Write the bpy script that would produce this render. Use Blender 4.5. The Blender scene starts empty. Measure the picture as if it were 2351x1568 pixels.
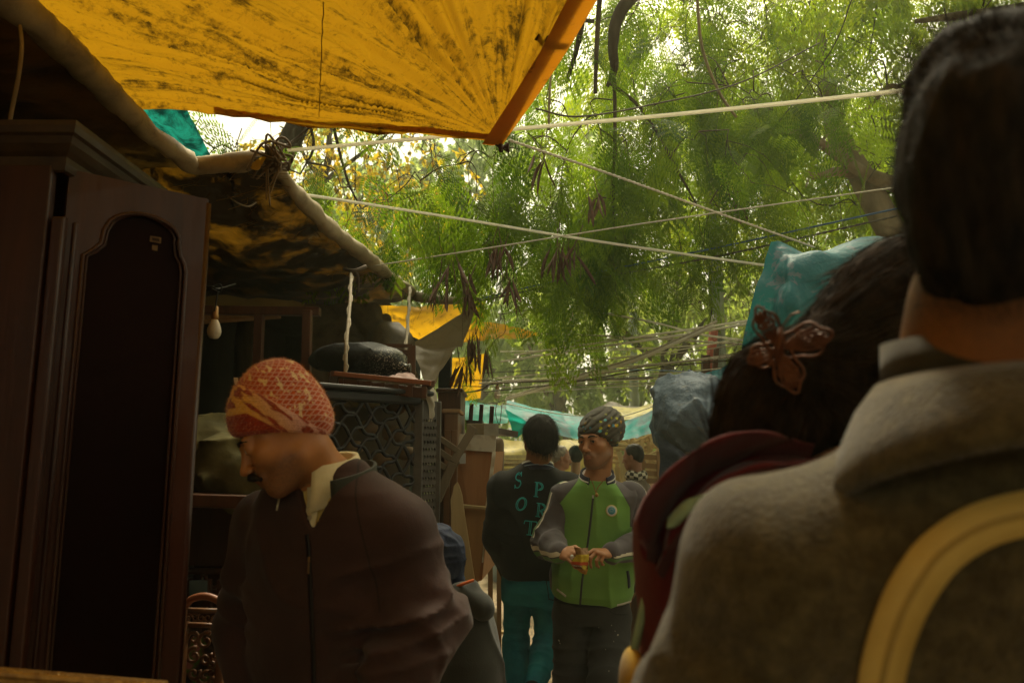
import bpy, math, random
import numpy as np
from mathutils import Vector, Matrix
random.seed(7); rng = np.random.default_rng(7)
S = bpy.context.scene; COL = S.collection
R = math.radians
# ------------------------------------------------------------------ camera
CAMZ = 1.58; PITCH = R(8.6); FPX = 1700.0; PW, PH = 2351.0, 1568.0
cam_d = bpy.data.cameras.new('camera'); cam = bpy.data.objects.new('camera', cam_d); COL.objects.link(cam)
cam.location = (0, 0, CAMZ); cam.rotation_euler = (math.pi/2+PITCH, 0, 0)
cam_d.sensor_width = 36; cam_d.lens = 36*FPX/PW; cam_d.clip_end = 500; cam_d.clip_start = 0.05
cam_d.dof.use_dof = True; cam_d.dof.focus_distance = 3.35; cam_d.dof.aperture_fstop = 4.2
S.camera = cam
FW = np.array([0, math.cos(PITCH), math.sin(PITCH)]); UP = np.array([0, -math.sin(PITCH), math.cos(PITCH)]); RT = np.array([1., 0, 0])
CAM = np.array([0, 0, CAMZ])
def P(px, py, d):
    """a point of the place seen at photograph position (px,py), d metres ahead"""
    return CAM + d*(FW + RT*(px-PW/2)/FPX + UP*(PH/2-py)/FPX)
def Ps(l): return np.array([P(*q) for q in l])
def A(*v): return np.array(v, float)
def nrm(v):
    v = np.asarray(v, float); return v/(np.linalg.norm(v)+1e-12)
# ------------------------------------------------------------------ objects
def mesh(name, V, F, mat=None, smooth=True, uv=None, attrs=None):
    V = np.asarray(V, np.float32); me = bpy.data.meshes.new(name)
    if isinstance(F, np.ndarray):
        n, k = F.shape
        me.vertices.add(len(V)); me.vertices.foreach_set('co', V.ravel())
        me.loops.add(n*k); me.loops.foreach_set('vertex_index', F.astype(np.int32).ravel())
        me.polygons.add(n); me.polygons.foreach_set('loop_start', np.arange(0, n*k, k, dtype=np.int32))
        me.update(calc_edges=True)
    else:
        me.from_pydata(V.tolist(), [], F); me.update()
    me.polygons.foreach_set('use_smooth', np.full(len(me.polygons), smooth))
    if uv is not None:
        l = me.uv_layers.new(name='UVMap'); li = np.empty(len(me.loops), np.int32); me.loops.foreach_get('vertex_index', li)
        l.data.foreach_set('uv', np.asarray(uv, np.float32)[li].ravel())
    for k, a in (attrs or {}).items():
        at = me.attributes.new(k, 'FLOAT', 'POINT'); at.data.foreach_set('value', np.asarray(a, np.float32))
    if mat: me.materials.append(mat)
    return me
def tag(o, label, cat, group=None, kind=None):
    if label: o['label'] = label
    if cat: o['category'] = cat
    if group: o['group'] = group
    if kind: o['kind'] = kind
    return o
def thing(name, loc, label, cat, group=None):
    o = bpy.data.objects.new(name, None); COL.objects.link(o); o.location = loc; o.empty_display_size = .1
    return tag(o, label, cat, group)
def wloc(o):
    v = np.zeros(3)
    while o: v += np.array(o.location); o = o.parent
    return v
def obj(name, V, F, mat, parent=None, smooth=True, uv=None, attrs=None, label=None, cat=None, group=None, kind=None):
    V = np.asarray(V, float)
    if parent is None: org = np.array([V[:,0].mean(), V[:,1].mean(), V[:,2].min()])
    else: org = wloc(parent)
    o = bpy.data.objects.new(name, mesh(name, V-org, F, mat, smooth, uv, attrs)); COL.objects.link(o)
    if parent is None: o.location = org
    else: o.parent = parent
    return tag(o, label, cat, group, kind)
class MB:
    """collects shapes into one mesh"""
    def __init__(s): s.V = []; s.F = []; s.n = 0
    def add(s, V, F):
        V = np.asarray(V, float); s.V.append(V); s.F += [tuple(int(i)+s.n for i in f) for f in F]; s.n += len(V); return s
    def box(s, c, size, rot=None, bev=0.0):
        c = np.asarray(c, float); hx, hy, hz = np.asarray(size, float)/2
        b = min(bev, hx*.9, hy*.9, hz*.9)
        if b <= 0:
            V = A(*[0]) if 0 else np.array([[x, y, z] for x in (-hx, hx) for y in (-hy, hy) for z in (-hz, hz)])
            F = [(0,1,3,2),(4,6,7,5),(0,4,5,1),(2,3,7,6),(0,2,6,4),(1,5,7,3)]
        else:
            bm = bmesh_box(hx, hy, hz, b); V, F = bm
        if rot is not None: V = V@np.asarray(rot).T
        return s.add(V+c, F)
    def bar(s, a, b, w, t, up=(0,0,1), bev=0.0):
        """a square bar from a to b, w wide and t thick (t along up)"""
        a = np.asarray(a, float); b = np.asarray(b, float); y = b-a; L = np.linalg.norm(y); y /= L
        x = np.cross(y, up); x = nrm(x) if np.linalg.norm(x) > 1e-6 else A(1,0,0); z = np.cross(x, y)
        return s.box((a+b)/2, (w, L, t), np.array([x, y, z]).T, bev)
    def tube(s, pts, r, n=8, cap=True):
        V, F = tube(pts, r, n, cap); return s.add(V, F)
    def slab(s, poly, axis_n, t):
        """a polygon (ordered world points) thickened by t along axis_n"""
        p = np.asarray(poly, float); nv = nrm(axis_n)*t; n = len(p)
        return s.add(np.vstack([p, p+nv]), [tuple(range(n)), tuple(range(2*n-1, n-1, -1))]+[(i, i+n, (i+1)%n+n, (i+1)%n) for i in range(n)])
    def get(s): return np.vstack(s.V), s.F
    def build(s, name, mat, parent=None, smooth=False, **k):
        V, F = s.get(); o = obj(name, V, F, mat, parent, smooth, **k)
        if smooth == 'auto': o.data.polygons.foreach_set('use_smooth', [True]*len(o.data.polygons)); o.data.set_sharp_from_angle(angle=R(40))
        return o
_bb = {}
def bmesh_box(hx, hy, hz, b):
    import bmesh
    bm = bmesh.new(); bmesh.ops.create_cube(bm, size=2)
    for v in bm.verts: v.co = (v.co.x*hx, v.co.y*hy, v.co.z*hz)
    bmesh.ops.bevel(bm, geom=list(bm.edges), offset=b, segments=2, profile=.5, affect='EDGES')
    bm.verts.index_update(); V = np.array([v.co[:] for v in bm.verts]); F = [tuple(v.index for v in f.verts) for f in bm.faces]; bm.free()
    return V, F
def crom(pts, m):
    """Catmull-Rom through points, m samples per span"""
    p = np.asarray(pts, float)
    if len(p) == 2: return p[0]+(p[1]-p[0])*np.linspace(0, 1, m+1)[:,None]
    q = np.vstack([2*p[0]-p[1], p, 2*p[-1]-p[-2]]); out = []
    for i in range(1, len(q)-2):
        t = np.linspace(0, 1, m, endpoint=False)[:,None]; a, b, c, d = q[i-1], q[i], q[i+1], q[i+2]
        out.append(.5*(2*b+(c-a)*t+(2*a-5*b+4*c-d)*t*t+(3*b-a-3*c+d)*t**3))
    return np.vstack(out+[p[-1:]])
def tube(pts, r, n=8, cap=True):
    p = np.asarray(pts, float); m = len(p); r = np.broadcast_to(np.asarray(r, float), (m,)) if np.ndim(r) < 1 or len(np.atleast_1d(r)) == m else np.interp(np.linspace(0,1,m), np.linspace(0,1,len(r)), r)
    T = np.gradient(p, axis=0); T /= np.linalg.norm(T, axis=1)[:,None]+1e-12
    u = np.cross(T[0], (0,0,1)); u = nrm(u) if np.linalg.norm(u) > 1e-3 else A(1,0,0)
    V = []
    a = np.arange(n)*2*math.pi/n
    for i in range(m):
        u = u-T[i]*(u@T[i]); u = nrm(u); w = np.cross(T[i], u)
        V.append(p[i]+r[i]*(np.cos(a)[:,None]*u+np.sin(a)[:,None]*w))
    F = [(i*n+j, i*n+(j+1)%n, (i+1)*n+(j+1)%n, (i+1)*n+j) for i in range(m-1) for j in range(n)]
    if cap: F += [tuple(range(n-1, -1, -1)), tuple(range((m-1)*n, m*n))]
    return np.vstack(V), F
def lathe(c, prof, n=16, axis=(0,0,1)):
    """revolve (radius, height) pairs about axis through c"""
    ax = nrm(axis); u = np.cross(ax, (0,1,0)); u = nrm(u) if np.linalg.norm(u) > 1e-3 else A(1,0,0); w = np.cross(ax, u)
    a = np.arange(n)*2*math.pi/n; V = [np.asarray(c)+ax*h+r*(np.cos(a)[:,None]*u+np.sin(a)[:,None]*w) for r, h in prof]; m = len(prof)
    F = [(i*n+j, i*n+(j+1)%n, (i+1)*n+(j+1)%n, (i+1)*n+j) for i in range(m-1) for j in range(n)]
    F += [tuple(range(n-1, -1, -1)), tuple(range((m-1)*n, m*n))]
    return np.vstack(V), F
# smooth pseudo-noise on points -----------------------------------------
def _h(i, s): 
    x = np.sin(i[...,0]*127.1+i[...,1]*311.7+i[...,2]*74.7+s*17.3)*43758.5453; return x-np.floor(x)
def vnoise(p, s=0):
    p = np.asarray(p, float); i = np.floor(p); f = p-i; f = f*f*(3-2*f); r = 0
    for dx in (0,1):
        for dy in (0,1):
            for dz in (0,1):
                w = (f[...,0] if dx else 1-f[...,0])*(f[...,1] if dy else 1-f[...,1])*(f[...,2] if dz else 1-f[...,2])
                r = r+w*_h(i+np.array([dx,dy,dz]), s)
    return r*2-1
def fbm(p, o=3, s=0):
    a, r, p = 1., 0, np.asarray(p, float)
    for k in range(o): r = r+a*vnoise(p, s+k); p = p*2.03+7.1; a *= .5
    return r
# cloth sheets -------------------------------------------------------------
def grid(ctrl, mu, mv):
    """control net [rows][cols] of world points -> fine grid (Catmull-Rom both ways)"""
    c = np.asarray(ctrl, float); rows = np.stack([crom(r, mu) for r in c]); g = np.stack([crom(rows[:,j], mv) for j in range(rows.shape[1])], 1)
    return g
def gridmesh(g):
    m, n = g.shape[:2]; i = np.arange(m*n).reshape(m, n)
    F = np.stack([i[:-1,:-1], i[:-1,1:], i[1:,1:], i[1:,:-1]], -1).reshape(-1, 4)
    u, v = np.meshgrid(np.linspace(0,1,n), np.linspace(0,1,m)); return g.reshape(-1,3), F, np.stack([u.ravel(), v.ravel()], 1)
def gnorm(g):
    n = np.cross(np.gradient(g, axis=1), np.gradient(g, axis=0)); return n/(np.linalg.norm(n, axis=-1, keepdims=True)+1e-9)
def cloth(name, ctrl, mat, mu=14, mv=14, wr=.015, ws=4., seed=0, disp=None, parent=None, attrs=None, edge_in=True, **k):
    g = grid(ctrl, mu, mv); nn = gnorm(g)
    w = fbm(g*ws, 3, seed)*wr+(1-np.abs(vnoise(g*ws*1.7, seed+9)))**4*wr*.8
    if disp is not None: w = w+disp(g)
    V, F, uv = gridmesh(g+nn*w[...,None])
    return obj(name, V, F, mat, parent, True, uv, attrs(g) if attrs else None, **k)
# ------------------------------------------------------------------ materials
class NT:
    def __init__(s, name):
        s.m = bpy.data.materials.new(name); s.m.use_nodes = True; s.t = s.m.node_tree; s.t.nodes.clear()
        s.out = s.t.nodes.new('ShaderNodeOutputMaterial')
    def n(s, t, **k):
        x = s.t.nodes.new('ShaderNode'+t)
        for a, b in k.items(): setattr(x, a, b)
        return x
    def l(s, a, b): s.t.links.new(a, b)
    def val(s, x, sock):
        if hasattr(x, 'is_output'): s.l(x, sock)
        else: sock.default_value = x if not isinstance(x, tuple) else (x+(1,) if len(x) == 3 and sock.type == 'RGBA' else x)
    def coord(s, kind='Object', scale=(1,1,1)):
        tc = s.n('TexCoord'); mp = s.n('Mapping'); s.l(tc.outputs[kind], mp.inputs[0]); mp.inputs[3].default_value = scale; return mp.outputs[0]
    def noise(s, vec, scale=5, detail=4, rough=.55, dist=0):
        x = s.n('TexNoise'); x.inputs['Scale'].default_value = scale; x.inputs['Detail'].default_value = detail; x.inputs['Roughness'].default_value = rough; x.inputs['Distortion'].default_value = dist
        if vec is not None: s.l(vec, x.inputs['Vector'])
        return x.outputs['Fac']
    def ramp(s, f, stops, interp='LINEAR'):
        x = s.n('ValToRGB'); x.color_ramp.interpolation = interp; e = x.color_ramp.elements
        while len(e) < len(stops): e.new(.5)
        for el, (p, c) in zip(e, stops): el.position = p; el.color = tuple(c)+(1,) if not isinstance(c, (int, float)) else (c, c, c, 1)
        s.l(f, x.inputs[0]); return x.outputs[0]
    def mix(s, f, a, b, blend='MIX'):
        x = s.n('Mix', data_type='RGBA', blend_type=blend); s.val(f, x.inputs[0]); s.val(a, x.inputs[6]); s.val(b, x.inputs[7]); return x.outputs[2]
    def math(s, op, a, b=0.):
        x = s.n('Math', operation=op); s.val(a, x.inputs[0]); s.val(b, x.inputs[1]); return x.outputs[0]
    def attr(s, name, vec=False):
        x = s.n('Attribute'); x.attribute_name = name; return x.outputs['Color' if vec else 'Fac']
    def step(s, a, t=0., soft=.0015):
        x = s.n('MapRange'); s.val(a, x.inputs[0]); x.inputs[1].default_value = t-soft; x.inputs[2].default_value = t+soft; return x.outputs[0]
    def bump(s, h, strength=.3, dist=.01):
        x = s.n('Bump'); s.l(h, x.inputs['Height']); x.inputs['Strength'].default_value = strength; x.inputs['Distance'].default_value = dist; return x.outputs[0]
    def bsdf(s, color, rough=.8, spec=.3, normal=None, metal=0., sheen=0., trans=0., tcol=None, coat=0.):
        b = s.n('BsdfPrincipled'); s.val(color, b.inputs['Base Color']); s.val(rough, b.inputs['Roughness']); b.inputs['Specular IOR Level'].default_value = spec; b.inputs['Metallic'].default_value = metal
        b.inputs['Sheen Weight'].default_value = sheen; b.inputs['Coat Weight'].default_value = coat
        if normal is not None: s.l(normal, b.inputs['Normal'])
        o = b.outputs[0]
        if trans:
            t = s.n('BsdfTranslucent'); s.val(tcol if tcol is not None else color, t.inputs[0])
            if normal is not None: s.l(normal, t.inputs['Normal'])
            mx = s.n('MixShader'); s.val(trans, mx.inputs[0]); s.l(o, mx.inputs[1]); s.l(t.outputs[0], mx.inputs[2]); o = mx.outputs[0]
        s.l(o, s.out.inputs[0]); return s.m
_mc = {}
def M(name, c1, c2=None, scale=6, rough=.8, spec=.3, bump=.25, bscale=40, bdist=.004, metal=0, sheen=0, stretch=(1,1,1), trans=0., tcol=None, lo=.35, hi=.65, coat=0., detail=5):
    if name in _mc: return _mc[name]
    t = NT(name); v = t.coord('Object', stretch)
    c = t.ramp(t.noise(v, scale, detail), [(lo, c1), (hi, c2 or tuple(x*.7 for x in c1))])
    nm = t.bump(t.noise(v, bscale, 4), bump, bdist) if bump else None
    _mc[name] = t.bsdf(c, rough, spec, nm, metal, sheen, trans, tcol, coat); return _mc[name]
def wood(name, c1, c2, rough=.45, spec=.4, stretch=(1,1,.08), scale=14, coat=0.):
    if name in _mc: return _mc[name]
    t = NT(name); v = t.coord('Object', stretch); n1 = t.noise(v, scale, 6, .6, .6); n2 = t.noise(v, scale*6, 3)
    c = t.ramp(n1, [(.3, c1), (.7, c2)]); c = t.mix(t.math('MULTIPLY', n2, .35), c, tuple(x*.35 for x in c1))
    _mc[name] = t.bsdf(c, t.ramp(n2, [(.3, rough), (.8, min(1, rough+.25))]), spec, t.bump(n2, .15, .003), coat=coat); return _mc[name]
# ------------------------------------------------------------------ figures: signed-distance modelling + surface nets
def smin(a, b, k):
    if k <= 0: return np.minimum(a, b)
    h = np.maximum(k-np.abs(a-b), 0)/k; return np.minimum(a, b)-h*h*k*.25
def smax(a, b, k): return -smin(-a, -b, k)
def cone(a, b, ra, rb):
    """rounded cone from a (radius ra) to b (rb)"""
    a = np.asarray(a, float); b = np.asarray(b, float); ab = b-a; L2 = ab@ab
    def f(p):
        t = np.clip(((p-a)@ab)/L2, 0, 1); return np.linalg.norm(p-a-t[:,None]*ab, axis=1)-(ra+(rb-ra)*t)
    return f
def ell(c, r, rot=None):
    c = np.asarray(c, float); r = np.asarray(r, float); m = r.min()
    def f(p):
        q = p-c
        if rot is not None: q = q@rot
        k0 = np.linalg.norm(q/r, axis=1); k1 = np.linalg.norm(q/(r*r), axis=1)+1e-9
        return np.where(k0 < .3, (k0-1)*m, k0*(k0-1)/k1)
    return f
def rbox(c, half, rad, rot=None):
    c = np.asarray(c, float); half = np.asarray(half, float)-rad
    def f(p):
        q = p-c
        if rot is not None: q = q@rot
        q = np.abs(q)-half; return np.linalg.norm(np.maximum(q, 0), axis=1)+np.minimum(q.max(1), 0)-rad
    return f
def loft(secs, front=(0,-1,0), power=2.4):
    """super-elliptic sections (centre, half-width, half-depth) along one axis; depth is measured along front"""
    C = np.array([s[0] for s in secs], float); W = np.array([s[1] for s in secs], float); D = np.array([s[2] for s in secs], float)
    G = nrm(C[-1]-C[0]); x = nrm(np.cross(nrm(front), G)); y = np.cross(G, x); H = (C-C[0])@G; m = W.min()
    def f(p):
        h = (p-C[0])@G; hc = np.clip(h, H[0], H[-1]); c = np.stack([np.interp(hc, H, C[:,k]) for k in range(3)], 1); w = np.interp(hc, H, W); d = np.interp(hc, H, D); q = p-c
        k = ((np.abs(q@x)/w)**power+(np.abs(q@y)/d)**power)**(1/power); rad = (k-1)*np.minimum(w, d); ov = np.abs(h-hc)
        return np.where(ov > 0, np.hypot(np.maximum(rad, 0), ov), rad)
    return f
def xf(f, Rm, o, s=1.):
    """place a local shape: world = o + s*Rm@local"""
    return lambda p: f(((p-o)@Rm)/s)*s
def plane(o, n):
    o = np.asarray(o, float); n = nrm(n); return lambda p: (p-o)@n
def isect(f, g): return lambda p: np.maximum(f(p), g(p))
def shell(f, t): return lambda p: np.abs(f(p))-t
def evalp(prims, p):
    d = None
    for op, k, f in prims:
        x = f(p)
        if d is None: d = x
        elif op == 'u': d = smin(d, x, k)
        elif op == 's': d = smax(d, -x, k)
        elif op == 'i': d = smax(d, x, k)
        elif op == 'd': d = d+x
    return d
def sdf_mesh(prims, lo, hi, h, B=12, margin=.03):
    lo = np.asarray(lo, float); n = np.ceil((np.asarray(hi, float)-lo)/h/B).astype(int)
    F = np.ones(tuple(n*B), np.float32); ar = np.arange(B); off = np.stack(np.meshgrid(ar, ar, ar, indexing='ij'), -1).reshape(-1,3)*h
    bi = np.stack(np.meshgrid(*[np.arange(k) for k in n], indexing='ij'), -1).reshape(-1,3); cen = lo+(bi+.5)*B*h-h/2; half = B*h*.87
    vals = [f(cen) for _, _, f in prims]; d = None
    for (op, k, f), x in zip(prims, vals):
        if d is None: d = x
        elif op == 'u': d = smin(d, x, k)
        elif op == 's': d = smax(d, -x, k)
        elif op == 'i': d = smax(d, x, k)
        elif op == 'd': d = d+x
    un = np.min([x for (op, k, f), x in zip(prims, vals) if op == 'u'], axis=0)
    near = np.abs(d) < half+margin
    for b, (ijk, dc) in enumerate(zip(bi, d)):
        sl = tuple(slice(i*B, (i+1)*B) for i in ijk)
        if not near[b]: F[sl] = dc; continue
        sub = []
        for (op, k, f), x in zip(prims, vals):
            xb = x[b]
            if op == 'u' and xb > un[b]+2*half+k+margin: continue
            if op == 's' and xb > half+k+margin: continue
            sub.append((op, k, f))
        if not sub or sub[0][0] != 'u':
            sub = list(prims)
        F[sl] = evalp(sub, lo+ijk*B*h+off).reshape(B,B,B)
    return surfnets(F, lo, h)
def surfnets(F, lo, h):
    s = F < 0; c = s[:-1,:-1,:-1].astype(np.int8)
    for dx in (0,1):
        for dy in (0,1):
            for dz in (0,1):
                if dx+dy+dz: c = c+s[dx:dx+s.shape[0]-1, dy:dy+s.shape[1]-1, dz:dz+s.shape[2]-1]
    act = (c > 0) & (c < 8); I = np.argwhere(act); idx = np.full(act.shape, -1, np.int64); idx[act] = np.arange(len(I))
    cor = [(dx,dy,dz) for dx in (0,1) for dy in (0,1) for dz in (0,1)]
    val = np.stack([F[I[:,0]+a, I[:,1]+b, I[:,2]+e] for a,b,e in cor], 1).astype(float); pos = np.zeros((len(I),3)); cnt = np.zeros(len(I))
    for i in range(8):
        for j in range(i+1, 8):
            a, b = np.array(cor[i]), np.array(cor[j])
            if np.abs(a-b).sum() != 1: continue
            m = (val[:,i] < 0) != (val[:,j] < 0); t = val[:,i]/(val[:,i]-val[:,j]+1e-20)
            q = a+(b-a)*t[:,None]; pos[m] += q[m]; cnt[m] += 1
    V = lo+(I+pos/np.maximum(cnt,1)[:,None])*h; Q = []
    for ax in range(3):
        b, e = (ax+1)%3, (ax+2)%3; s0 = np.take(s, range(s.shape[ax]-1), ax); s1 = np.take(s, range(1, s.shape[ax]), ax)
        X = np.argwhere(s0 != s1); X = X[(X[:,b] > 0) & (X[:,e] > 0) & (X[:,b] < s.shape[b]-1) & (X[:,e] < s.shape[e]-1)]
        if not len(X): continue
        fl = s0[X[:,0], X[:,1], X[:,2]]; eb = np.zeros(3, int); eb[b] = 1; ee = np.zeros(3, int); ee[e] = 1
        q = np.stack([idx[tuple((X-eb-ee).T)], idx[tuple((X-ee).T)], idx[tuple(X.T)], idx[tuple((X-eb).T)]], 1)
        q[~fl] = q[~fl][:, ::-1]; Q.append(q)
    Q = np.vstack(Q); Q = Q[(Q >= 0).all(1)]
    # one light smoothing pass takes off the lattice steps
    e = np.vstack([Q[:,[0,1]], Q[:,[1,2]], Q[:,[2,3]], Q[:,[3,0]]]); acc = np.zeros_like(V); n = np.zeros(len(V))
    for k in range(3): acc[:,k] = np.bincount(e[:,0], V[e[:,1],k], len(V))+np.bincount(e[:,1], V[e[:,0],k], len(V))
    n = np.bincount(e[:,0], minlength=len(V))+np.bincount(e[:,1], minlength=len(V)); V = V*.5+.5*acc/np.maximum(n,1)[:,None]
    return V, Q
def sculpt(name, prims, lo, hi, h, mat, parent, attrs=None, label=None):
    V, Q = sdf_mesh(prims, lo, hi, h)
    return obj(name, V, Q, mat, parent, True, None, attrs(V) if attrs else None, label=label)
def rotm(yaw, pitch=0., roll=0.):
    """local x = the figure's left, y = forward, z = up; yaw 0 faces +y (away from the camera), pitch<0 looks down"""
    return np.array(Matrix.Rotation(yaw, 3, 'Z')@Matrix.Rotation(pitch, 3, 'X')@Matrix.Rotation(roll, 3, 'Y'))
def strands(roots, dirs, length, width, segs=4, droop=.3, curl=.2, seed=0, pull=None):
    """thin tapering hair ribbons"""
    r = np.random.default_rng(seed); n = len(roots); L = length*(.6+.8*r.random(n))[:,None]; p = np.array(roots, float); d = np.array(dirs, float)
    side = np.cross(d, r.normal(size=(n,3))); side /= np.linalg.norm(side, axis=1)[:,None]+1e-9; rows = []
    for k in range(segs+1):
        w = width*(1-k/(segs+.3))*.5; rows.append(np.stack([p-side*w, p+side*w], 1))
        d = d+r.normal(size=(n,3))*curl/segs+np.array([0,0,-droop/segs]);
        if pull is not None: d = d+pull(p)/segs
        d /= np.linalg.norm(d, axis=1)[:,None]; p = p+d*L/segs
    V = np.stack(rows, 1).reshape(-1,3); base = np.arange(n)[:,None]*2*(segs+1); Q = []
    for k in range(segs): Q.append(np.stack([base[:,0]+2*k, base[:,0]+2*k+1, base[:,0]+2*k+3, base[:,0]+2*k+2], 1))
    return V, np.vstack(Q)
def surf_pts(V, Q, n, seed=0, keep=None):
    """n random points on a quad mesh with normals"""
    r = np.random.default_rng(seed); a = V[Q[:,0]]; b = V[Q[:,1]]; c = V[Q[:,2]]; d = V[Q[:,3]]; nn = np.cross(c-a, d-b); ar = np.linalg.norm(nn, axis=1)
    i = r.choice(len(Q), n, p=ar/ar.sum()); u = r.random((n,1)); v = r.random((n,1)); p = (a[i]*(1-u)+b[i]*u)*(1-v)+(d[i]*(1-u)+c[i]*u)*v; m = nn[i]/(ar[i][:,None]+1e-12)
    if keep is not None: k = keep(p, m); p, m = p[k], m[k]
    return p, m
EXPO = 0.95; HAZE = 0.004
# ------------------------------------------------------------------ light, sky, air
SUN_EL, SUN_AZ = R(58), R(12)     # high, ahead of the camera and a little to the right, behind thin cloud
w = bpy.data.worlds.new('World'); S.world = w; w.use_nodes = True; nt = w.node_tree; nt.nodes.clear()
sky = nt.nodes.new('ShaderNodeTexSky'); sky.sky_type = 'NISHITA'; sky.sun_disc = False; sky.sun_elevation = SUN_EL; sky.sun_rotation = SUN_AZ
sky.air_density = 1.0; sky.dust_density = 6.0; sky.ozone_density = 1.0
hs = nt.nodes.new('ShaderNodeHueSaturation'); hs.inputs['Saturation'].default_value = .22; nt.links.new(sky.outputs[0], hs.inputs['Color'])
tint = nt.nodes.new('ShaderNodeMix'); tint.data_type = 'RGBA'; tint.blend_type = 'MULTIPLY'; tint.inputs[0].default_value = 1; tint.inputs[7].default_value = (1.0, .92, .63, 1); nt.links.new(hs.outputs[0], tint.inputs[6])
bg = nt.nodes.new('ShaderNodeBackground'); bg.inputs[1].default_value = .15; wo = nt.nodes.new('ShaderNodeOutputWorld')
nt.links.new(tint.outputs[2], bg.inputs[0]); nt.links.new(bg.outputs[0], wo.inputs[0])
sd = bpy.data.lights.new('sun', 'SUN'); sd.energy = 2.2; sd.angle = R(14); sd.color = (1, .9, .66); so = bpy.data.objects.new('sun', sd); COL.objects.link(so)
sv = Vector((math.sin(SUN_AZ)*math.cos(SUN_EL), math.cos(SUN_AZ)*math.cos(SUN_EL), math.sin(SUN_EL))); so.rotation_euler = sv.to_track_quat('Z', 'Y').to_euler(); so.location = (3, 5, 20)
S.view_settings.view_transform = 'Standard'; S.view_settings.look = 'None'; S.view_settings.exposure = EXPO; S.view_settings.gamma = 1
S.cycles.max_bounces = 8; S.cycles.diffuse_bounces = 4; S.cycles.transparent_max_bounces = 8; S.cycles.transmission_bounces = 4; S.cycles.volume_bounces = 0; S.cycles.use_denoising = True
S.cycles.volume_step_rate = 4
S.cycles.sample_clamp_indirect = 6
# ------------------------------------------------------------------ ground
t = NT('earth'); v = t.coord('Object'); c = t.ramp(t.noise(v, 3, 6), [(.35, (.13,.095,.055)), (.65, (.24,.18,.11))]); c = t.mix(t.math('MULTIPLY', t.noise(v, 40, 4), .5), c, (.08,.06,.035))
earth = t.bsdf(c, .95, .15, t.bump(t.noise(v, 25, 6), .6, .03))
obj('ground', [(-150,-60,-.004),(150,-60,-.004),(150,300,-.004),(-150,300,-.004)], [(0,1,2,3)], earth, kind='structure')
t = NT('brick_paving'); v = t.coord('Object'); br = t.n('TexBrick'); t.l(v, br.inputs[0]); br.inputs['Scale'].default_value = 1; br.inputs['Brick Width'].default_value = .23; br.inputs['Row Height'].default_value = .115; br.inputs['Mortar Size'].default_value = .008
br.inputs['Color1'].default_value = (.36,.26,.15,1); br.inputs['Color2'].default_value = (.25,.17,.1,1); br.inputs['Mortar'].default_value = (.09,.065,.04,1)
c = t.mix(t.math('MULTIPLY', t.noise(v, 7, 6, .65), .75), br.outputs[0], (.30,.24,.155)); c = t.mix(t.ramp(t.noise(v, 28, 5), [(.6, 0.), (.72, .7)]), c, (.08,.055,.035))
paving = t.bsdf(c, .9, .2, t.bump(br.outputs['Fac'], .5, -.01))
g = np.stack(np.meshgrid(np.linspace(-1.15, 1.5, 60), np.linspace(-2, 26, 360), indexing='xy'), -1); z = fbm(np.dstack([g*1.3, g[...,:1]*0]), 3, 3)*.012+np.abs(vnoise(np.dstack([g*7, g[...,:1]*0]), 5))*.008+.012
V, F, uv = gridmesh(np.dstack([g, z])); obj('path', V, F, paving, kind='structure', uv=uv)
# ------------------------------------------------------------------ tarpaulins
def tarp(name, c1, c2, dirt, tr, tcol, polar=False, dscale=9, dlo=.52, dhi=.66, damt=.9, rough=.55, weave=True, bs=.25):
    t = NT(name); v = t.coord('Object')
    base = t.ramp(t.noise(v, 2.2, 6, .6), [(.35, c1), (.65, c2)])
    if polar:
        cb = t.n('CombineXYZ'); t.l(t.math('MULTIPLY', t.attr('ang'), 4.5), cb.inputs[0]); t.l(t.math('MULTIPLY', t.attr('rad'), .55), cb.inputs[1])
        d1 = t.noise(cb.outputs[0], 2.6, 9, .72, .9)
        d2 = t.noise(v, 26, 6, .75); dd = t.math('ADD', t.math('MULTIPLY', d1, .62), t.math('MULTIPLY', d2, .38))
        dm = t.ramp(dd, [(dlo, 0.), (dhi, damt)])
        fine = t.ramp(t.noise(t.coord('Object', (9, 30, 9)), 3, 6, .7), [(.58, 0.), (.7, .55)]); dm = t.math('MAXIMUM', dm, fine)
    else:
        dm = t.ramp(t.noise(v, dscale, 8, .7, .4), [(dlo, 0.), (dhi, damt)])
    col = t.mix(dm, base, dirt); tc = t.mix(dm, tcol, tuple(x*.35 for x in dirt))
    nm = t.bump(t.noise(v, 14, 6, .6), bs, .02)
    return t.bsdf(col, rough, .25, nm, trans=tr, tcol=tc)
yel = tarp('yellow_tarpaulin', (.62,.36,.03), (.50,.27,.02), (.040,.021,.005), .62, (.25,.125,.004), polar=True, dlo=.50, dhi=.60)
yel2 = tarp('yellow_tarpaulin_plain', (.62,.36,.03), (.52,.28,.02), (.10,.05,.01), .6, (.62,.34,.010), dlo=.55, dhi=.7)
hemm = tarp('orange_hem', (.55,.24,.015), (.42,.17,.012), (.06,.03,.01), .55, (.34,.125,.004), dscale=12, dlo=.6, dhi=.72)
brown = tarp('brown_tarpaulin', (.06,.04,.015), (.03,.02,.009), (.010,.008,.005), .08, (.20,.11,.015), dscale=5, dlo=.42, dhi=.62)
khaki = tarp('khaki_tarpaulin', (.22,.17,.09), (.15,.115,.06), (.05,.04,.02), .30, (.30,.21,.09), dscale=6, dlo=.5, dhi=.75, damt=.6)
hem = tarp('grey_hem_cloth', (.42,.34,.21), (.30,.24,.14), (.09,.065,.035), .12, (.3,.22,.12), dscale=9, dlo=.5, dhi=.72, damt=.6)
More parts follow.
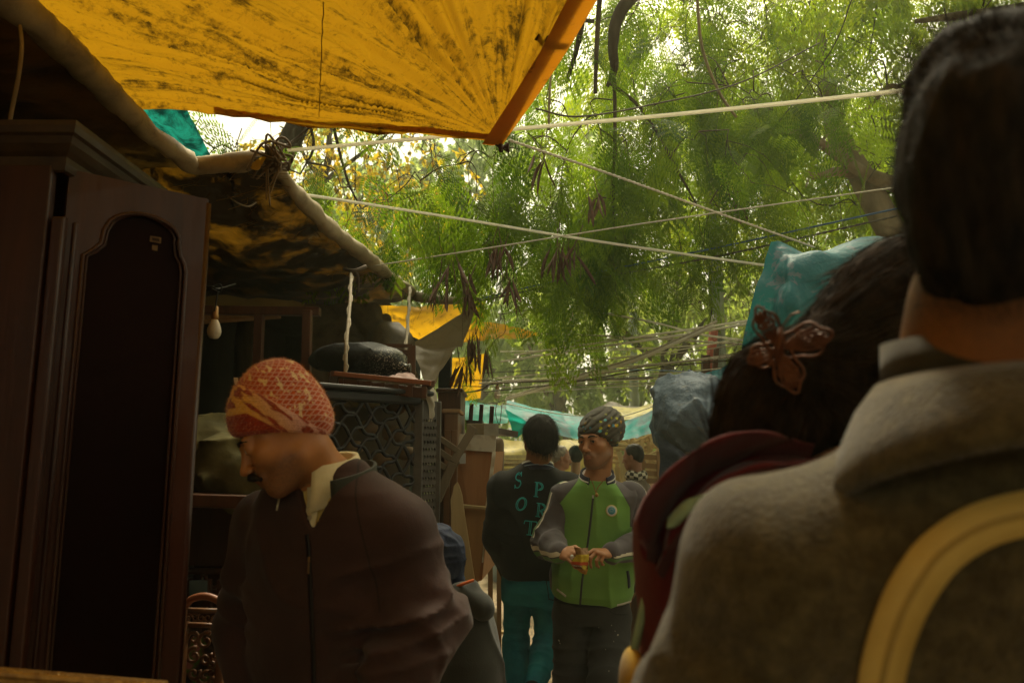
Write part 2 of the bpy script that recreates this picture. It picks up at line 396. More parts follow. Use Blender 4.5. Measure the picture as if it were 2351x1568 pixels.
teal = tarp('teal_tarpaulin', (.02,.26,.22), (.015,.19,.17), (.01,.035,.04), .55, (.02,.58,.47), dscale=5, dlo=.5, dhi=.68)
tealw = tarp('worn_teal_tarpaulin', (.008,.095,.125), (.012,.13,.155), (.13,.18,.21), .20, (.02,.33,.27), dscale=11, dlo=.55, dhi=.60, damt=.9, bs=.6)
greyb = tarp('grey_blue_tarpaulin', (.13,.175,.22), (.075,.105,.14), (.16,.15,.11), .04, (.1,.15,.2), dscale=24, dlo=.56, dhi=.68, damt=.7, bs=.9)
navyt = tarp('dark_blue_tarpaulin', (.025,.035,.055), (.04,.05,.07), (.07,.07,.06), .05, (.03,.05,.08), dscale=20, dlo=.6, dhi=.7, damt=.5, bs=.7)
tealg = tarp('teal_and_grey_tarpaulin', (.012,.27,.27), (.012,.22,.23), (.16,.24,.27), .45, (.01,.52,.48), dscale=2.2, dlo=.44, dhi=.56, damt=.85)
# big yellow awning: a square sheet pulled out to a tied corner
CN = P(1155, 322, 3.0); RE = CN+(P(1330, 0, 2.1)-CN)*4.6
far = [P(150,212,3.25), P(300,234,3.25), P(500,252,3.2), P(700,272,3.13), P(900,291,3.07), P(1040,308,3.03), CN]
nearl = A(-2.4, -2.2, 3.05); near = [nearl+(RE-nearl)*k/6+A(0,0,-.12*math.sin(math.pi*k/6)) for k in range(7)]
rows = [[np.asarray(f)*(1-s)+np.asarray(n)*s+A(0,0,-.10*math.sin(math.pi*s)*math.sin(math.pi*min(1,k/6*1.0))) for k, (f, n) in enumerate(zip(far, near))] for s in (0, .1, .25, .45, .7, 1)]
def polar(g):
    q = g.reshape(-1,3)-CN; return {'ang': np.arctan2(q[:,1], -q[:,0]), 'rad': np.hypot(q[:,0], q[:,1])}
def crease(g):
    q = g-CN; a = np.arctan2(q[...,1], -q[...,0]); r = np.hypot(q[...,0], q[...,1]); s = np.stack([a*13, r*.35, 0*a], -1)
    k = (1-np.abs(vnoise(s, 4)))**3*.055+(1-np.abs(vnoise(s*2.3, 8)))**4*.022
    return k*np.minimum(1, r*1.3)*np.exp(-r*.28)
t0 = thing('yellow_awning', P(700, 150, 2.8), 'large bright yellow tarpaulin awning with dirt streaks and a tied corner, overhead', 'tarpaulin', 'yellow tarpaulins')
cloth('sheet', rows, yel, 48, 70, .010, 3, 1, crease, t0, lambda g: polar(g))
# hems: folded double along the right and the far edge
def hemstrip(a, b, wv, sag=0, n=40):
    p = np.linspace(0,1,n)[:,None]; l = a+(b-a)*p; return np.stack([l+A(0,0,-.006), l+wv*.5+A(0,0,-.012), l+wv+A(0,0,-.004)], 1)
g = hemstrip(CN+A(.0,.0,-.01), RE, A(-.085,.0,-.004)); g = g+A(0,0,1)*np.interp(np.linspace(0,1,40), [0,.1,1], [0,-.012,-.02])[:,None,None]*1.2
g += A(.035,0,0)*np.minimum(1, np.linspace(0,6,40))[:,None,None]
V, F, uv = gridmesh(g); obj('hem', V, F, hemm, t0, uv=uv)
l = crom(far[2:], 10)
g = np.stack([l+A(0,0,-.006), l+A(0,-.03,-.016), l+A(0,-.055,-.006)], 1); g[...,2] += fbm(g*9, 2, 3)*.006; V, F, uv = gridmesh(g); obj('hem', V, F, hemm, t0, uv=uv)
mb = MB(); pp = P(1272,84,2.28)
for k in (0,):
    c = pp; mb.box(c+A(-.005,0,-.012), (.105,.034,.004), rotm(.35)); 
mb.build('eyelet_patch', M('dark_patch', (.05,.025,.01), (.09,.04,.012)), t0)
V, F = lathe(pp+A(0,0,-.017), [(.006,0),(.013,-.001),(.014,-.004),(.006,-.003)], 18); obj('eyelet', V, F, M('old_brass', (.35,.2,.08), (.2,.12,.05), metal=.8, rough=.5), t0)
mb = MB(); 
for k in range(5): mb.tube([CN+A(-.03+.012*k, -.006*math.cos(k), -.02), CN+A(-.01+.008*k, .012, -.03-.004*k), CN+A(.02, -.002*k, -.015)], .005, 6)
mb.tube([CN+A(-.01,0,-.02), CN+A(-.008,0,-.05)], [.012,.008], 8); mb.build('knot', M('dark_cord', (.05,.03,.02), (.1,.07,.04)), t0, True)

# left stall roofs: dark brown sheets with rolled grey hems along the alley
def roll(pts, r, m=14, seed=0, name='rolled_hem', parent=None, mat=None):
    p = crom(pts, m); V, F = tube(p, r, 10); V = V+fbm(V*14, 3, seed)[:,None]*np.array([.006,.006,.012]); return obj(name, V, F, mat or hem, parent)
t1 = thing('stall_canopy', P(300,300,2.6), 'dark brown stall roof sheet with a rolled tan hem above the wooden wardrobe', 'tarpaulin', 'brown stall roofs along the left side')
e1 = Ps([(-60,-90,1.85),(30,0,2.0),(130,92,2.2),(230,190,2.45),(330,292,2.8),(445,383,3.25)])
bk = np.array([[p[0]-1.9, p[1]+.15, p[2]+.10+.06*math.sin(i*2)] for i, p in enumerate(e1)])
cloth('sheet', [e1+(bk-e1)*s+A(0,0,-.06*math.sin(math.pi*s)) for s in (0,.3,.6,1)], brown, 12, 12, .02, 3, 2, None, t1)
roll(e1, [.045,.048,.046,.045,.042,.038], 10, 3, parent=t1)
t2 = thing('stall_canopy', P(750,500,4.2), 'dark brown tattered stall roof with frayed yellow patches, further along', 'tarpaulin', 'brown stall roofs along the left side')
e2 = Ps([(618,368,3.25),(690,455,3.5),(770,535,3.9),(850,598,4.4),(905,640,5.0),(965,683,5.8)])
mid2 = Ps([(540,378,3.25),(560,500,3.6),(610,600,4.1),(690,655,4.7),(760,690,5.3),(830,706,6.0)])
bk2 = Ps([(445,384,3.25),(440,500,3.6),(440,590,4.1),(455,650,4.8),(600,690,5.5),(700,706,6.2)])
far2 = np.array([[p[0]-1.6, p[1]+.1, p[2]+.05] for p in bk2])
frayed = tarp('frayed_brown_tarpaulin', (.10,.055,.012), (.035,.02,.009), (.008,.006,.004), .17, (.30,.14,.008), dscale=4.0, dlo=.34, dhi=.50, damt=.98)
cloth('sheet', [e2, mid2, bk2, far2], frayed, 14, 14, .035, 3.2, 5, None, t2)
roll(e2, [.028,.036,.044,.044,.036,.024], 12, 6, 'edge_fold', t2)
roll(Ps([(440,382,3.25),(500,378,3.25),(560,372,3.25),(610,362,3.25)]), [.038,.042,.044,.03], 10, 8, 'rolled_hem', t2)
mb = MB(); kc = P(625,362,3.22)
for k in range(16):
    a = rng.normal(size=3)*.045; b = rng.normal(size=3)*.05; mb.tube(crom([kc+a, kc+b+A(0,0,.03), kc-a*.7+A(.02,0,-.02), kc+rng.normal(size=3)*.04], 6), .0055, 6)
for k in range(5): mb.tube(crom([kc, kc+A(rng.normal()*.03,0,-.05), kc+A(rng.normal()*.05,0,-.10-.03*k)], 5), .004, 5)
mb.build('rope_knot', M('old_rope', (.22,.17,.11), (.12,.09,.05)), t2, True)
cloth('patch', [Ps([(566,380,3.21),(596,362,3.18),(612,358,3.18)]), Ps([(573,388,3.2),(592,390,3.17),(604,372,3.17)])], yel2, 8, 8, .006, 20, 3, None, t2)
mb = MB(); mb.tube(crom(Ps([(522,448,3.4),(545,466,3.36),(570,474,3.36),(588,465,3.4)]), 6), .004, 5); mb.build('loose_string', M('pale_string', (.5,.45,.36)), t2, True)
# loose frayed threads under the torn part
mb = MB()
for k in range(90):
    p = P(rng.uniform(520,930), 0, 1); u = rng.random(); q = crom(e2, 8)[int(u*36)]; q = q+A(-rng.random()*.5,0,-.02)
    mb.tube([q, q+A(rng.normal()*.05, 0, -.015-.02*rng.random()), q+A(rng.normal()*.09,0,-.01-.06*rng.random())], .0016, 3, False)
mb.build('frayed_threads', M('straw_thread', (.30,.19,.04), (.12,.07,.02)), t2, True, kind='stuff')
t3 = thing('teal_roof_sheet', P(400,300,3.9), 'dirty teal sheet peeking out between the two brown stall roofs and the yellow awning', 'tarpaulin', 'teal tarpaulins')
cloth('sheet', [Ps([(250,195,3.6),(330,215,3.6),(418,232,3.6)]), Ps([(340,290,3.75),(390,290,3.7),(450,290,3.75)]), Ps([(425,375,3.9),(455,368,3.9),(488,366,3.9)])], tarp('dark_teal_sheet', (.02,.20,.17), (.015,.12,.11), (.004,.014,.014), .45, (.012,.25,.20), dscale=9, dlo=.40, dhi=.55), 12, 12, .03, 4, 4, None, t3)
t4 = thing('back_sheet', P(560,680,5.0), 'dim ochre cloth strung across the back of the stall behind the bulb', 'tarpaulin')
cloth('sheet', [Ps([(440,628,5.2),(470,640,5.2),(580,668,5.2),(700,698,5.2)]), Ps([(440,706,5.3),(475,708,5.3),(585,708,5.3),(700,704,5.25)])], M('dim_ochre_cloth', (.42,.33,.13), (.30,.23,.09), trans=.25, tcol=(.3,.22,.07)), 10, 8, .008, 5, 2, None, t4)
# brown sheet hung down in folds, its tip tied up over the alley
t5 = thing('hung_sheet', P(900,780,4.9), 'large brown sheet hanging in folds with its pointed tip tied over the alley', 'tarpaulin')
cloth('sheet', [Ps([(935,787,4.95),(985,765,5.0),(1042,731,5.1),(1101,688,5.2)]), Ps([(948,815,4.8),(992,800,4.9),(1042,774,5.0),(1088,722,5.15)]), Ps([(964,852,4.65),(1000,842,4.75),(1034,812,4.85),(1068,775,5.0)]), Ps([(980,893,4.5),(990,890,4.5),(1004,872,4.6),(1030,838,4.7)])], khaki, 14, 14, .03, 3.2, 5, None, t5)
cloth('drape', [Ps([(700,700,5.1),(800,702,5.1),(868,706,5.05),(905,742,5.0),(945,795,4.9)]), Ps([(700,780,5.0),(790,775,5.0),(862,770,4.85),(915,800,4.8),(960,840,4.75)]), Ps([(700,900,4.9),(790,880,4.8),(870,865,4.7),(930,872,4.65),(985,905,4.55)]), Ps([(700,1000,4.9),(790,990,4.8),(870,985,4.7),(930,985,4.65),(980,985,4.6)])], tarp('dark_khaki_tarpaulin', (.15,.115,.06), (.10,.075,.04), (.03,.024,.012), .16, (.2,.14,.06), dscale=6, dlo=.45, dhi=.7, damt=.7), 14, 14, .07, 3.0, 15, None, t5)
mb = MB(); mb.tube(crom(Ps([(955,681,5.55),(1030,690,5.4),(1100,687,5.2)]), 6), [.04,.03,.012], 8); mb.build('edge_cord', hem, t5, True)
t6 = thing('yellow_stall_sheet', P(1020,740,7), 'folded yellow stall roof sheet behind the hanging brown tip', 'tarpaulin', 'yellow tarpaulins')
cloth('sheet', [Ps([(860,700,7.2),(980,700,7.2),(1060,690,7.1),(1115,688,7.0)]), Ps([(880,730,7.2),(985,735,7.1),(1060,740,7.0),(1112,742,6.9)]), Ps([(930,770,7.2),(1000,790,7.1),(1060,785,7.0),(1105,775,6.9)])], yel2, 12, 12, .03, 4, 3, None, t6)
t7 = thing('yellow_roof_tip', P(1150,760,7.2), 'stained yellow sheet reaching out to a point over the alley', 'tarpaulin', 'yellow tarpaulins')
cloth('sheet', [Ps([(1055,745,7.4),(1120,738,7.3),(1190,752,7.2),(1236,765,7.1)]), Ps([(1050,765,7.3),(1115,762,7.2),(1185,766,7.15),(1237,768,7.1)]), Ps([(1045,784,7.2),(1110,780,7.15),(1180,774,7.1),(1238,771,7.1)])], yel2, 12, 8, .02, 5, 6, None, t7)
t8 = thing('yellow_curtain', P(1072,870,8), 'bright yellow sheet hanging straight down beside the tall brown cupboard', 'tarpaulin', 'yellow tarpaulins')
cloth('sheet', [Ps([(1030,822,8),(1070,820,8),(1112,812,8)]), Ps([(1032,870,8),(1070,872,8),(1107,868,8)]), Ps([(1034,918,8),(1070,920,8),(1103,914,8)])], yel2, 12, 12, .02, 4, 7, None, t8)
# the teal sheets across the end of the alley
t9 = thing('teal_awning', P(1340,960,9), 'long teal and grey sheet sagging across the alley behind the turbaned man', 'tarpaulin', 'teal tarpaulins')
cloth('sheet', [Ps([(1163,920,8.6),(1240,934,8.8),(1335,952,9.0),(1430,962,9.0),(1520,930,8.4)]),
                Ps([(1163,940,8.3),(1240,955,8.4),(1335,976,8.5),(1430,985,8.5),(1520,950,8.2)]),
                Ps([(1166,958,8.1),(1240,985,8.1),(1335,1008,8.2),(1430,1006,8.2),(1518,990,8.0)])], tealg, 14, 12, .03, 2.4, 4, None, t9)
cloth('hanging_corner', [Ps([(1160,938,8.1),(1195,958,8.1),(1228,980,8.1)]), Ps([(1170,968,8.05),(1192,980,8.05),(1215,985,8.05)]), Ps([(1180,1003,8.0),(1183,1004,8.0),(1187,1004,8.0)])], teal, 10, 10, .02, 5, 4, None, t9)
mb = MB(); mb.tube(crom(Ps([(1160,926,8.2),(1245,944,8.3),(1330,955,8.4),(1420,957,8.3),(1520,926,8.1)]), 8), .006, 5); mb.build('edge_cord', M('white_strap', (.62,.58,.46), (.5,.46,.36)), t9, True)
t10 = thing('teal_awning', P(1110,945,10), 'bright teal sheet behind the upturned table, left end of the alley', 'tarpaulin', 'teal tarpaulins')
cloth('sheet', [Ps([(1040,918,10),(1110,922,10),(1172,926,10)]), Ps([(1040,945,9.7),(1110,948,9.7),(1170,950,9.7)]), Ps([(1040,972,9.5),(1110,972,9.5),(1165,970,9.5)])], teal, 10, 10, .03, 3, 6, None, t10)
t11 = thing('yellow_ground_sheet', P(1300,1040,11), 'pale yellow sheet behind the grey-haired man', 'tarpaulin', 'yellow tarpaulins')
cloth('sheet', [Ps([(1150,1010,12),(1280,1008,12),(1420,1000,12)]), Ps([(1150,1050,11.6),(1280,1045,11.6),(1420,1040,11.6)]), Ps([(1150,1110,11.5),(1280,1110,11.5),(1420,1110,11.5)])], tarp('pale_yellow_sheet', (.55,.47,.14), (.5,.42,.16), (.3,.26,.14), .35, (.6,.5,.1)), 10, 10, .05, 2, 8, None, t11)
t12 = thing('pale_yellow_roof', P(1450,945,10), 'pale yellow-green roof sheet above the right end of the teal sheet', 'tarpaulin')
cloth('sheet', [Ps([(1400,935,10.5),(1460,930,10.5),(1530,922,10.5)]), Ps([(1390,950,10),(1460,948,10),(1530,940,10)]), Ps([(1385,962,9.8),(1455,966,9.8),(1530,965,9.8)])], tarp('pale_green_sheet', (.52,.47,.16), (.45,.4,.15), (.3,.26,.12), .3, (.5,.45,.12)), 10, 10, .04, 3, 2, None, t12)
t13 = thing('grey_roof_sheet', P(1400,930,12), 'grey roof sheet peaking behind the turban', 'tarpaulin')
cloth('sheet', [Ps([(1372,936,12.5),(1410,919,12.5),(1460,930,12.5),(1530,925,12.5)]), Ps([(1360,948,12),(1410,944,12),(1460,946,12),(1540,938,12)]), Ps([(1340,960,11.8),(1410,962,11.8),(1460,962,11.8),(1540,960,11.8)])], tarp('grey_sheet', (.16,.13,.085), (.12,.1,.065), (.06,.05,.03), .1, (.2,.16,.1)), 10, 10, .05, 2, 3, None, t13)
# right: worn teal sheet thrown over a stall, grey-blue bundle
t14 = thing('draped_teal_sheet', P(1850,750,3.9), 'worn teal sheet with flaking silver coat draped over the right-hand stall', 'tarpaulin', 'teal tarpaulins')
cloth('sheet', [Ps([(1768,556,4.0),(1800,556,4.05),(1850,572,4.1),(1920,556,4.2),(2000,536,4.3),(2150,520,4.4)]),
                Ps([(1745,640,3.95),(1800,610,3.85),(1822,600,3.8),(1905,592,3.85),(2000,590,3.95),(2150,600,4.0)]),
                Ps([(1715,735,3.9),(1768,725,3.85),(1806,700,3.68),(1890,720,3.72),(2000,730,3.75),(2150,740,3.8)]),
                Ps([(1702,805,3.88),(1740,805,3.84),(1790,815,3.7),(1890,840,3.66),(2000,850,3.7),(2150,860,3.7)]),
                Ps([(1690,900,3.85),(1725,920,3.8),(1780,940,3.65),(1890,950,3.6),(2000,960,3.6),(2150,960,3.6)]),
                Ps([(1640,1010,3.8),(1700,1040,3.75),(1780,1060,3.6),(1890,1060,3.5),(2000,1060,3.5),(2150,1060,3.5)])], tealw, 14, 12, .03, 3, 8, None, t14)
cloth('folded_flap', [Ps([(1618,855,4.0),(1660,838,3.95),(1700,822,3.9)]), Ps([(1622,890,3.9),(1665,880,3.85),(1700,880,3.8)]), Ps([(1640,950,3.8),(1675,945,3.75),(1705,940,3.7)]), Ps([(1660,1010,3.7),(1690,1010,3.7),(1720,1010,3.65)])], tealw, 10, 10, .02, 4, 12, None, t14)
t15 = thing('covered_bundle', P(1590,1000,3.7), 'crumpled grey-blue tarpaulin bundle bulging beside the draped teal sheet', 'bundle')
prims = [('u',0,ell(P(1580,925,3.9),(.17,.24,.15))), ('u',.10,ell(P(1565,985,3.85),(.13,.2,.14))), ('u',.10,ell(P(1640,950,3.8),(.13,.18,.14))), ('u',.08,cone(P(1590,960,3.7),P(1660,1010,3.6),.10,.075)), ('u',.06,cone(P(1520,880,3.95),P(1545,960,3.9),.035,.06)),
         ('d',0,lambda p: -fbm(p*A(9,9,14), 3, 3)*.014-(1-np.abs(vnoise(p*A(9,9,6), 7)))**5*.025)]
sculpt('cover', prims, P(1560,960,3.85)-A(.5,.5,.5), P(1560,960,3.85)+A(.6,.5,.5), .011, greyb, t15)
cloth('hanging_cover', [Ps([(1512,1000,3.75),(1560,1030,3.65),(1620,1060,3.6),(1700,1040,3.6)]), Ps([(1510,1060,3.7),(1560,1070,3.6),(1620,1090,3.55),(1700,1090,3.55)]), Ps([(1500,1250,3.7),(1560,1250,3.6),(1620,1250,3.55),(1700,1250,3.55)]), Ps([(1495,1560,3.7),(1560,1560,3.6),(1620,1560,3.55),(1700,1560,3.55)])], navyt, 12, 12, .035, 4, 3, None, t15)
# ------------------------------------------------------------------ trees
def leafmat(name, c1, c2, tc1, tc2, tr=.5):
    t = NT(name); r = t.attr('rnd'); col = t.ramp(r, [(0, c1), (1, c2)]); tc = t.ramp(r, [(0, tc1), (1, tc2)])
    return t.bsdf(col, .7, .07, None, trans=tr, tcol=tc)
lf_fern = leafmat('feathery_leaf', (.026,.055,.008), (.055,.09,.010), (.095,.205,.004), (.31,.45,.010), .48)
lf_bright = leafmat('backlit_leaf', (.06,.10,.010), (.12,.15,.014), (.25,.41,.006), (.54,.64,.016), .65)
lf_broad = leafmat('broad_leaf', (.11,.145,.045), (.17,.20,.07), (.32,.44,.06), (.58,.68,.12), .54)  # colour lightened in place of the daylight and haze missing at this depth
lf_yellow = leafmat('yellowing_leaf', (.10,.12,.02), (.40,.26,.015), (.45,.45,.03), (.85,.55,.02), .55)
lf_far = leafmat('haze_lightened_leaf', (.15,.19,.06), (.22,.25,.10), (.40,.56,.12), (.68,.80,.22), .55)  # lighter leaf colour standing in for far daylight and haze
bark_d = M('dark_bark', (.045,.032,.02), (.085,.062,.04), 10, .95, .1, .8, 30, .01, stretch=(1,1,.25))
bark_l = M('pale_bark', (.24,.18,.11), (.13,.095,.055), 7, .95, .1, .8, 25, .012, stretch=(1,1,.3))
twigm = M('twig', (.05,.035,.018), (.10,.07,.035), 20, .9, .1, 0)
podm = M('seed_pod', (.07,.032,.018), (.13,.065,.035), 25, .7, .3, .3, 60, .002)
def t_frond(pairs, lp, ln, lw, L=.2, pl=.085):
    Q = []
    for i in range(pairs):
        y = L*(.25+.75*i/(pairs-.5)); f = math.sin(math.pi*(.25+.7*i/pairs))
        for s in (-1, 1):
            d = A(s*.85, .52, -.12); n = A(0,0,1); pd = A(-s*.52, .85, 0)
            for k in range(lp):
                b = A(0,y,0)+d*pl*f*(k+.6)/lp
                for e in (-1, 1):
                    dv = nrm(pd*e+d*.35+A(0,0,-.15)); b2 = b+dv*ln; wv = d*lw*.5; Q.append([b, b+dv*ln*.5-wv, b2, b+dv*ln*.5+wv])
    Q.append([A(-.0012,0,0), A(.0012,0,0), A(.0006,L,0), A(-.0006,L,0)]); return np.array(Q)
def t_leaf(l=.09, w=.06, fold=.15):
    m = A(0,0,-fold*w)
    return np.array([[A(0,0,0), A(-w*.5,l*.32,0), A(-w*.25,l*.7,0), A(0,l*.45,0)+m], [A(0,l*.45,0)+m, A(-w*.25,l*.7,0), A(0,l*1.05,-.01), A(w*.25,l*.7,0)], [A(0,0,0), A(0,l*.45,0)+m, A(w*.25,l*.7,0), A(w*.5,l*.32,0)]])
FR_N = t_frond(6, 6, .022, .010, .26, .11); FR_M = t_frond(4, 4, .036, .018, .27, .12); FR_F = t_frond(4, 3, .03, .015, .24, .1)
def place(T, pos, dirs, scale, r, roll=.6):
    n = len(pos); y = dirs/np.linalg.norm(dirs, axis=1)[:,None]; up = np.array([0,0,1.])+r.normal(size=(n,3))*roll; x = np.cross(y, up); x /= np.linalg.norm(x, axis=1)[:,None]+1e-9; z = np.cross(x, y)
    q = T.reshape(-1,3); V = pos[:,None]+scale[:,None,None]*(q[:,0][None,:,None]*x[:,None]+q[:,1][None,:,None]*y[:,None]+q[:,2][None,:,None]*z[:,None])
    # fronds droop towards their tips
    V[...,2] -= scale[:,None]*(q[:,1]**2)[None]*2.2*(q[:,1].max() > .15)
    return V.reshape(-1,3), np.repeat(r.random(n), len(q))
def foliage(T, twigs, per, scale, r, mat, parent, name='crown', spread=.8, down=.25, keep=None, kind=None):
    pos, dirs = [], []
    for p in twigs:
        m = len(p); u = r.random(per)**.7; i = (u*(m-1.001)).astype(int); f = (u*(m-1)-i)[:,None]; b = p[i]*(1-f)+p[i+1]*f; pos.append(b); d = nrm(p[-1]-p[0]); dirs.append(d*.6+r.normal(size=(per,3))*spread+A(0,0,-down))
    pos, dirs = np.vstack(pos), np.vstack(dirs); sc = scale*(.65+.7*r.random(len(pos)))
    if keep is not None: k = keep(pos); pos, dirs, sc = pos[k], dirs[k], sc[k]
    V, a = place(T, pos, dirs, sc, r); o = obj(name, V, np.arange(len(V)).reshape(-1,4), mat, parent, False, None, {'rnd': a}); return o
def limb_pts(limbs): return np.vstack([crom(l, 10) for l, _ in limbs])
def make_twigs(centers, limbs, r, n, length=(.5,1.1), droop=.35, out=1.):
    """twig bases fill crown ellipsoids in clumps; each twig is led back to the nearest wood already grown"""
    LP = limb_pts(limbs); tw, links = [], []; w = np.array([c[1][0]*c[1][1]*c[1][2] for c in centers])**.7; w /= w.sum(); B = []
    while len(B) < n:
        c, e = centers[r.choice(len(centers), p=w)]; q = r.normal(size=3); q = q/np.linalg.norm(q)*r.random()**.4; b = np.asarray(c)+q*np.asarray(e)
        for _ in range(r.integers(1, 6)): B.append((b+r.normal(size=3)*.16, q))
    B.sort(key=lambda x: ((LP-x[0])**2).sum(1).min())
    for b, q in B:
        d = nrm(q*out+r.normal(size=3)*.5+A(0,0,-.1)); L = r.uniform(*length); p = [b]
        for k in range(4): d = nrm(d+r.normal(size=3)*.22+A(0,0,-droop)); p.append(p[-1]+d*L/4)
        p = np.array(p); tw.append(p); j = np.argmin(((LP-b)**2).sum(1)); a = LP[j]; h = np.linalg.norm(b-a); m = (a+b)/2+r.normal(size=3)*.12*min(1,h)+A(0,0,.1*h)
        lk = np.array([a, m, b]); links.append(lk); LP = np.vstack([LP, p[1:3], crom(lk, 3)[2:]])
    return tw, links
def wood_mesh(limbs, twigs, links, mat, parent, tw_r=.004, ln_r=.009, every=1, name='branches'):
    mb = MB()
    for p in twigs[::every]: mb.tube(p, [tw_r, tw_r*.3], 4, False)
    for l in links[::every]: mb.tube(crom(l, 3), [ln_r, tw_r], 4, False)
    mb.build(name, twigm, parent, True)
def trunk(limbs, mat, parent, name='trunk', n=12, rough=.12):
    mb = MB()
    for l, rr in limbs:
        V, F = tube(crom(l, 9), rr, n); 
        V = V+fbm(V*5, 3, 2)[:,None]*np.array([1,1,.3])*np.max(rr)*rough; mb.add(V, F)
    mb.build(name, mat, parent, True)
def pods(c, n, r, L=.15, parent=None):
    mb = MB(); c = np.asarray(c, float)
    for k in range(n):
        d = nrm(A(r.normal()*.30, r.normal()*.30, -1)); l = L*r.uniform(.7,1.15); s = c+r.normal(size=3)*A(.03,.03,.015); w = nrm(np.cross(d, r.normal(size=3))); n2 = np.cross(d, w); b = nrm(r.normal(size=3))*.012
        T = np.linspace(0,1,7); cen = s+d*(.03+l*T[:,None])+b*np.sin(T*3.1)[:,None]; hw = np.array([.002,.009,.0115,.012,.0115,.009,.0015])
        V = np.vstack([cen-w*hw[:,None], cen+n2*.0016, cen+w*hw[:,None], cen-n2*.0016]); F = []
        for i in range(6):
            for a, bb in ((0,7),(7,14),(14,21),(21,0)): F.append((a+i, bb+i, bb+i+1, a+i+1))
        mb.add(V, F); mb.tube([s+A(0,0,.012), s, s+d*.03], .0015, 4, False)
    mb.tube([c+A(r.normal()*.03, r.normal()*.03, .12), c], .003, 4, False)
    return mb.build('seed_pods', podm, parent, True)
r = np.random.default_rng(11)
# 1 feathery tree, rooted behind the left stalls, its hanging branches over the alley
tr1 = thing('feathery_tree', (-2.6, 7.2, 0), 'dark feathery-leaved tree with brown seed pods hanging over the middle of the alley', 'tree', 'trees over the market')
limbs = [([A(-2.6,7.2,0), A(-2.5,7.0,2), A(-2.3,6.6,3.8), A(-1.6,6.2,5.0), A(-.6,5.8,5.9), A(.4,5.5,6.2)], [.15,.13,.11,.09,.07,.04]),
         ([A(-1.6,6.2,5.0), A(-.9,5.6,4.9), A(-.2,5.2,4.9), A(.6,5.0,4.7)], [.05,.04,.03,.015]),
         ([P(1480,-40,5.0), P(1425,30,5.0), P(1408,100,5.0), P(1410,160,5.05), P(1395,200,5.1)], [.05,.045,.036,.028,.012]),
         ([P(1350,-40,4.7), P(1330,90,4.75), P(1300,190,4.8)], [.02,.018,.012]), ([P(1380,-30,4.6), P(1372,60,4.6), P(1366,215,4.6)], [.017,.016,.012]),
         ([P(1410,160,5.05), P(1412,300,5.1), P(1408,430,5.1), P(1412,560,5.2)], [.014,.012,.010,.006]), ([P(1400,190,5.0), P(1480,260,5.2), P(1560,400,5.3), P(1600,470,5.4)], [.014,.012,.01,.006]),
         ([P(760,250,4.9), P(775,330,4.9), P(800,420,4.9), P(830,480,5.0)], [.012,.010,.008,.004]), ([P(690,230,5.0), P(720,330,5.0), P(690,400,5.0)], [.012,.01,.005])]
cen = [(P(1350,330,5.4),(.75,.9,.75)), (P(1120,440,5.3),(.75,.8,.42)), (P(900,420,5.4),(.55,.7,.38)), (P(520,290,5.0),(.35,.5,.30)), (P(1290,480,5.6),(.7,.8,.32)), (P(1560,400,5.9),(.8,.9,.5)), (P(1420,80,5.6),(.8,.9,.55)), (P(1700,180,6.2),(.8,.8,.9)), (P(1450,520,6.2),(.8,.8,.25))]
tw, ln = make_twigs(cen, limbs, r, 170, (.3,.75), .55)
# long bare hanging twigs
for k in range(70):
    c, e = cen[r.integers(len(cen))]; b = c+r.normal(size=3)*e*.6; p = [b]; d = nrm(A(r.normal()*.5, r.normal()*.5, -1))
    for j in range(5): d = nrm(d+r.normal(size=3)*.3+A(0,0,-.25)); p.append(p[-1]+d*.16)
    tw.append(np.array(p))
trunk(limbs, bark_d, tr1); wood_mesh(limbs, tw, ln, twigm, tr1, .0035, .006)
def clear_alley(p):
    # nothing grows through the awning or the stall roofs
    return (p[:,2] > 2.35) & ~((p[:,1] < 3.6) & (p[:,0] < .6)) & ~((p[:,0] < .14) & (p[:,2] < 2.92) & (p[:,1] < 7.4))
foliage(FR_N, tw, 4, 1.1, r, lf_fern, tr1, keep=clear_alley)
for q in [(1240,350,5.0,5),(1075,650,5.2,6),(1050,600,5.3,8),(1165,640,5.2,9),(1280,565,5.2,12),(1320,560,5.25,7),(1090,770,5.6,9),(1055,830,5.7,7),(1100,800,5.6,6),(1690,460,6.4,6),(1370,440,5.2,5),(1150,560,5.3,7),(1735,690,7.0,5),(540,340,4.9,4),(1130,560,5.4,6),(1010,640,5.3,5)]:
    pods(P(q[0], q[1], q[2]-.75), q[3], r, .19, tr1)
# twigs trailing low by the yellow sheets
lowt = [crom(Ps([(1110,700,5.6),(1095,760,5.6),(1070,800,5.65),(1062,870,5.7)]), 4), crom(Ps([(1150,700,5.6),(1160,760,5.6),(1130,790,5.6),(1100,880,5.7)]), 4), crom(Ps([(1070,850,5.7),(1060,900,5.7),(1055,960,5.75)]), 4), crom(Ps([(1300,620,5.6),(1290,700,5.7),(1240,800,5.8)]), 4)]
wood_mesh([], lowt, [], twigm, tr1, .004, name='hanging_twigs'); foliage(FR_N, lowt[:3], 4, .5, r, lf_fern, tr1, 'hanging_leaves')
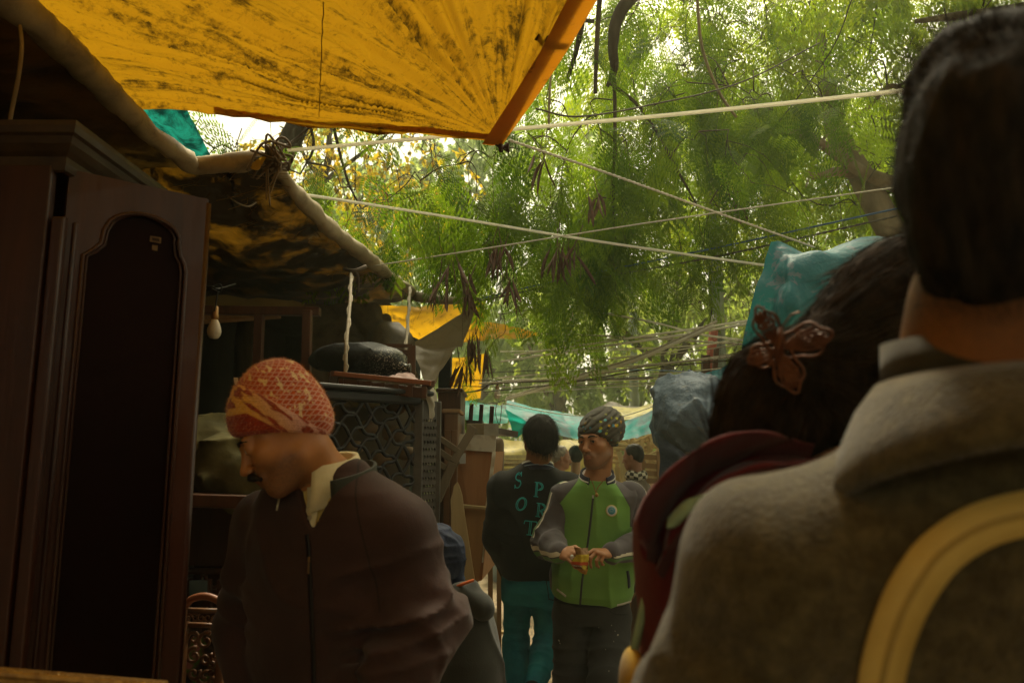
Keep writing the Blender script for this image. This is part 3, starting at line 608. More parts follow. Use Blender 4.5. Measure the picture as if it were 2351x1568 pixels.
# 2 tree at the right with the leaning pale trunk
tr2 = thing('leaning_tree', (3.9, 8.2, 0), 'tall tree with a pale leaning trunk and bright backlit crown, upper right', 'tree', 'trees over the market')
limbs = [([A(4.6,8.2,0), P(2130,700,8.0), P(2040,520,8.0), P(1975,400,8.1), P(1920,300,8.3), P(1900,200,8.6), P(1880,60,9)], [.20,.17,.15,.13,.11,.09,.05]),
         ([P(2160,470,7.9), P(2070,430,7.9), P(1990,400,7.8), P(1920,355,7.7), P(1860,315,7.6), P(1810,303,7.5)], [.10,.085,.07,.055,.045,.03]),
         ([P(1975,400,8.0), P(1920,395,7.8), P(1880,405,7.7), P(1850,400,7.6)], [.06,.05,.04,.03]),
         ([P(2120,420,8.5), P(2060,380,8.5), P(2040,300,8.6), P(2020,240,8.8)], [.045,.04,.035,.02]),
         ([P(2160,330,7.5), P(2060,200,7.5), P(1990,250,7.6), P(1890,320,7.7), P(1850,430,7.6)], [.03,.025,.02,.015,.008]),
         ([P(2420,10,6.5), P(2300,28,6.6), P(2200,38,6.8), P(2100,50,7.0)], [.06,.05,.04,.02]), ([P(2250,40,7), P(2190,120,7.2), P(2060,200,7.5)], [.025,.02,.015])]
cen = [(P(2000,150,8.5),(1.5,1.6,1.1)), (P(2250,180,8),(1.3,1.4,1.2)), (P(1800,330,8.6),(1.0,1.3,.8)), (P(2030,420,9.2),(1.1,1.2,.8)), (P(1750,80,8.6),(1.2,1.3,.7)), (P(1560,200,9),(1.2,1.3,.9)), (P(2300,420,9),(1.2,1.2,.9)), (P(2150,0,8),(1.6,1.3,.8)), (P(1700,-40,9),(1.7,1.4,.7))]
tw, ln = make_twigs(cen, limbs, r, 620, (.5,1.1), .2)
trunk(limbs, bark_l, tr2); wood_mesh(limbs, tw, ln, twigm, tr2, .005, .011); foliage(FR_M, tw, 4, 1.25, r, lf_bright, tr2, keep=lambda p: ~((p[:,0] > 2.5) & (p[:,0] < 4.5) & (p[:,2] > 3.5) & (p[:,2] < 5.2) & (p[:,1] < 7.9)))
# 3 broad-leaved tree beyond the pole
def broad_tree(nm, base, limbs, cen, n, per, sc, mat, label, bark=bark_d, leaf=None, lr=(.6,1.2), ro=.4):
    o = thing(nm, base, label, 'tree', 'trees over the market'); tw, ln = make_twigs(cen, limbs, r, n, lr, ro); trunk(limbs, bark, o); wood_mesh(limbs, tw, ln, twigm, o, .006, .014, 1)
    foliage(t_leaf() if leaf is None else leaf, tw, per, sc, r, mat, o, spread=.9, down=.5); return o
b = P(1545,1040,13); b = A(b[0], b[1], 0)
broad_tree('broadleaf_tree', b, [([b, A(b[0],b[1],1.6), P(1530,850,13), P(1560,700,13.4), P(1560,540,13.6)], [.2,.17,.14,.1,.05]), ([P(1530,850,13), P(1620,740,12.8), P(1700,650,12.8)], [.08,.06,.03]), ([P(1530,850,13), P(1430,760,12.8), P(1360,700,12.8)], [.07,.05,.03])],
    [(P(1560,650,13),(1.5,1.3,1.2)), (P(1700,600,12.6),(1.2,1.2,1.0)), (P(1420,740,12.8),(1.1,1.1,.8)), (P(1600,830,12.8),(1.1,1,.7)), (P(1640,720,12.4),(1.0,1,.8)), (P(1350,690,12.6),(.8,1,.7))], 260, 15, 1.35, lf_broad, 'broad-leaved tree with pale green leaves behind the concrete pole', bark_d)
b = A(-4.6, 12.5, 0)
broad_tree('sparse_tree', b, [([b, A(-4.4,12.3,3), P(740,420,11.5), P(760,300,11.5), P(800,200,11.6)], [.16,.13,.06,.04,.02]), ([P(740,420,11.5), P(820,360,11.3), P(900,300,11.3)], [.04,.03,.01]), ([P(740,420,11.5), P(690,340,11.3), P(680,260,11.3)], [.035,.025,.01])],
    [(P(760,420,11.3),(.9,.8,.7)), (P(860,300,11.4),(1.0,.9,.6)), (P(690,330,11.2),(.5,.6,.5)), (P(900,470,11.8),(.9,.8,.5))], 190, 13, 1.1, lf_yellow, 'thin tree with a few yellowing leaves against the white sky', bark_d)
# far row, paled by leaf colour as well as haze
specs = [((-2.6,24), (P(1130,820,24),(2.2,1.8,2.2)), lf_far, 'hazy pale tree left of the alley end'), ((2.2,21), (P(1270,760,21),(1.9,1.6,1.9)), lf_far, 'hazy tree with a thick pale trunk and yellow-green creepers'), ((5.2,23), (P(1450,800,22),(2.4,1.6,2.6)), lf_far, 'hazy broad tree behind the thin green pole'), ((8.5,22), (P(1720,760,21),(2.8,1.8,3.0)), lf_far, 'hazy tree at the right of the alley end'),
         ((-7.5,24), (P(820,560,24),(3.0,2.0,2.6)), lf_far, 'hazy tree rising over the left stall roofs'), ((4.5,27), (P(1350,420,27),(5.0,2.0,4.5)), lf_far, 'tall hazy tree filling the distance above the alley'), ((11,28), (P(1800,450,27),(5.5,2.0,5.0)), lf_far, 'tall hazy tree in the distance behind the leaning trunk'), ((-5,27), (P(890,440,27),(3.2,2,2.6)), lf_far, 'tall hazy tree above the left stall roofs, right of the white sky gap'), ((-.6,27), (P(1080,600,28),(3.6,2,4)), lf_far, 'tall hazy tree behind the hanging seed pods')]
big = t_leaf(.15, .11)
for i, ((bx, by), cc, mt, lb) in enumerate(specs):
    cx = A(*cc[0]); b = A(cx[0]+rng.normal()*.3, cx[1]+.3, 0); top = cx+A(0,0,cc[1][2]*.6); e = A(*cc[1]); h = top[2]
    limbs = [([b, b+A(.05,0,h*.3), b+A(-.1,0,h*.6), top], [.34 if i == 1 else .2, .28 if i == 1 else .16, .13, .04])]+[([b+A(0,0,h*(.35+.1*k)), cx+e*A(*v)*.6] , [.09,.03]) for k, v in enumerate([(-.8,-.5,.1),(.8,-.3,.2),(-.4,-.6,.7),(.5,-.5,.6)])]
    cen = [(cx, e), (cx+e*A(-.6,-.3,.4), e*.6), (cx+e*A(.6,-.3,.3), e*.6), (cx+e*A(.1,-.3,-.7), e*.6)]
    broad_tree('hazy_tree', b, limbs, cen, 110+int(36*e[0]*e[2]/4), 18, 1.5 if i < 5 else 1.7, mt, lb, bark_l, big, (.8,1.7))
# low undergrowth closing the alley end: stuff nobody could count
tw = []
for _ in range(420):
    x = r.uniform(-7, 11); y = r.uniform(17, 30); hgt = r.random()**1.5*2.6; p = [A(x, y, hgt)]; d = nrm(A(r.normal(), r.normal(), 1))
    for j in range(4): d = nrm(d+r.normal(size=3)*.3+A(0,0,-.2)); p.append(p[-1]+d*.35)
    tw.append(np.array(p))
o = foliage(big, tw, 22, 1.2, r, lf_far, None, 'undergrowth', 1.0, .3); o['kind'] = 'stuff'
for k in range(8):
    x = P(1240+k*40, 0, 16)[0]; 
# ------------------------------------------------------------------ left stalls: furniture
from mathutils.geometry import tessellate_polygon
def plate(outer, holes, t, frame):
    """a board with openings: 2-D loops -> thickness t; frame = (origin, x axis, y axis)"""
    o, ex, ey = [np.asarray(v, float) for v in frame]; n = np.cross(ex, ey); loops = [outer]+holes; pts = [q for l in loops for q in l]
    tr = tessellate_polygon([[Vector((q[0], q[1], 0)) for q in l] for l in loops]); m = len(pts)
    V = np.array([o+ex*q[0]+ey*q[1] for q in pts]); V = np.vstack([V-n*t/2, V+n*t/2]); F = []
    for a, b, c in tr: F += [(a, b, c), (c+m, b+m, a+m)]
    k = 0
    for l in loops:
        for i in range(len(l)): j = (i+1)%len(l); F.append((k+i, k+j, k+j+m, k+i+m))
        k += len(l)
    return V, F
dkwood = wood('dark_polished_wood', (.062,.019,.007), (.026,.008,.003), .32, .38, (1,1,.06), 16, .08)
mdwood = wood('red_brown_wood', (.12,.045,.016), (.055,.022,.009), .4, .4, (1,1,.1), 14)
tnwood = wood('tan_wood', (.36,.21,.09), (.25,.135,.055), .6, .25, (1,1,.1), 12)
plywood = wood('orange_plywood', (.50,.24,.10), (.38,.17,.065), .6, .25, (1,1,.07), 9)
rawood = wood('raw_wood', (.60,.45,.22), (.45,.31,.14), .85, .15, (1,1,.05), 12)
grwood = wood('weathered_wood', (.20,.155,.10), (.12,.09,.055), .85, .15, (1,1,.1), 12)
black = M('black_paint', (.010,.010,.010), (.02,.018,.015), 8, .5, .35, .1)
whitep = M('flaking_white_paint', (.66,.60,.46), (.42,.34,.22), 9, .7, .3, .4, 40, .004, lo=.45, hi=.6)
# -- wardrobe with its door swung open
O = P(92, 1300, 1.60); O = A(P(150,285,1.72)[0], O[1]-.02, 0); H = P(150,285,1.72)[2]
wr = thing('wardrobe', O+A(-.3,.33,0), 'tall dark polished wooden wardrobe at the left edge with an arched door standing open', 'wardrobe')
WL = .66; mb = MB(); mb.box(O+A(-.32,.0,H/2-.05), (.60,.024,H-.1), None, .004); mb.box(O+A(-.31,WL,H/2-.05), (.60,.024,H-.1)); mb.box(O+A(-.62,WL/2,H/2-.05), (.018,WL-.03,H-.1)); mb.box(O+A(-.31,WL/2,H-.1), (.59,WL-.03,.02)); mb.box(O+A(-.31,WL/2,.12), (.59,WL-.03,.02)); mb.box(O+A(-.31,WL/2,1.2), (.57,WL-.03,.018))
mb.build('body', dkwood, wr)
mb = MB()
for x, wd, dp in ((0,.020,.030),(.022,.014,.018),(.038,.012,.034),(.055,.022,.02)): mb.box(O+A(-.015+dp*.5, x+.004, H/2-.12), (dp, wd, H-.2), None, .005)
mb.box(O+A(0,WL-.05,H/2-.12), (.03,.08,H-.2), None, .005); mb.box(O+A(0,WL/2,H-.14),(.026,WL-.18,.09), None, .005); mb.build('face_frame', dkwood, wr)
prof = [(0,-.10),(.012,-.095),(.018,-.075),(.020,-.060),(.035,-.048),(.052,-.030),(.060,-.012),(.074,-.006),(.080,.012),(.080,.026),(0,.026)]
V, F = [], []
loopn = len(prof)
for (bx, by, ox, oy) in ((-.63,0,0,-1),(0,0,1,-1),(0,WL,1,1),(-.63,WL,0,1)):
    V += [O+A(bx+ox*p*.6, by+oy*p*.6, H+z*.85-.03) for p, z in prof]
for i in range(3): F += [(i*loopn+k, i*loopn+(k+1)%loopn, (i+1)*loopn+(k+1)%loopn, (i+1)*loopn+k) for k in range(loopn)]
F += [tuple(range(loopn)), tuple(range(4*loopn-1, 3*loopn-1, -1))]
obj('cornice', V, F, wood('cornice_wood', (.060,.034,.012), (.026,.014,.006), .36, .35, (1,.08,1), 14, .1), wr, False)
hz = P(158,392,1.75); fz = P(476,461,1.956); ex = nrm(A(fz[0]-hz[0], fz[1]-hz[1], 0)); Wd = np.hypot(fz[0]-hz[0], fz[1]-hz[1]); ey = A(0,0,1); zt = hz[2]; zb = .16; Hd = zt-zb
dr = (A(hz[0], hz[1], zb), ex, ey)
ar = [(.042,.10),(.042,Hd-.20),(.062,Hd-.185),(.078,Hd-.165),(.082,Hd-.130)]+[(.085+(Wd-.15)*.5*(1-math.cos(a)), Hd-.130+.055*math.sin(a)) for a in np.linspace(.15,math.pi-.15,12)]+[(Wd-.068,Hd-.130),(Wd-.062,Hd-.165),(Wd-.050,Hd-.185),(Wd-.046,Hd-.205),(Wd-.046,.10)]
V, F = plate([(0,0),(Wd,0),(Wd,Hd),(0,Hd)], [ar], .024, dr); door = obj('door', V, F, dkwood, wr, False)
nd = np.cross(ex, ey); mb = MB(); V3 = [dr[0]+ex*a+ey*b+nd*.0 for a, b in ar]
for s in (-1, 1):
    mb.tube(np.array([v+nd*s*.013 for v in V3]), .0055, 6); mb.tube(np.array([dr[0]+ex*(a+(.009 if a < Wd/2 else -.009))+ey*b+nd*s*.006 for a, b in ar]), .004, 6)
mb.tube([dr[0]+nd*.0+ex*(Wd-.002)+A(0,0,.01), dr[0]+ex*(Wd-.002)+A(0,0,Hd-.01)], .0135, 8)
mb.build('arch_moulding', dkwood, door, True)
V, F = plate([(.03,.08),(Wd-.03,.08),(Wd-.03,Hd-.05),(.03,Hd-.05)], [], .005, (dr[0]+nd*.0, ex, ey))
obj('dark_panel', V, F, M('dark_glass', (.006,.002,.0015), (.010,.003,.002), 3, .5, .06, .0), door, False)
fr = -np.sign(nd@(CAM-dr[0])) if 0 else 1.0
sg = np.sign(nd@(CAM-dr[0]))
for (px, py, w_, h_, c) in ((359,549,.026,.015,(.16,.105,.04)),(356,569,.013,.013,(.18,.13,.05))):
    q = P(px,py,1.85); t_ = ((q-dr[0])@ex); mb = MB(); mb.box(dr[0]+ex*t_+A(0,0,q[2]-zb)+nd*sg*.0045, (w_,.002,h_), np.array([ex, nd, ey]).T); st = mb.build('paper_sticker', M('sticker', c, (.10,.06,.03), 40), door)
    if w_ > .02: mb = MB(); mb.box(dr[0]+ex*t_+A(0,0,q[2]-zb)+nd*sg*.006, (.017,.001,.007), np.array([ex, nd, ey]).T); mb.build('faded_print', M('sticker_ink', (.03,.015,.008)), st)
mb = MB()
for z in (.35, Hd*.5, Hd-.2): V, F = lathe(dr[0]+A(0,0,z)-ex*.004+nd*sg*.008, [(.005,-.03),(.006,-.028),(.006,.028),(.005,.03)], 8); mb.add(V, F)
mb.build('hinge', M('dull_brass', (.14,.08,.03), (.08,.045,.02), metal=.7, rough=.5), wr, True)
# gilt frame in front of the wardrobe foot
gf = thing('picture_frame', P(150,1560,1.15), 'gilt carved frame edge low in the bottom left corner', 'picture frame')
gold = M('gilt', (.42,.24,.05), (.20,.10,.02), 60, .42, .5, .5, 90, .003, metal=.35)
a, b = P(-60,1545,1.15), P(380,1580,1.2); mb = MB(); mb.bar(a, b, .04, .016, bev=.004); mb.tube([a+A(0,-.02,.008), b+A(0,-.02,.008)], .006, 8)
for k in range(44): q = a+(b-a)*(k+.5)/44+A(0,-.014+.004*(k%2),.009-.011*((k+1)%2)); V, F = lathe(q, [(.001,-.004),(.004,-.002),(.0045,.001),(.003,.004),(.001,.005)], 7, (0,-1,.3)); mb.add(V, F)
for c_ in (a, b): mb.bar(c_, c_+A(0,.06,-.5), .04, .016, (0,1,.1), .003)
mb.bar(a+A(0,.06,-.5), b+A(0,.06,-.5), .04, .016); mb.build('carved_moulding', gold, gf)
# stall posts and beams; black cloth added to keep light out behind them
sb = thing('stall_light_block', A(-2.9,5,0), 'added black cloth keeping light out of the left stalls', 'cloth wall')
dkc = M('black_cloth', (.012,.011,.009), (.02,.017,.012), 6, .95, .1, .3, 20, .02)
cloth('back_light_block', [[A(-2.9+.05*math.sin(y*3), y, z) for y in np.linspace(-1.5,9.5,12)] for z in (0,1,2,3.35)], dkc, 6, 6, .06, 1.5, 3, None, sb)
cloth('end_light_block', [[A(x, 9.3, z) for x in np.linspace(-3.1,-1.15,5)] for z in (0,1,2,3.2)], dkc, 6, 6, .05, 1.5, 5, None, sb)
cloth('roof_light_block', [[A(x, y, 3.05-.06*math.sin(x*2)) for x in np.linspace(-3.2,-1.25,5)] for y in np.linspace(4.2,9.5,6)], dkc, 6, 6, .05, 1.5, 9, None, sb)
cloth('near_roof_light_block', [[A(x, y, 3.02-.04*math.sin(x*2)) for x in np.linspace(-3.2,-1.75,5)] for y in np.linspace(-1.6,4.5,6)], dkc, 6, 6, .05, 1.5, 11, None, sb)
fr1 = thing('post_frame', P(600,720,3.9), 'brown timber frame of two posts and a cross beam above the beanie man', 'timber frame')
mb = MB(); mb.bar(P(455,712,3.9), P(735,716,3.9), .05, .045, bev=.004); mb.build('beam', mdwood, fr1)
for a_, b_ in ((P(596,722,3.9),P(606,860,3.88)),(P(706,712,3.85),P(716,980,3.85))): mb = MB(); e_ = A(b_[0], b_[1], 0); mb.bar(a_, e_, .045, .045, (0,1,0), bev=.004); mb.build('post', mdwood, fr1)
pl = thing('plank', P(540,728,4.3), 'pale rough plank lying along the beam behind the light bulb', 'plank'); mb = MB(); mb.bar(P(450,735,4.3), P(640,722,4.3), .10, .035, bev=.006); mb.build('board', tnwood, pl)
mb = MB(); mb.bar(P(545,898,3.4), P(640,868,3.6), .03, .03, bev=.004); mb.bar(P(545,898,3.4), P(540,870,3.45), .02, .02); mb.bar(P(560,905,3.4), P(690,905,3.5), .035, .012)
mb.build('broken_wood', tnwood, None, label='pale broken strip of wood sticking up behind the beanie', cat='wood scrap')
# hanging bulb on knotted wire
def bulb(px, py, d, lab, wire, s=1., dim=1.):
    c = P(px, py, d); t = thing('light_bulb', c, lab, 'light bulb', 'unlit bulbs'); V, F = lathe(c, [(.004*s,-.040*s),(.018*s,-.037*s),(.027*s,-.024*s),(.030*s,-.008*s),(.028*s,.006*s),(.022*s,.024*s),(.016*s,.038*s),(.0135*s,.044*s)], 18)
    obj('globe', V, F, M('frosted_glass', (.75*dim,.68*dim,.52*dim), (.62*dim,.55*dim,.42*dim), rough=.35, bump=0), t); V, F = lathe(c, [(.0135*s,.044*s),(.016*s,.046*s),(.016*s,.066*s),(.013*s,.070*s),(.013*s,.10*s),(.006*s,.104*s)], 14); obj('holder', V, F, M('old_brass', (.35,.2,.08)), t)
    mb = MB()
    for wpts in wire: mb.tube(crom(Ps(wpts), 6), .0035*s, 5)
    mb.build('wire', black, t, True)
bulb(492,757,2.9, 'unlit frosted bulb on knotted black wire under the left roof sheet', [[(492,715,2.9),(497,690,2.9),(500,668,2.9)], [(440,657,2.95),(485,658,2.9),(500,663,2.9),(540,652,3.1)], [(440,664,2.95),(480,666,2.9),(492,657,2.9),(508,655,2.88),(505,672,2.9),(488,664,2.9)]], .9, .7)
bulb(1142,905,7.6, 'small unlit bulb hanging over the far end of the left row', [[(1142,885,7.6),(1142,876,7.6)], [(1100,888,7.6),(1130,880,7.6),(1142,875,7.6),(1165,880,7.6)], [(1140,926,7.6),(1138,950,7.6),(1146,975,7.6),(1150,955,7.6),(1152,930,7.6)], [(1110,928,7.6),(1140,924,7.6),(1165,918,7.6)]], 1.15)
# hanging shelf with cushion
hs_ = thing('hanging_shelf', P(880,870,3.5), 'red-brown wooden swing tray hung on two ropes under the stall roof', 'swing tray')
orw = wood('orange_wood', (.28,.09,.03), (.16,.05,.018), .4, .4, (.1,1,1), 14); A1, A2, B1, B2 = P(768,858,3.4), P(990,880,3.4), P(868,800,4.1), P(946,811,4.1)
mb = MB(); mb.bar(A1, A2, .03, .022, bev=.003); mb.build('front_rail', orw, hs_); mb = MB(); mb.bar(A1+A(.02,.02,-.045), A2+A(-.02,.02,-.045), .025, .05, bev=.003)
for k in range(7): q = A1+(A2-A1)*(k+.5)/7+A(0,.006,-.045); mb.box(q, (.02,.02,.052))
mb.build('lower_rail', mdwood, hs_); mb = MB(); mb.bar(B1-A(.25,0,0), B2, .03, .03, bev=.003); mb.bar(B1-A(.25,0,-.02), B2+A(0,0,.04), .02, .02); mb.build('back_rail', mdwood, hs_)
mb = MB(); C2 = A(B2[0]+.03, B2[1], A2[2]); C1 = A(B1[0]-.25, B1[1], A1[2]); mb.bar(A2, C2, .035, .03, bev=.003); mb.bar(B2+A(.0,-.0,.04), A(B2[0],B2[1],C2[2]-.02), .04, .03, (0,1,0)); mb.bar(A1, C1, .035, .025); mb.bar(B1-A(.25,0,0), C1, .03, .03, (0,1,0)); mb.build('end_rail', mdwood, hs_)
mb = MB(); mb.slab([A1+A(.02,.01,-.02), A2+A(-.02,.01,-.02), C2+A(-.02,0,-.02), C1+A(.02,0,-.02)], (0,0,-1), .012); mb.build('deck', dkwood, hs_)
for nm, pts in (('rope', [(806,628,4.0),(803,700,3.7),(795,790,3.45),(793,856,3.4)]), ('rope', [(941,660,5.0),(938,720,4.6),(931,810,4.1)])):
    q = crom(Ps(pts), 8); mb = MB(); mb.tube(q, .0085, 6); mb.tube(q+A(.01,0,0)*np.sin(np.arange(len(q))*1.2)[:,None], .006, 5); mb.build(nm, M('pale_rope', (.42,.36,.26), (.30,.25,.17), 60), hs_, True)
mb = MB(); mb.tube(crom(Ps([(805,630,4.0),(815,622,4.0),(823,640,4.0),(822,672,4.0)]), 5), .007, 5); mb.tube(crom(Ps([(790,618,4.05),(815,622,4.0),(840,612,4.05)]), 4), .012, 6); mb.build('knot_tails', M('dark_cord', (.05,.03,.02)), hs_, True)
cu = thing('cushion', P(830,820,3.7), 'black cushion with a sequinned corner lying on the hanging tray', 'cushion')
t = NT('black_sequin_cloth'); v = t.coord('Object'); vo = t.n('TexVoronoi'); vo.inputs['Scale'].default_value = 90; t.l(v, vo.inputs['Vector']); m = t.step(t.attr('edge'), .5, .25)
seq = t.math('MULTIPLY', t.ramp(t.noise(v, 120, 2), [(.55, 0.), (.66, 1.)]), m); blk = t.bsdf(t.mix(seq, (.014,.015,.013), (.42,.38,.28)), t.ramp(m, [(0,.85),(1,.35)]), .35, t.bump(vo.outputs['Distance'], .25, .004))
c = P(822,826,3.72); sculpt('cover', [('u',0,ell(c,(.23,.22,.078))), ('u',.07,cone(c+A(.06,0,-.01),c+A(.25,-.05,-.055),.055,.012)), ('d',0,lambda p: -(1-np.abs(vnoise(p*9,3)))**4*.02)], c-A(.5,.4,.25), c+A(.5,.4,.25), .014, blk, cu, lambda V: {'edge': (V[:,0]-c[0])/.24*.9+(-(V[:,2]-c[2]))/.1*.35})
mb = MB(); q = P(925,850,3.5); cl = cloth('cloth_scrap', [Ps([(895,862,3.42),(925,850,3.6),(950,862,3.7)]), Ps([(900,872,3.40),(935,866,3.45),(965,872,3.5)])], M('dusty_pink_cloth', (.34,.23,.20), (.25,.16,.14)), 8, 8, .02, 9, 4, label='crumpled dusty pink cloth beside the black cushion', cat='cloth')
# black lattice cabinet
lc = thing('lattice_cabinet', P(890,1000,3.4), 'black cabinet with a curling lattice front below the hanging tray', 'cabinet')
L0, L1 = P(730,905,3.15), P(962,918,3.5); zb = 0.75; gx = nrm(A(L1[0]-L0[0], L1[1]-L0[1], 0)); Wl = np.hypot(*(L1-L0)[:2]); zt = (L0[2]+L1[2])/2
mb = MB()
def lp(u, z): return A(L0[0]+gx[0]*u, L0[1]+gx[1]*u, z)
cell = .098
for i in range(-6, 10):
    for s in (1, -1):
        pts = []
        for k in range(0, 61):
            a_ = k/60*Wl; z = zt-.03-i*cell*1.0+s*a_*.9-(0 if s > 0 else -Wl*.0)+.016*math.sin(a_/cell*2*math.pi*.94+i*math.pi)
            if zt-.55 < z < zt-.02: pts.append(lp(a_, z))
            else:
                if len(pts) > 3: mb.tube(pts, .0085, 6)
                pts = []
        if len(pts) > 3: mb.tube(pts, .0085, 6)
mb.build('lattice', black, lc, True)
mb = MB(); mb.bar(lp(-.02,zt), lp(Wl,zt), .05, .05, bev=.012); mb.bar(lp(-.02,zt+.035), lp(Wl+.06,zt+.03), .09, .024, bev=.01); mb.bar(lp(-.02,zt-.57), lp(Wl,zt-.57), .04, .05); mb.bar(lp(0,zt), lp(0,.0), .05, .05, (0,1,0)); mb.build('frame', black, lc)
grp = M('grey_black_paint', (.085,.075,.06), (.05,.043,.035), 12, .6, .35); sx = nrm(A(.62,.78,0)); q0 = lp(Wl,0); 
out = [(0,.05),(.13,.05),(.13,zt),(0,zt)]; holes = [[(.028+.019*i+(j%2)*.0095, .5+j*.034),(.036+.019*i+(j%2)*.0095, .5+j*.034+.011),(.028+.019*i+(j%2)*.0095,.5+j*.034+.022),(.020+.019*i+(j%2)*.0095,.5+j*.034+.011)] for i in range(5) for j in range(int((zt-.56)/.034)) if not (8 <= j <= 10)]
V, F = plate(out, holes, .012, (A(q0[0],q0[1],0), sx, A(0,0,1))); obj('fretted_side', V, F, grp, lc, False); mb = MB(); mb.bar(lp(Wl,zt), lp(Wl,0), .042, .042, (0,1,0), .004); mb.bar(A(q0[0],q0[1],0)+sx*.13, A(q0[0],q0[1],zt)+sx*.13, .03, .03, (0,1,0), .004); mb.build('corner_post', grp, lc)
mb = MB(); mb.slab([lp(.0,0)+A(-.1,.45,0), lp(Wl,0)+A(-.1,.45,0), lp(Wl,zt-.02)+A(-.1,.45,0), lp(0,zt-.02)+A(-.1,.45,0)], (0,1,0), .01); mb.build('back_panel', M('dusty_back_panel', (.11,.085,.045), (.07,.05,.03), 5), lc)
# pale stones/crockery glimpsed through the lattice
for i, (px, py, d, s) in enumerate([(845,985,3.55,.05),(905,1000,3.6,.06),(935,1045,3.6,.05),(880,1060,3.55,.05),(815,1030,3.5,.045),(950,935,3.7,.05),(910,940,3.7,.05)]):
    c = P(px,py,d); V, F = lathe(c, [(.02,-s*.5),(s*.8,-s*.3),(s,0),(s*.9,s*.5),(s*.5,s*.8),(.01,s*.85)], 12); o = obj('clay_pot', V, F, M('dusty_clay', (.34,.24,.13), (.24,.17,.10)), label='dusty tan pot stored behind the black lattice', cat='pot', group='pots behind the lattice')
cb = thing('cloth_bundle', P(985,960,3.75), 'grey-white rag tied over the corner of the lattice cabinet', 'rag')
cloth('rag', [Ps([(968,890,3.6),(995,885,3.6),(1004,905,3.65)]), Ps([(965,905,3.5),(992,910,3.52),(1006,935,3.6)]), Ps([(985,930,3.52),(996,945,3.55),(1000,960,3.6)]), Ps([(984,1010,3.55),(992,1015,3.56),(997,1012,3.6)])], M('rag_cloth', (.40,.36,.27), (.28,.25,.18)), 8, 8, .02, 9, 4, None, cb)
# leaning chair frame
ch = thing('wooden_chair', P(1040,1050,3.8), 'weathered wooden chair back lying on its side, one long leg pointing up to the right', 'chair')
mb = MB(); mb.bar(P(1003,1150,3.75), P(1040,1062,3.8), .045, .03, (0,1,0), .005); mb.bar(P(1040,1062,3.8), P(1088,980,3.85), .042, .03, (0,1,0), .005); mb.build('leg', grwood, ch)
for a_, b_ in (((978,985),(1062,1042)),((976,1012),(1052,1066)),((974,1042),(1040,1085)),((965,1080),(1028,1118))): mb = MB(); mb.bar(P(*a_,3.75), P(*b_,3.82), .03, .022, (0,1,0), .004); mb.build('slat', grwood, ch)
mb = MB(); mb.bar(P(970,968,3.72), P(966,1120,3.7), .04, .03, (0,1,0), .005); mb.build('leg', grwood, ch)
# dark cupboard column and the two brown cupboards
mb = MB(); q = P(1022,800,5.0); mb.bar(P(1024,780,5.4), A(P(1024,960,5.4)[0]-.02, P(1024,780,5.4)[1], 0), .09, .10, (0,1,0), .006); mb.build('black_post', black, None, label='thick black post under the hanging brown sheet tip', cat='post')
def cupboard(px0, px1, pyt, d, dep, mat, lab, nm='cupboard', trim=None, shelf=None, zb=0.):
    a_, b_ = P(px0,pyt,d), P(px1,pyt,d); z = a_[2]; t = thing(nm, A((a_[0]+b_[0])/2, a_[1], zb), lab, 'cupboard'); w_ = b_[0]-a_[0]; cx = (a_[0]+b_[0])/2; y = a_[1]+dep/2
    mb = MB(); mb.box((cx,y,(z+zb)/2), (w_,dep,z-zb), None, .006); mb.build('carcass', mat, t)
    mb = MB(); mb.box((cx,y-.005,z+.012), (w_+.03,dep+.03,.024), None, .006); mb.build('top', trim or mat, t)
    mb = MB(); mb.box((cx-w_*.24,a_[1]-.006,(z+zb)*.5+.02), (w_*.44,.012,(z-zb)*.86), None, .004); mb.box((cx+w_*.24,a_[1]-.006,(z+zb)*.5+.02), (w_*.44,.012,(z-zb)*.86), None, .004)
    mb.build('doors', mat, t); return t
cupboard(1006,1058,900,5.1,.5, mdwood, 'tall brown cupboard beside the black post')
cupboard(1020,1052,948,4.75,.35, wood('mid_brown_wood', (.20,.10,.04), (.12,.055,.02)), 'narrower brown cupboard with a pale top edge in front of the tall one', trim=tnwood)
# plywood cabinet lying open side to the alley
pc = thing('plywood_cabinet', P(1090,1180,4.4), 'orange plywood cabinet with a flaking white top and pale middle shelf edge', 'cabinet')
ct = [P(1062,1020,4.4), P(1140,1028,4.3), P(1150,1000,4.9), P(1075,992,5.0)]
mb = MB(); a_, b_ = P(1052,1030,4.35), P(1136,1036,4.25); a2, b2 = P(1046,1345,4.25), P(1106,1332,4.15); a2[2] = max(a2[2], .02); b2[2] = max(b2[2], .02); mb.slab([a_, b_, b2, a2], (0,1,0), .03); mb.build('front_board', plywood, pc)
mb = MB(); mb.slab([b_+A(.002,.03,0), b2+A(.002,.03,0), b2+A(.06,.6,0), b_+A(.05,.6,0)], (-1,0,0), .02); mb.build('side_board', plywood, pc)
mb = MB(); a_, b_ = P(1056,996,4.34), P(1139,1000,4.24); a3, b3 = P(1052,1032,4.34), P(1137,1038,4.24); mb.slab([a_+A(0,-.012,0), b_+A(0,-.012,0), b3+A(0,-.012,0), a3+A(0,-.012,0)], (0,1,0), .05); mb.bar(b3+A(-.006,-.012,0), P(1118,1168,4.2)+A(0,-.015,0), .02, .03, (0,1,0)); mb.bar(P(1117,1170,4.2)+A(0,-.015,0), P(1108,1290,4.15)+A(0,-.015,0), .008, .02, (0,1,0)); mb.build('white_edge', whitep, pc)
mb = MB(); mb.bar(P(1060,1160,4.27)+A(0,-.03,0), P(1122,1166,4.17)+A(0,-.03,0), .035, .018, bev=.003); mb.build('shelf_edge', rawood, pc)
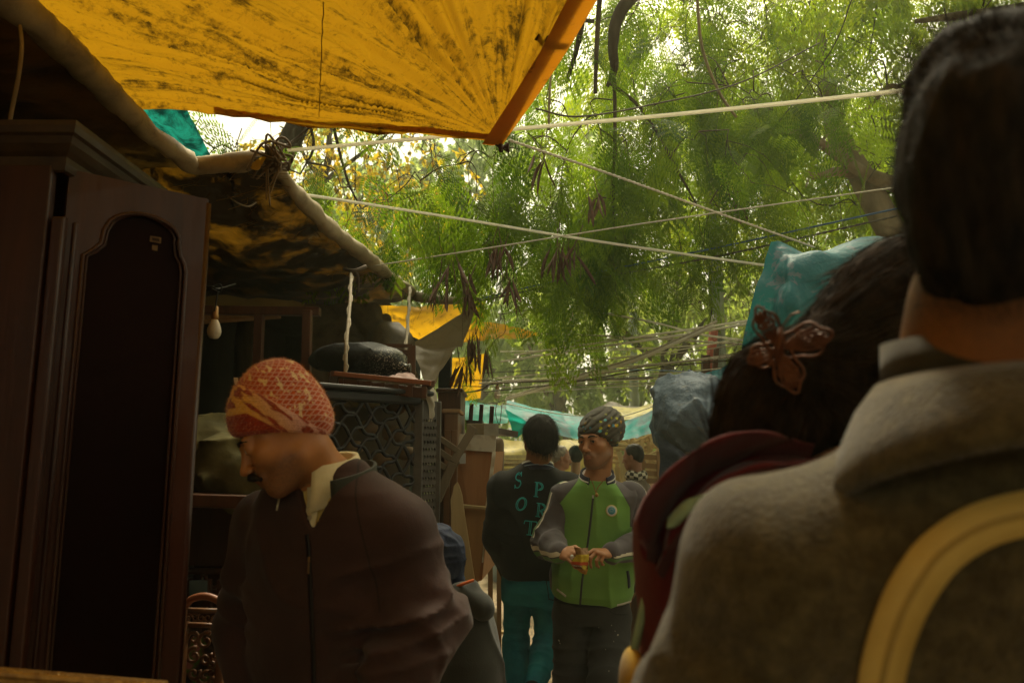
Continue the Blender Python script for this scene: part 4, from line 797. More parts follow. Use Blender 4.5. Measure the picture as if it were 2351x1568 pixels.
mb = MB(); a_, b_ = P(1060,1168,4.27), P(1117,1172,4.17); a3, b3 = P(1050,1340,4.2), P(1098,1340,4.12); mb.slab([a_+A(0,-.016,0), b_+A(0,-.016,0), b3+A(0,-.016,0), a3+A(0,-.016,0)], (0,1,0), .012); mb.build('lower_panel', wood('honey_plywood', (.55,.32,.13), (.44,.24,.095), .6, .25, (1,1,.07), 9), pc)
mb = MB(); mb.box(P(1062,1052,4.28), (.035,.02,.06)); mb.build('paper_tab', M('white_paper', (.5,.47,.4)), pc)
pd = thing('padded_seat', P(1140,1065,4.9), 'round-cornered brown padded seat propped behind the plywood cabinet', 'chair seat')
c = P(1136,1060,4.8); sculpt('pad', [('u',0,rbox(c,(.06,.05,.16),.04))], c-A(.2,.2,.3), c+A(.2,.2,.3), .012, M('worn_leatherette', (.20,.135,.07), (.15,.10,.05), 14, .5), pd)
mb = MB(); mb.bar(c+A(-.03,.02,-.12), A(c[0]-.02,c[1]+.02,0), .03, .03, (0,1,0)); mb.bar(c+A(.03,.02,-.12), A(c[0]+.03,c[1]+.02,0), .03, .03, (0,1,0)); mb.build('leg', tnwood, pd)
# raw plank leaning
t_ = thing('raw_plank', P(1060,1230,3.9), 'pale raw-edged plank leaning beside the plywood cabinet', 'plank'); l = [(1047,1108),(1040,1118),(1036,1135),(1032,1150),(1034,1180),(1033,1210),(1038,1260),(1040,1330),(1044,1420),(1097,1420),(1092,1340),(1075,1240),(1065,1180),(1058,1140),(1052,1118)]
V, F = plate([( (x-1047)*.0023+rng.normal()*.002, (1420-y)*.0023) for x, y in l][::-1], [], .03, (P(1047,1420,3.95)+A(0,-.02,0), A(1,0,0), nrm(A(0,.05,1)))); obj('board', V, F, rawood, t_, False)
# upturned table: legs in the air
ut = thing('upturned_table', P(1120,975,6.2), 'dark table turned upside down, legs in the air, before the bright teal sheet', 'table')
mb = MB(); mb.bar(P(1075,985,6.3), P(1150,990,6.1), .5, .05, (0,.1,1)); mb.build('tabletop', dkwood, ut)
for px, d, py in ((1083,6.4,926),(1106,6.4,928),(1130,6.1,932),(1113,6.0,1000)): mb = MB(); mb.bar(P(px,py,d), P(px-4,990,d), .035, .035, (0,1,0)); mb.build('leg', dkwood, ut)
mb = MB(); mb.bar(P(1062,968,6.45), P(1108,971,6.35), .03, .035); mb.build('rail', dkwood, ut)
bx = thing('cardboard_box', P(1120,990,5.4), 'grey-brown box with a glossy strip standing on the plywood cabinet', 'box'); mb = MB(); mb.box(P(1108,988,5.3), (.22,.25,.09), None, .006); mb.build('box', M('box_card', (.24,.19,.11), (.18,.14,.08)), bx); mb = MB(); mb.box(P(1128,988,5.1), (.10,.02,.085)); mb.build('tape_strip', M('clear_tape', (.38,.34,.25), rough=.25), bx)
# below: drawers, bundles, carved chair, mirror
dw = thing('dresser', P(520,1180,2.7), 'dark brown dresser with a carved scroll apron behind the beanie man', 'dresser')
D0, D1 = P(430,1140,2.75), P(640,1146,2.75); mb = MB(); mb.bar(D0, D1, .4, .045, bev=.006); mb.build('top', mdwood, dw); mb = MB(); mb.slab([D0+A(.0,.03,-.03), D1+A(0,.03,-.03), D1+A(0,.03,-.25), D0+A(0,.03,-.25)], (0,1,0), .02); mb.slab([D0+A(.0,.1,-.25), D1+A(0,.1,-.25), A(D1[0],D1[1]+.1,0), A(D0[0],D0[1]+.1,0)], (0,1,0), .02); mb.build('drawer_front', dkwood, dw)
mb = MB(); z0 = D0[2]-.27
for k in range(6):
    cx = D0[0]+.03+k*.075; mb.tube([A(cx+.034*math.cos(a), D0[1]+.03, z0+.0-.06*math.sin(a)) for a in np.linspace(.1,3.04,10)], .007, 6)
mb.bar(A(D0[0],D0[1]+.03,z0-.08), A(D1[0],D1[1]+.03,z0-.08), .03, .03); mb.bar(A(D0[0],D0[1]+.03,z0), A(D1[0],D1[1]+.03,z0), .03, .02); mb.build('scroll_apron', mdwood, dw, True)
for k, (px, py, d, sx_, sz_, lab) in enumerate([(480,1000,2.95,.17,.07,'olive cloth bundle on the dresser, uppermost of the heap'),(478,1060,2.9,.15,.10,'creased dark olive sack at the left of the heap'),(560,1075,2.8,.17,.13,'olive-green sack beside the face of the beanie man')]):
    c = P(px,py,d); t_ = thing('cloth_sack', c, lab, 'sack', 'sacks heaped on the dresser')
    sculpt('sack', [('u',0,ell(c,(sx_,.15,sz_))), ('u',.06,ell(c+A(.04,-.03,-.04),(sx_*.7,.13,sz_*.7))), ('d',0,lambda p: -fbm(p*8,3,5)*.018-(1-np.abs(vnoise(p*A(7,7,12),2+k)))**4*.028)], c-A(.3,.3,.25), c+A(.3,.3,.25), .011, M('olive_sacking', (.13,.115,.045), (.075,.065,.028), 7, .9, .15, .4, 60, .004), t_)
cc = thing('carved_chair', P(470,1450,2.25), 'ornate carved chair back with an arched orange-brown top rail, between wardrobe and man', 'chair'); cw = wood('carved_wood', (.20,.085,.028), (.10,.04,.014), .35, .45, (1,1,.3), 20)
c0 = P(470,1400,2.25); mb = MB(); tp = Ps([(425,1392,2.25),(440,1375,2.25),(468,1368,2.25),(495,1375,2.25),(514,1390,2.25)]); mb.tube(crom(tp,6), .011, 8); mb.build('top_rail', orw, cc, True)
def scroll(mb, c, s, a0, turns=1.3, flip=1, r=.006):
    p = [c+A(flip*math.cos(a0+a)*s*(1-a/(turns*7.5)), 0, math.sin(a0+a)*s*(1-a/(turns*7.5))) for a in np.linspace(0, turns*2*math.pi, 22)]; mb.tube(p, np.linspace(r, r*.5, 22), 6)
mb = MB(); mb.bar(P(425,1400,2.25), P(514,1402,2.25), .02, .012); mb.bar(P(425,1433,2.25), P(512,1436,2.25), .02, .012)
for k in range(6): scroll(mb, P(432+k*15,1418,2.24), .013, k, 1.2, (-1)**k, .004)
for px in (424,514): mb.bar(P(px,1395,2.25), A(P(px,1395,2.25)[0], P(px,1395,2.25)[1], .0), .026, .026, (0,1,0), .004)
for j, y in enumerate((1465,1505,1545,1590,1640)):
    for i, x in enumerate((445,472,498)): scroll(mb, P(x,y+6*(i%2),2.245), .026 if (i+j)%2 else .02, j*1.3+i, 1.25, 1 if (i+j)%2 else -1, .0065)
for y in (1530,): 
    for a_ in np.arange(0,6.28,6.28/7): mb.tube([P(492,1535,2.235), P(492+14*math.cos(a_),1535+14*math.sin(a_),2.235)], [.003,.006], 5)
mb.build('carved_splat', cw, cc, True)
mb = MB(); mb.box(A(c0[0],c0[1]-.2,.45),(.36,.42,.06),None,.01); mb.build('seat', cw, cc)
for sx_ in (-1,1): mb = MB(); mb.bar(A(c0[0]+sx_*.15,c0[1]-.38,.43), A(c0[0]+sx_*.15,c0[1]-.38,0), .035,.035,(0,1,0)); mb.build('leg', cw, cc)
mb = MB(); mb.slab([P(426,1440,2.32),P(512,1440,2.32),P(512,1640,2.3),P(426,1640,2.3)], (0,1,0), .006); t = NT('floral_print'); v = t.coord('Object'); n_ = t.noise(v, 22, 2); t.bsdf(t.ramp(n_, [(.40,(.02,.016,.01)),(.50,(.10,.06,.03)),(.56,(.06,.16,.02)),(.66,(.36,.15,.13))]), .7); mb.build('floral_cloth', t.m, cc)
mr = thing('mirror', P(455,1350,2.6), 'small square of blue-grey mirror glass above the carved chair', 'mirror'); mb = MB(); mb.box(P(456,1352,2.62), (.062,.012,.062)); mb.build('glass', M('mirror_glass', (.10,.15,.15), (.05,.08,.08), 9, .15, .6, 0), mr); mb = MB(); mb.bar(P(436,1330,2.63), P(436,1376,2.63), .012,.02,(0,1,0)); mb.bar(P(478,1330,2.63), P(478,1400,2.63), .02,.02,(0,1,0)); mb.bar(P(510,1330,2.63), P(510,1400,2.63), .03,.02,(0,1,0)); mb.build('frame', dkwood, mr)
# drum, rubble on the path
dm = thing('wooden_drum', P(1126,1330,7.4), 'grey wooden drum standing at the edge of the path', 'drum'); c = A(*P(1126,1300,6.3)); z0 = 0.0; V, F = lathe(A(c[0],c[1],0), [(.07,.0),(.085,.01),(.095,.15),(.09,.27),(.08,.275)], 18); obj('drum', V, F, grwood, dm)
for i in range(14):
    q = P(rng.uniform(1112,1165), 0, 1); y = rng.uniform(5.2,7.6); x = rng.uniform(-.25,-.02)*y/6.2-.02; s = rng.uniform(.02,.055); mb = MB(); mb.box(A(x, y, s*.3+.01), (s*rng.uniform(1,3), s*1.5, s*.6), rotm(rng.uniform(0,3), rng.normal()*.15), .004)
    mb.build('wood_scrap', [rawood, grwood, mdwood][i%3], None, label='small offcut of wood littering the path by the plywood cabinet', cat='wood scrap', group='wood scraps on the path')
# right: brown headboard with a curved edge behind the turbaned man
hb = thing('headboard', P(1470,1480,3.9), 'brown shaped wooden headboard standing at the right behind the turbaned man', 'headboard')
l = [(1528,1290),(1520,1290),(1510,1305),(1500,1335),(1486,1362),(1466,1378),(1456,1392),(1452,1420),(1446,1480),(1438,1540),(1430,1640),(1424,1760),(1640,1760),(1640,1290)]
hf = (P(1424,1760,3.9), A(1,0,0), nrm(A(0,.0,1))); V, F = plate([((x-1424)*.00229, (1760-y)*.00229) for x, y in l][::-1], [], .035, hf); obj('board', V, F, wood('walnut_board', (.13,.07,.035), (.085,.045,.022), .5, .3, (1,1,.1), 9), hb, False)
mb = MB(); mb.tube(np.array([hf[0]+A((x-1424)*.00229,-.012,(1760-y)*.00229) for x, y in l[:12]]), .008, 6); mb.build('pale_edge', tnwood, hb, True); mb = MB(); q = P(1441,1467,3.85); mb.box(q, (.045,.03,.11), rotm(0,0,-.1), .004); mb.build('cleat', grwood, hb)
# a second stall behind the draped sheet keeps its bulk
rb = thing('stall_counter', A(2.1,4.6,0), 'dark stacked boards under the draped teal sheet on the right', 'stall'); mb = MB(); mb.box((2.3,4.4,.85),(2.2,1.2,1.7)); mb.build('boards', dkwood, rb); mb = MB(); mb.box((2.4,4.5,1.75),(2.0,1.0,.06)); mb.build('top', grwood, rb)
# far clutter at the end of the alley
for i, (px, py, d, w_, h_, m_, lab) in enumerate([(1185,1060,10.5,.9,.5,rawood,'stack of pale boards at the far left end of the alley'),(1195,1100,9.5,.5,.55,M('dusty_blue_sheet',(.22,.29,.31),(.3,.34,.33)),'dusty blue-grey covered heap at the alley end'),(1210,1035,12,1.2,.4,tnwood,'long pale timber heap behind the boards')]):
    c = P(px,py,d); t_ = thing('timber_stack' if i != 1 else 'covered_heap', A(c[0],c[1],0), lab, 'timber stack' if i != 1 else 'heap'); mb = MB()
    if i == 1:
        V = None; sculpt('cover', [('u',0,ell(A(c[0],c[1],.5),(.4,.4,.75))), ('d',0,lambda p: -fbm(p*4,3,2)*.06)], A(c[0]-.8,c[1]-.8,-.1), A(c[0]+.8,c[1]+.8,1.7), .035, m_, t_)
    else:
        for k in range(26):
            z = .04+k*.06; mb.bar(A(c[0]-w_*rng.uniform(.35,.6), c[1]+rng.normal()*.1, z+rng.normal()*.01), A(c[0]+w_*rng.uniform(.35,.6), c[1]+rng.normal()*.1, z+rng.normal()*.015), .1, .05)
        mb.build('boards', m_, t_)
fc = thing('wooden_chair', P(1490,1070,7.2), 'orange-brown ladder-back chair behind the man with the chequered scarf', 'chair')
for px in (1474,1512): mb = MB(); q = P(px,1036 if px > 1500 else 1040,7.2); mb.bar(q, A(q[0],q[1],0), .04,.04,(0,1,0)); mb.build('leg', tnwood, fc)
for y in (1048,1068,1085,1102): mb = MB(); mb.bar(P(1474,y,7.2), P(1513,y+3,7.2), .03,.05,(0,0,1)); mb.build('slat', tnwood, fc)
mb = MB(); q = P(1492,1160,7.1); mb.box(A(q[0],q[1]-.2,.48),(.36,.4,.05)); mb.build('seat', tnwood, fc)
sk = thing('brushwood_stack', A(*P(1480,1020,9.5)[:2],0), 'heap of pale sticks and offcuts under the right end of the teal sheet', 'stick heap'); mb = MB()
for k in range(60): a_ = P(rng.uniform(1440,1520), rng.uniform(1010,1060), 9.5+rng.random()); d_ = A(rng.normal()*.5, rng.normal()*.2, rng.random()*.7-.1); mb.tube([a_, a_+d_*.6], .012+.012*rng.random(), 5)
for k in range(30): a_ = P(rng.uniform(1440,1520), 1070, 9.5+rng.random()); mb.bar(A(a_[0],a_[1],0), A(a_[0]+rng.normal()*.2, a_[1], 1.4+rng.random()*.4), .05,.03,(0,1,0))
mb.build('sticks', rawood, sk)

# unseen blockers added behind the camera: cloth, boards and a roof cut the light
bk_ = thing('rear_light_block', A(0,-7,0), 'unseen dark cloth added behind the viewer to cut light', 'stall')
cloth('rear_block_cloth', [[A(x, -7+.2*math.sin(x*2), z) for x in np.linspace(-4.5,4.5,9)] for z in (0,.8,1.6,2.4)], dkc, 6, 6, .06, 1.5, 23, None, bk_)
rs_ = thing('side_light_block', A(2.6,-1.2,0), 'dark wooden stall front along the right side behind the tall man', 'stall')
mb = MB(); mb.box(A(2.4,-1.0,1.1),(.9,5.5,2.2)); mb.build('boards', dkwood, rs_); cloth('side_block_sheet', [[A(x, y, 2.75-.1*abs(x-2)) for x in (1.35,1.9,2.6,3.4)] for y in np.linspace(-4,1.4,6)], brown, 6, 6, .03, 2, 25, None, rs_)
# ------------------------------------------------------------------ poles, ropes and wires
conc = M('greenish_concrete', (.26,.30,.24), (.19,.22,.17), 5, .85, .2, .3)
q = P(1650,800,9); pole = thing('street_pole', A(q[0],q[1],0), 'grey-green concrete pole rising through the leaves with a red wrapped foot', 'pole'); V, F = tube([A(q[0],q[1],0), A(q[0],q[1],2), A(q[0]+.02,q[1],5.6)], [.09,.085,.07], 12); obj('shaft', V, F, conc, pole)
V, F = tube([P(1632,855,8.9), P(1634,800,8.9), P(1640,745,8.9)], [.055,.055,.05], 10); obj('red_wrap', V, F, M('faded_red', (.42,.12,.08), (.30,.09,.06)), pole); mb = MB(); mb.tube([A(q[0]-.085,q[1]-.03,1.6), A(q[0]-.075,q[1]-.02,5.4)], .022, 6); mb.build('cable_run', black, pole, True)
V, F = tube([P(1650,745,8.9), P(1652,722,8.9)], [.10,.09], 12); obj('clamp', V, F, M('galvanised', (.4,.38,.33), metal=.5, rough=.5), pole)
q = P(1455,850,14); V, F = tube([A(q[0],q[1],0), A(q[0],q[1],5)], [.10,.08], 10); obj('street_pole', V, F, conc, label='thin hazy green pole beyond the broad-leaved tree', cat='pole')
mb = MB(); mb.bar(P(1634,940,5.0), P(1645,798,5.0), .03,.03,(0,1,0)); mb.build('stake', mdwood, None, label='short dark stake beside the covered bundle', cat='stake')
mb = MB(); mb.bar(P(1620,900,5.2), P(1620,815,5.2), .05,.05,(0,1,0)); mb.build('stake', mdwood, None, label='thicker red-brown stake left of the dark one behind the bundle', cat='stake')
strap = M('bright_strap', (.88,.85,.74), (.78,.74,.62), trans=.45, tcol=(.85,.82,.7)); prope = M('light_rope', (.58,.52,.40), (.42,.36,.26), 60); drope = M('dark_rope', (.10,.08,.05), (.06,.045,.03), 40); bl = M('blue_rope', (.05,.11,.22), (.04,.08,.16), 30)
def rope(pts, r, mat, lab, cat='rope', sag=0, flat=0, grp='ropes strung across the alley', twist=False, nm='rope'):
    q = crom(Ps(pts), 14)
    if sag: q = q+A(0,0,-1)*(np.sin(np.linspace(0,math.pi,len(q)))*sag)[:,None]
    mb = MB()
    if flat:
        T = np.gradient(q, axis=0); T /= np.linalg.norm(T,axis=1)[:,None]; up = np.cross(T, nrm(q.mean(0)-CAM)); up /= np.linalg.norm(up,axis=1)[:,None]; nn = np.cross(T, up); V = np.stack([q-up*flat/2-nn*.0008, q+up*flat/2-nn*.0008, q+up*flat/2+nn*.0008, q-up*flat/2+nn*.0008],1).reshape(-1,3); m = len(q)
        F = [(i*4+j, i*4+(j+1)%4, (i+1)*4+(j+1)%4, (i+1)*4+j) for i in range(m-1) for j in range(4)]; mb.add(V, F)
    elif twist:
        n = len(q)*6; t_ = np.linspace(0,len(q)-1,n); q = np.stack([np.interp(t_, np.arange(len(q)), q[:,k]) for k in range(3)],1); a = np.cumsum(np.r_[0, np.linalg.norm(np.diff(q,axis=0),axis=1)])*2*math.pi/(r*14)
        for ph in (0, math.pi): mb.tube(q+r*.75*np.stack([np.cos(a+ph)*.3, np.cos(a+ph)*.3, np.sin(a+ph)],1), r*.8, 5)
    else: mb.tube(q, r, 6)
    mb.build(nm, mat, None, True, label=lab, cat=cat, group=grp)
rope([(660,346,3.2),(860,328,3.1),(1035,312,3.05),(1180,297,2.95),(1500,268,2.85),(1800,238,2.7),(2118,204,2.55),(2400,178,2.4)], .006, strap, 'wide white flat strap crossing before the trees at the awning corner', 'strap', flat=.015, nm='strap')
rope([(1168,322,3.0),(1400,400,3.4),(1650,490,3.8),(1870,568,4.1)], .0045, prope, 'twisted tan rope running from the awning corner down to the draped teal sheet', twist=True)
rope([(690,446,3.5),(850,470,4.0),(1100,510,4.3),(1330,548,4.4),(1560,582,4.5),(1760,610,4.6)], .0085, strap, 'off-white band falling gently from the rope knot to the right', 'strap', flat=.015, nm='strap')
rope([(850,612,4.4),(1100,573,4.3),(1500,510,4.3),(2075,428,4.3)], .0042, prope, 'thin pale cord rising to the right across the middle of the leaves')
rope([(1095,688,5.8),(1300,640,5.8),(1650,568,5.5),(2065,478,5.0)], .007, bl, 'blue cord rising to the right from the hanging brown sheet tip')
rope([(1098,692,5.7),(1300,650,5.7),(1640,590,5.5),(2060,496,4.9)], .006, drope, 'brown twisted rope just below the blue cord', twist=True)
rope([(1150,722,8),(1400,680,8),(1720,606,8)], .007, drope, 'thin dark wire over the stained yellow tip', 'wire', nm='wire')
rope([(1170,740,8),(1420,690,8),(1760,618,7.5)], .004, drope, 'fainter dark wire just under the wire over the yellow tip', 'wire', nm='wire')
rope([(1236,766,7.1),(1450,774,5.6),(1700,790,4.8),(1900,800,4.6)], .006, prope, 'pale rope running level from the yellow tip to the right', twist=True)
rope([(1180,815,6.0),(1400,783,5.3),(1560,760,4.8),(1720,736,4.3)], .008, strap, 'white strap rising to the right, upper of the crossing bundle', 'strap', flat=.015, nm='strap')
rope([(1150,830,6.1),(1400,793,5.3),(1560,770,4.8),(1720,742,4.3)], .008, strap, 'white strap rising to the right, just under the upper one', 'strap', flat=.015, nm='strap')
rope([(1160,918,7.6),(1300,876,6.2),(1450,830,5.3),(1560,784,4.8),(1640,748,4.5)], .012, strap, 'thick white doubled rope climbing steeply from the far bulb', flat=.024, nm='strap', cat='strap')
rope([(1163,912,7.6),(1300,870,6.2),(1450,823,5.3),(1560,777,4.8),(1645,738,4.5)], .006, prope, 'tan rope laid along the steep white doubled one', twist=True)
rope([(1370,716,5.6),(1500,740,5.2),(1600,766,4.9),(1710,782,4.6)], .007, strap, 'thin white strap falling to the right across the straps', 'strap', flat=.014, nm='strap')
rope([(1100,880,7.4),(1300,868,6.2),(1500,838,5.2),(1690,818,4.4)], .006, prope, 'pale rope low across the alley above the bundle', twist=True)
rope([(1110,900,7.4),(1300,880,6.2),(1500,845,5.2),(1690,826,4.4)], .005, drope, 'dark wire just under the pale rope above the bundle', 'wire', nm='wire')
rope([(1040,860,8.1),(1200,852,8.0),(1400,843,8.0),(1600,838,8.0)], .005, drope, 'dark wire crossing the yellow curtain, uppermost', 'wire', nm='wire')
rope([(1035,872,8.0),(1200,873,8.0),(1450,866,8.0),(1600,865,8.0)], .005, drope, 'dark wire crossing the yellow curtain, middle', 'wire', nm='wire')
rope([(1035,886,7.9),(1200,888,8.0),(1450,880,8.0),(1560,876,8.0)], .005, drope, 'dark wire crossing the yellow curtain, lowest thin one', 'wire', nm='wire')
rope([(1030,906,7.8),(1100,896,7.7),(1142,880,7.6),(1300,874,7.6),(1500,868,7.6)], .010, drope, 'thick dark cable from the brown cupboard to the far bulb', 'cable', nm='cable')
rope([(1320,845,9),(1500,850,9),(1700,858,8)], .006, bl, 'faint blue cord low behind the crossing straps')
rope([(1960,-10,5.0),(1900,130,5.4),(1750,330,6.0),(1690,410,6.2)], .005, drope, 'dark slanting wire through the upper leaves', 'wire', nm='wire')
rope([(2290,-20,5.0),(2170,150,5.2),(2060,320,5.6),(1980,430,6)], .005, drope, 'dark slanting wire near the head of the tall man', 'wire', nm='wire')
rope([(2168,20,5.2),(2210,200,5.4),(2260,420,5.6),(2290,560,5.8)], .005, drope, 'dark wire dropping beside the leaning trunk', 'wire', nm='wire')
rope([(1230,250,4.0),(1330,268,4.0),(1500,240,4.3),(1700,190,4.6),(1880,100,5.0)], .005, drope, 'thin green-black wire sagging just above the white strap', 'wire', nm='wire')
rope([(1600,-10,4.6),(1612,110,4.7),(1650,210,4.8),(1690,270,4.9)], .010, M('dry_vine', (.30,.24,.13), (.2,.16,.09)), 'dry pale vine dangling from the top of the frame', 'vine', nm='vine')
rope([(1340,-10,4.2),(1310,60,4.2),(1270,150,4.2),(1262,215,4.2),(1260,300,4.25)], .007, M('dry_vine', (.30,.24,.13)), 'dry pale vine dangling beside the awning edge', 'vine', nm='vine')
rope([(18,308,1.9),(28,250,1.9),(42,180,1.9),(50,110,1.92),(46,60,1.95)], .005, M('old_rope', (.22,.17,.11), (.12,.09,.05)), 'frayed string hanging from the near roof edge at the left', 'string', nm='string', grp=None)
rope([(650,340,3.25),(690,310,3.3),(730,275,3.15)], .006, drope, 'dark cord from the rope knot up to the awning edge')

for k in range(11):
    y0 = 800+k*11+rng.normal()*6; y1 = 742+k*13+rng.normal()*10; x0 = 1120+rng.uniform(-20,120); x1 = 1690+rng.uniform(-30,60)
    rope([(x0,y0,7.4),(x0*.6+x1*.4,y0*.6+y1*.4-4,6.0),(x0*.3+x1*.7,y0*.3+y1*.7-2,5.2),(x1,y1,4.5)], .0038, strap if k%3 else prope, 'thin pale cord in the fan of lines above the far teal sheet', 'cord', sag=.02+.02*rng.random(), grp='thin cords fanning across the alley', nm='cord')
# ------------------------------------------------------------------ people
from mathutils.bvhtree import BVHTree
def skinmat(name, c1, c2, lipc=None):
    t = NT(name); v = t.coord('Object'); c = t.ramp(t.noise(v, 9, 5), [(.3, c2), (.7, c1)]); c = t.mix(t.math('MULTIPLY', t.noise(v, 120, 2), .25), c, tuple(x*.6 for x in c2))
    if lipc: c = t.mix(t.attr('lip'), c, lipc); c = t.mix(t.math('MULTIPLY', t.attr('stubble'), t.math('ADD', t.math('MULTIPLY', t.noise(v, 200, 2), .6), .25)), c, (.03,.02,.015))
    b = t.bsdf(c, .48, .4, t.bump(t.noise(v, 160, 3), .15, .0015)); t.t.nodes['Principled BSDF'].inputs['Subsurface Weight'].default_value = .08; t.t.nodes['Principled BSDF'].inputs['Subsurface Radius'].default_value = (.012,.005,.002); return b
def clothmat(name, c1, c2, scale=8, bump=.35, sheen=.15, weave=350, rough=.9, wr=9, wst=.5):
    t = NT(name); v = t.coord('Object'); c = t.ramp(t.noise(v, scale, 6, .6), [(.35, c1), (.65, c2)]); h = t.math('ADD', t.math('MULTIPLY', t.noise(v, weave, 2), bump*.5), t.math('MULTIPLY', t.noise(v, wr, 3, .5, .8), wst)); return t.bsdf(c, rough, .15, t.bump(h, .5, .012), sheen=sheen)
hairm = M('black_hair', (.010,.008,.006), (.022,.016,.011), 30, .65, .2, .3, 120, .002)
def head_prims(o, Rm, s=1., slim=1., neck=None, ears=True, mouth=0., nose=1.):
    L = lambda f: xf(f, Rm, o, s); W = lambda *v: A(*v)
    pr = [('u',0,L(ell((0,-.012,.042),(.073*slim,.093,.084)))), ('u',.03,L(ell((0,.030,-.032),(.058*slim,.058,.078)))), ('u',.03,L(cone((0,.066,-.096),(0,.058,-.090),.021,.024)))]
    for e in (-1,1):
        pr += [('u',.03,L(cone((e*.048*slim,.0,-.062),(e*.018,.062,-.094),.018,.018))), ('u',.025,L(ell((e*.043*slim,.056,-.020),(.022,.024,.018))))]
    pr += [('u',.016,L(cone((-.036,.080,.022),(-.010,.088,.018),.010,.010))), ('u',.016,L(cone((.036,.080,.022),(.010,.088,.018),.010,.010)))]
    for e in (-1,1): pr += [('s',.016,L(ell((e*.031,.101,.002),(.019,.017,.013))))]
    pr += [('u',.014,L(cone((0,.086,.016),(0,.108*nose if nose > 1 else .108,-.030),.0075,.0115))), ('u',.008,L(ell((0,.113,-.034),(.0105,.010,.0095))))]
    for e in (-1,1): pr += [('u',.007,L(ell((e*.0125,.101,-.038),(.0085,.010,.0075)))), ('s',.004,L(ell((e*.0065,.106,-.0455),(.004,.005,.003)))), ('u',.006,L(ell((e*.031,.0795,.002),(.0150,.0150,.0140)))), ('s',.002,L(ell((e*.031,.096,.0012),(.0125,.009,.0046))))]
    pr += [('u',.012,L(ell((0,.084,-.064),(.030,.014,.018)))), ('u',.007,L(cone((-.017,.0885,-.0625),(0,.0975,-.0605),.004,.0062))), ('u',.007,L(cone((.017,.0885,-.0625),(0,.0975,-.0605),.004,.0062))), ('u',.007,L(cone((-.014,.0895,-.0735),(.014,.0895,-.0735),.0062,.0062)))]
    pr += [('s',.004,L(cone((-.021,.0945,-.0675),(.021,.0945,-.0675),.0022,.0022))), ('u',.01,L(ell((0,.089,-.0735),(.010,.007,.006))))]
    if ears:
        for e in (-1,1): pr += [('u',.008,L(ell((e*.0765*slim,-.012,-.006),(.0085,.021,.031), np.array(Matrix.Rotation(e*.35,3,'Z'))))), ('s',.006,L(ell((e*.086*slim,-.008,-.002),(.006,.011,.017))))]
    if neck is not None: pr += [('u',.03,cone(o+Rm@A(0,-.028,-.05)*s, neck, .052*s, .060*s))]
    return pr
def face_attrs(o, Rm, s=1., beard=.6):
    def f(V):
        q = ((V-o)@Rm)/s; lip = np.clip(1-np.abs(((q[:,0]/.021)**2+((q[:,2]+.0675)/.0115)**2))**2, 0, 1)*(q[:,1] > .075)
        st = beard*np.clip((-.035-q[:,2])/.02,0,1)*np.clip((q[:,1]+.02)/.03,0,1)*(q[:,2] > -.125)
        return {'lip': lip*.8, 'stubble': st*(1-lip)}
    return f
eyew = M('eye_white', (.50,.46,.38), (.46,.41,.33), rough=.25, spec=.5, bump=0); iris = M('dark_iris', (.012,.007,.004), rough=.15, spec=.6, bump=0)
def eyes(o, Rm, s, parent, gaze=(0,0), lids=True):
    for e in (-1,1):
        c = o+Rm@A(e*.031,.0800,.0015)*s; V, F = lathe(c, [(.0001,-.0125*s)]+[(.0125*s*math.cos(a), .0125*s*math.sin(a)) for a in np.linspace(-1.45,1.45,10)]+[(.0001,.0125*s)], 14); ob = obj('eye', V, F, eyew, parent)
        d = nrm(Rm@A(math.sin(gaze[0])*math.cos(gaze[1]), math.cos(gaze[0])*math.cos(gaze[1]), math.sin(gaze[1]))); V, F = lathe(c+d*.0112*s, [(.0062*s,-.001*s),(.006*s,.0004*s),(.003*s,.0016*s),(.0002,.0018*s)], 12, d); obj('iris', V, F, iris, ob)
def brows(o, Rm, s, parent, body, thick=.004, mat=None, droop=0):
    mb = MB()
    for e in (-1,1): mb.tube(crom([o+Rm@A(e*a,b,c+droop)*s for a,b,c in ((.012,.0975,.0205),(.024,.0965,.0255),(.036,.0905,.0250),(.047,.078,.019))], 5), [thick*.8*s,thick*s,thick*.8*s,thick*.35*s], 6)
    return mb.build('eyebrows', mat or hairm, parent, True)
def onsurf(o_list, px, py, off=.002):
    """where the sight line through (px,py) meets the given meshes"""
    best = None; d = Vector(nrm(P(px,py,1)-CAM))
    for ob in o_list:
        if 'bvh' not in ob_bvh.setdefault(ob.name, {}): me = ob.data; ob_bvh[ob.name]['bvh'] = BVHTree.FromPolygons([v.co[:] for v in me.vertices], [p.vertices[:] for p in me.polygons])
        w_ = Vector(wloc(ob)); h = ob_bvh[ob.name]['bvh'].ray_cast(Vector(CAM)-w_, d)
        if h[0] is not None and (best is None or h[3] < best[2]): best = (np.array(h[0]+w_), np.array(h[1]), h[3])
    if best is None: return None
    n = best[1]; n = n if n@(CAM-best[0]) > 0 else -n; return best[0]+n*off, n
ob_bvh = {}
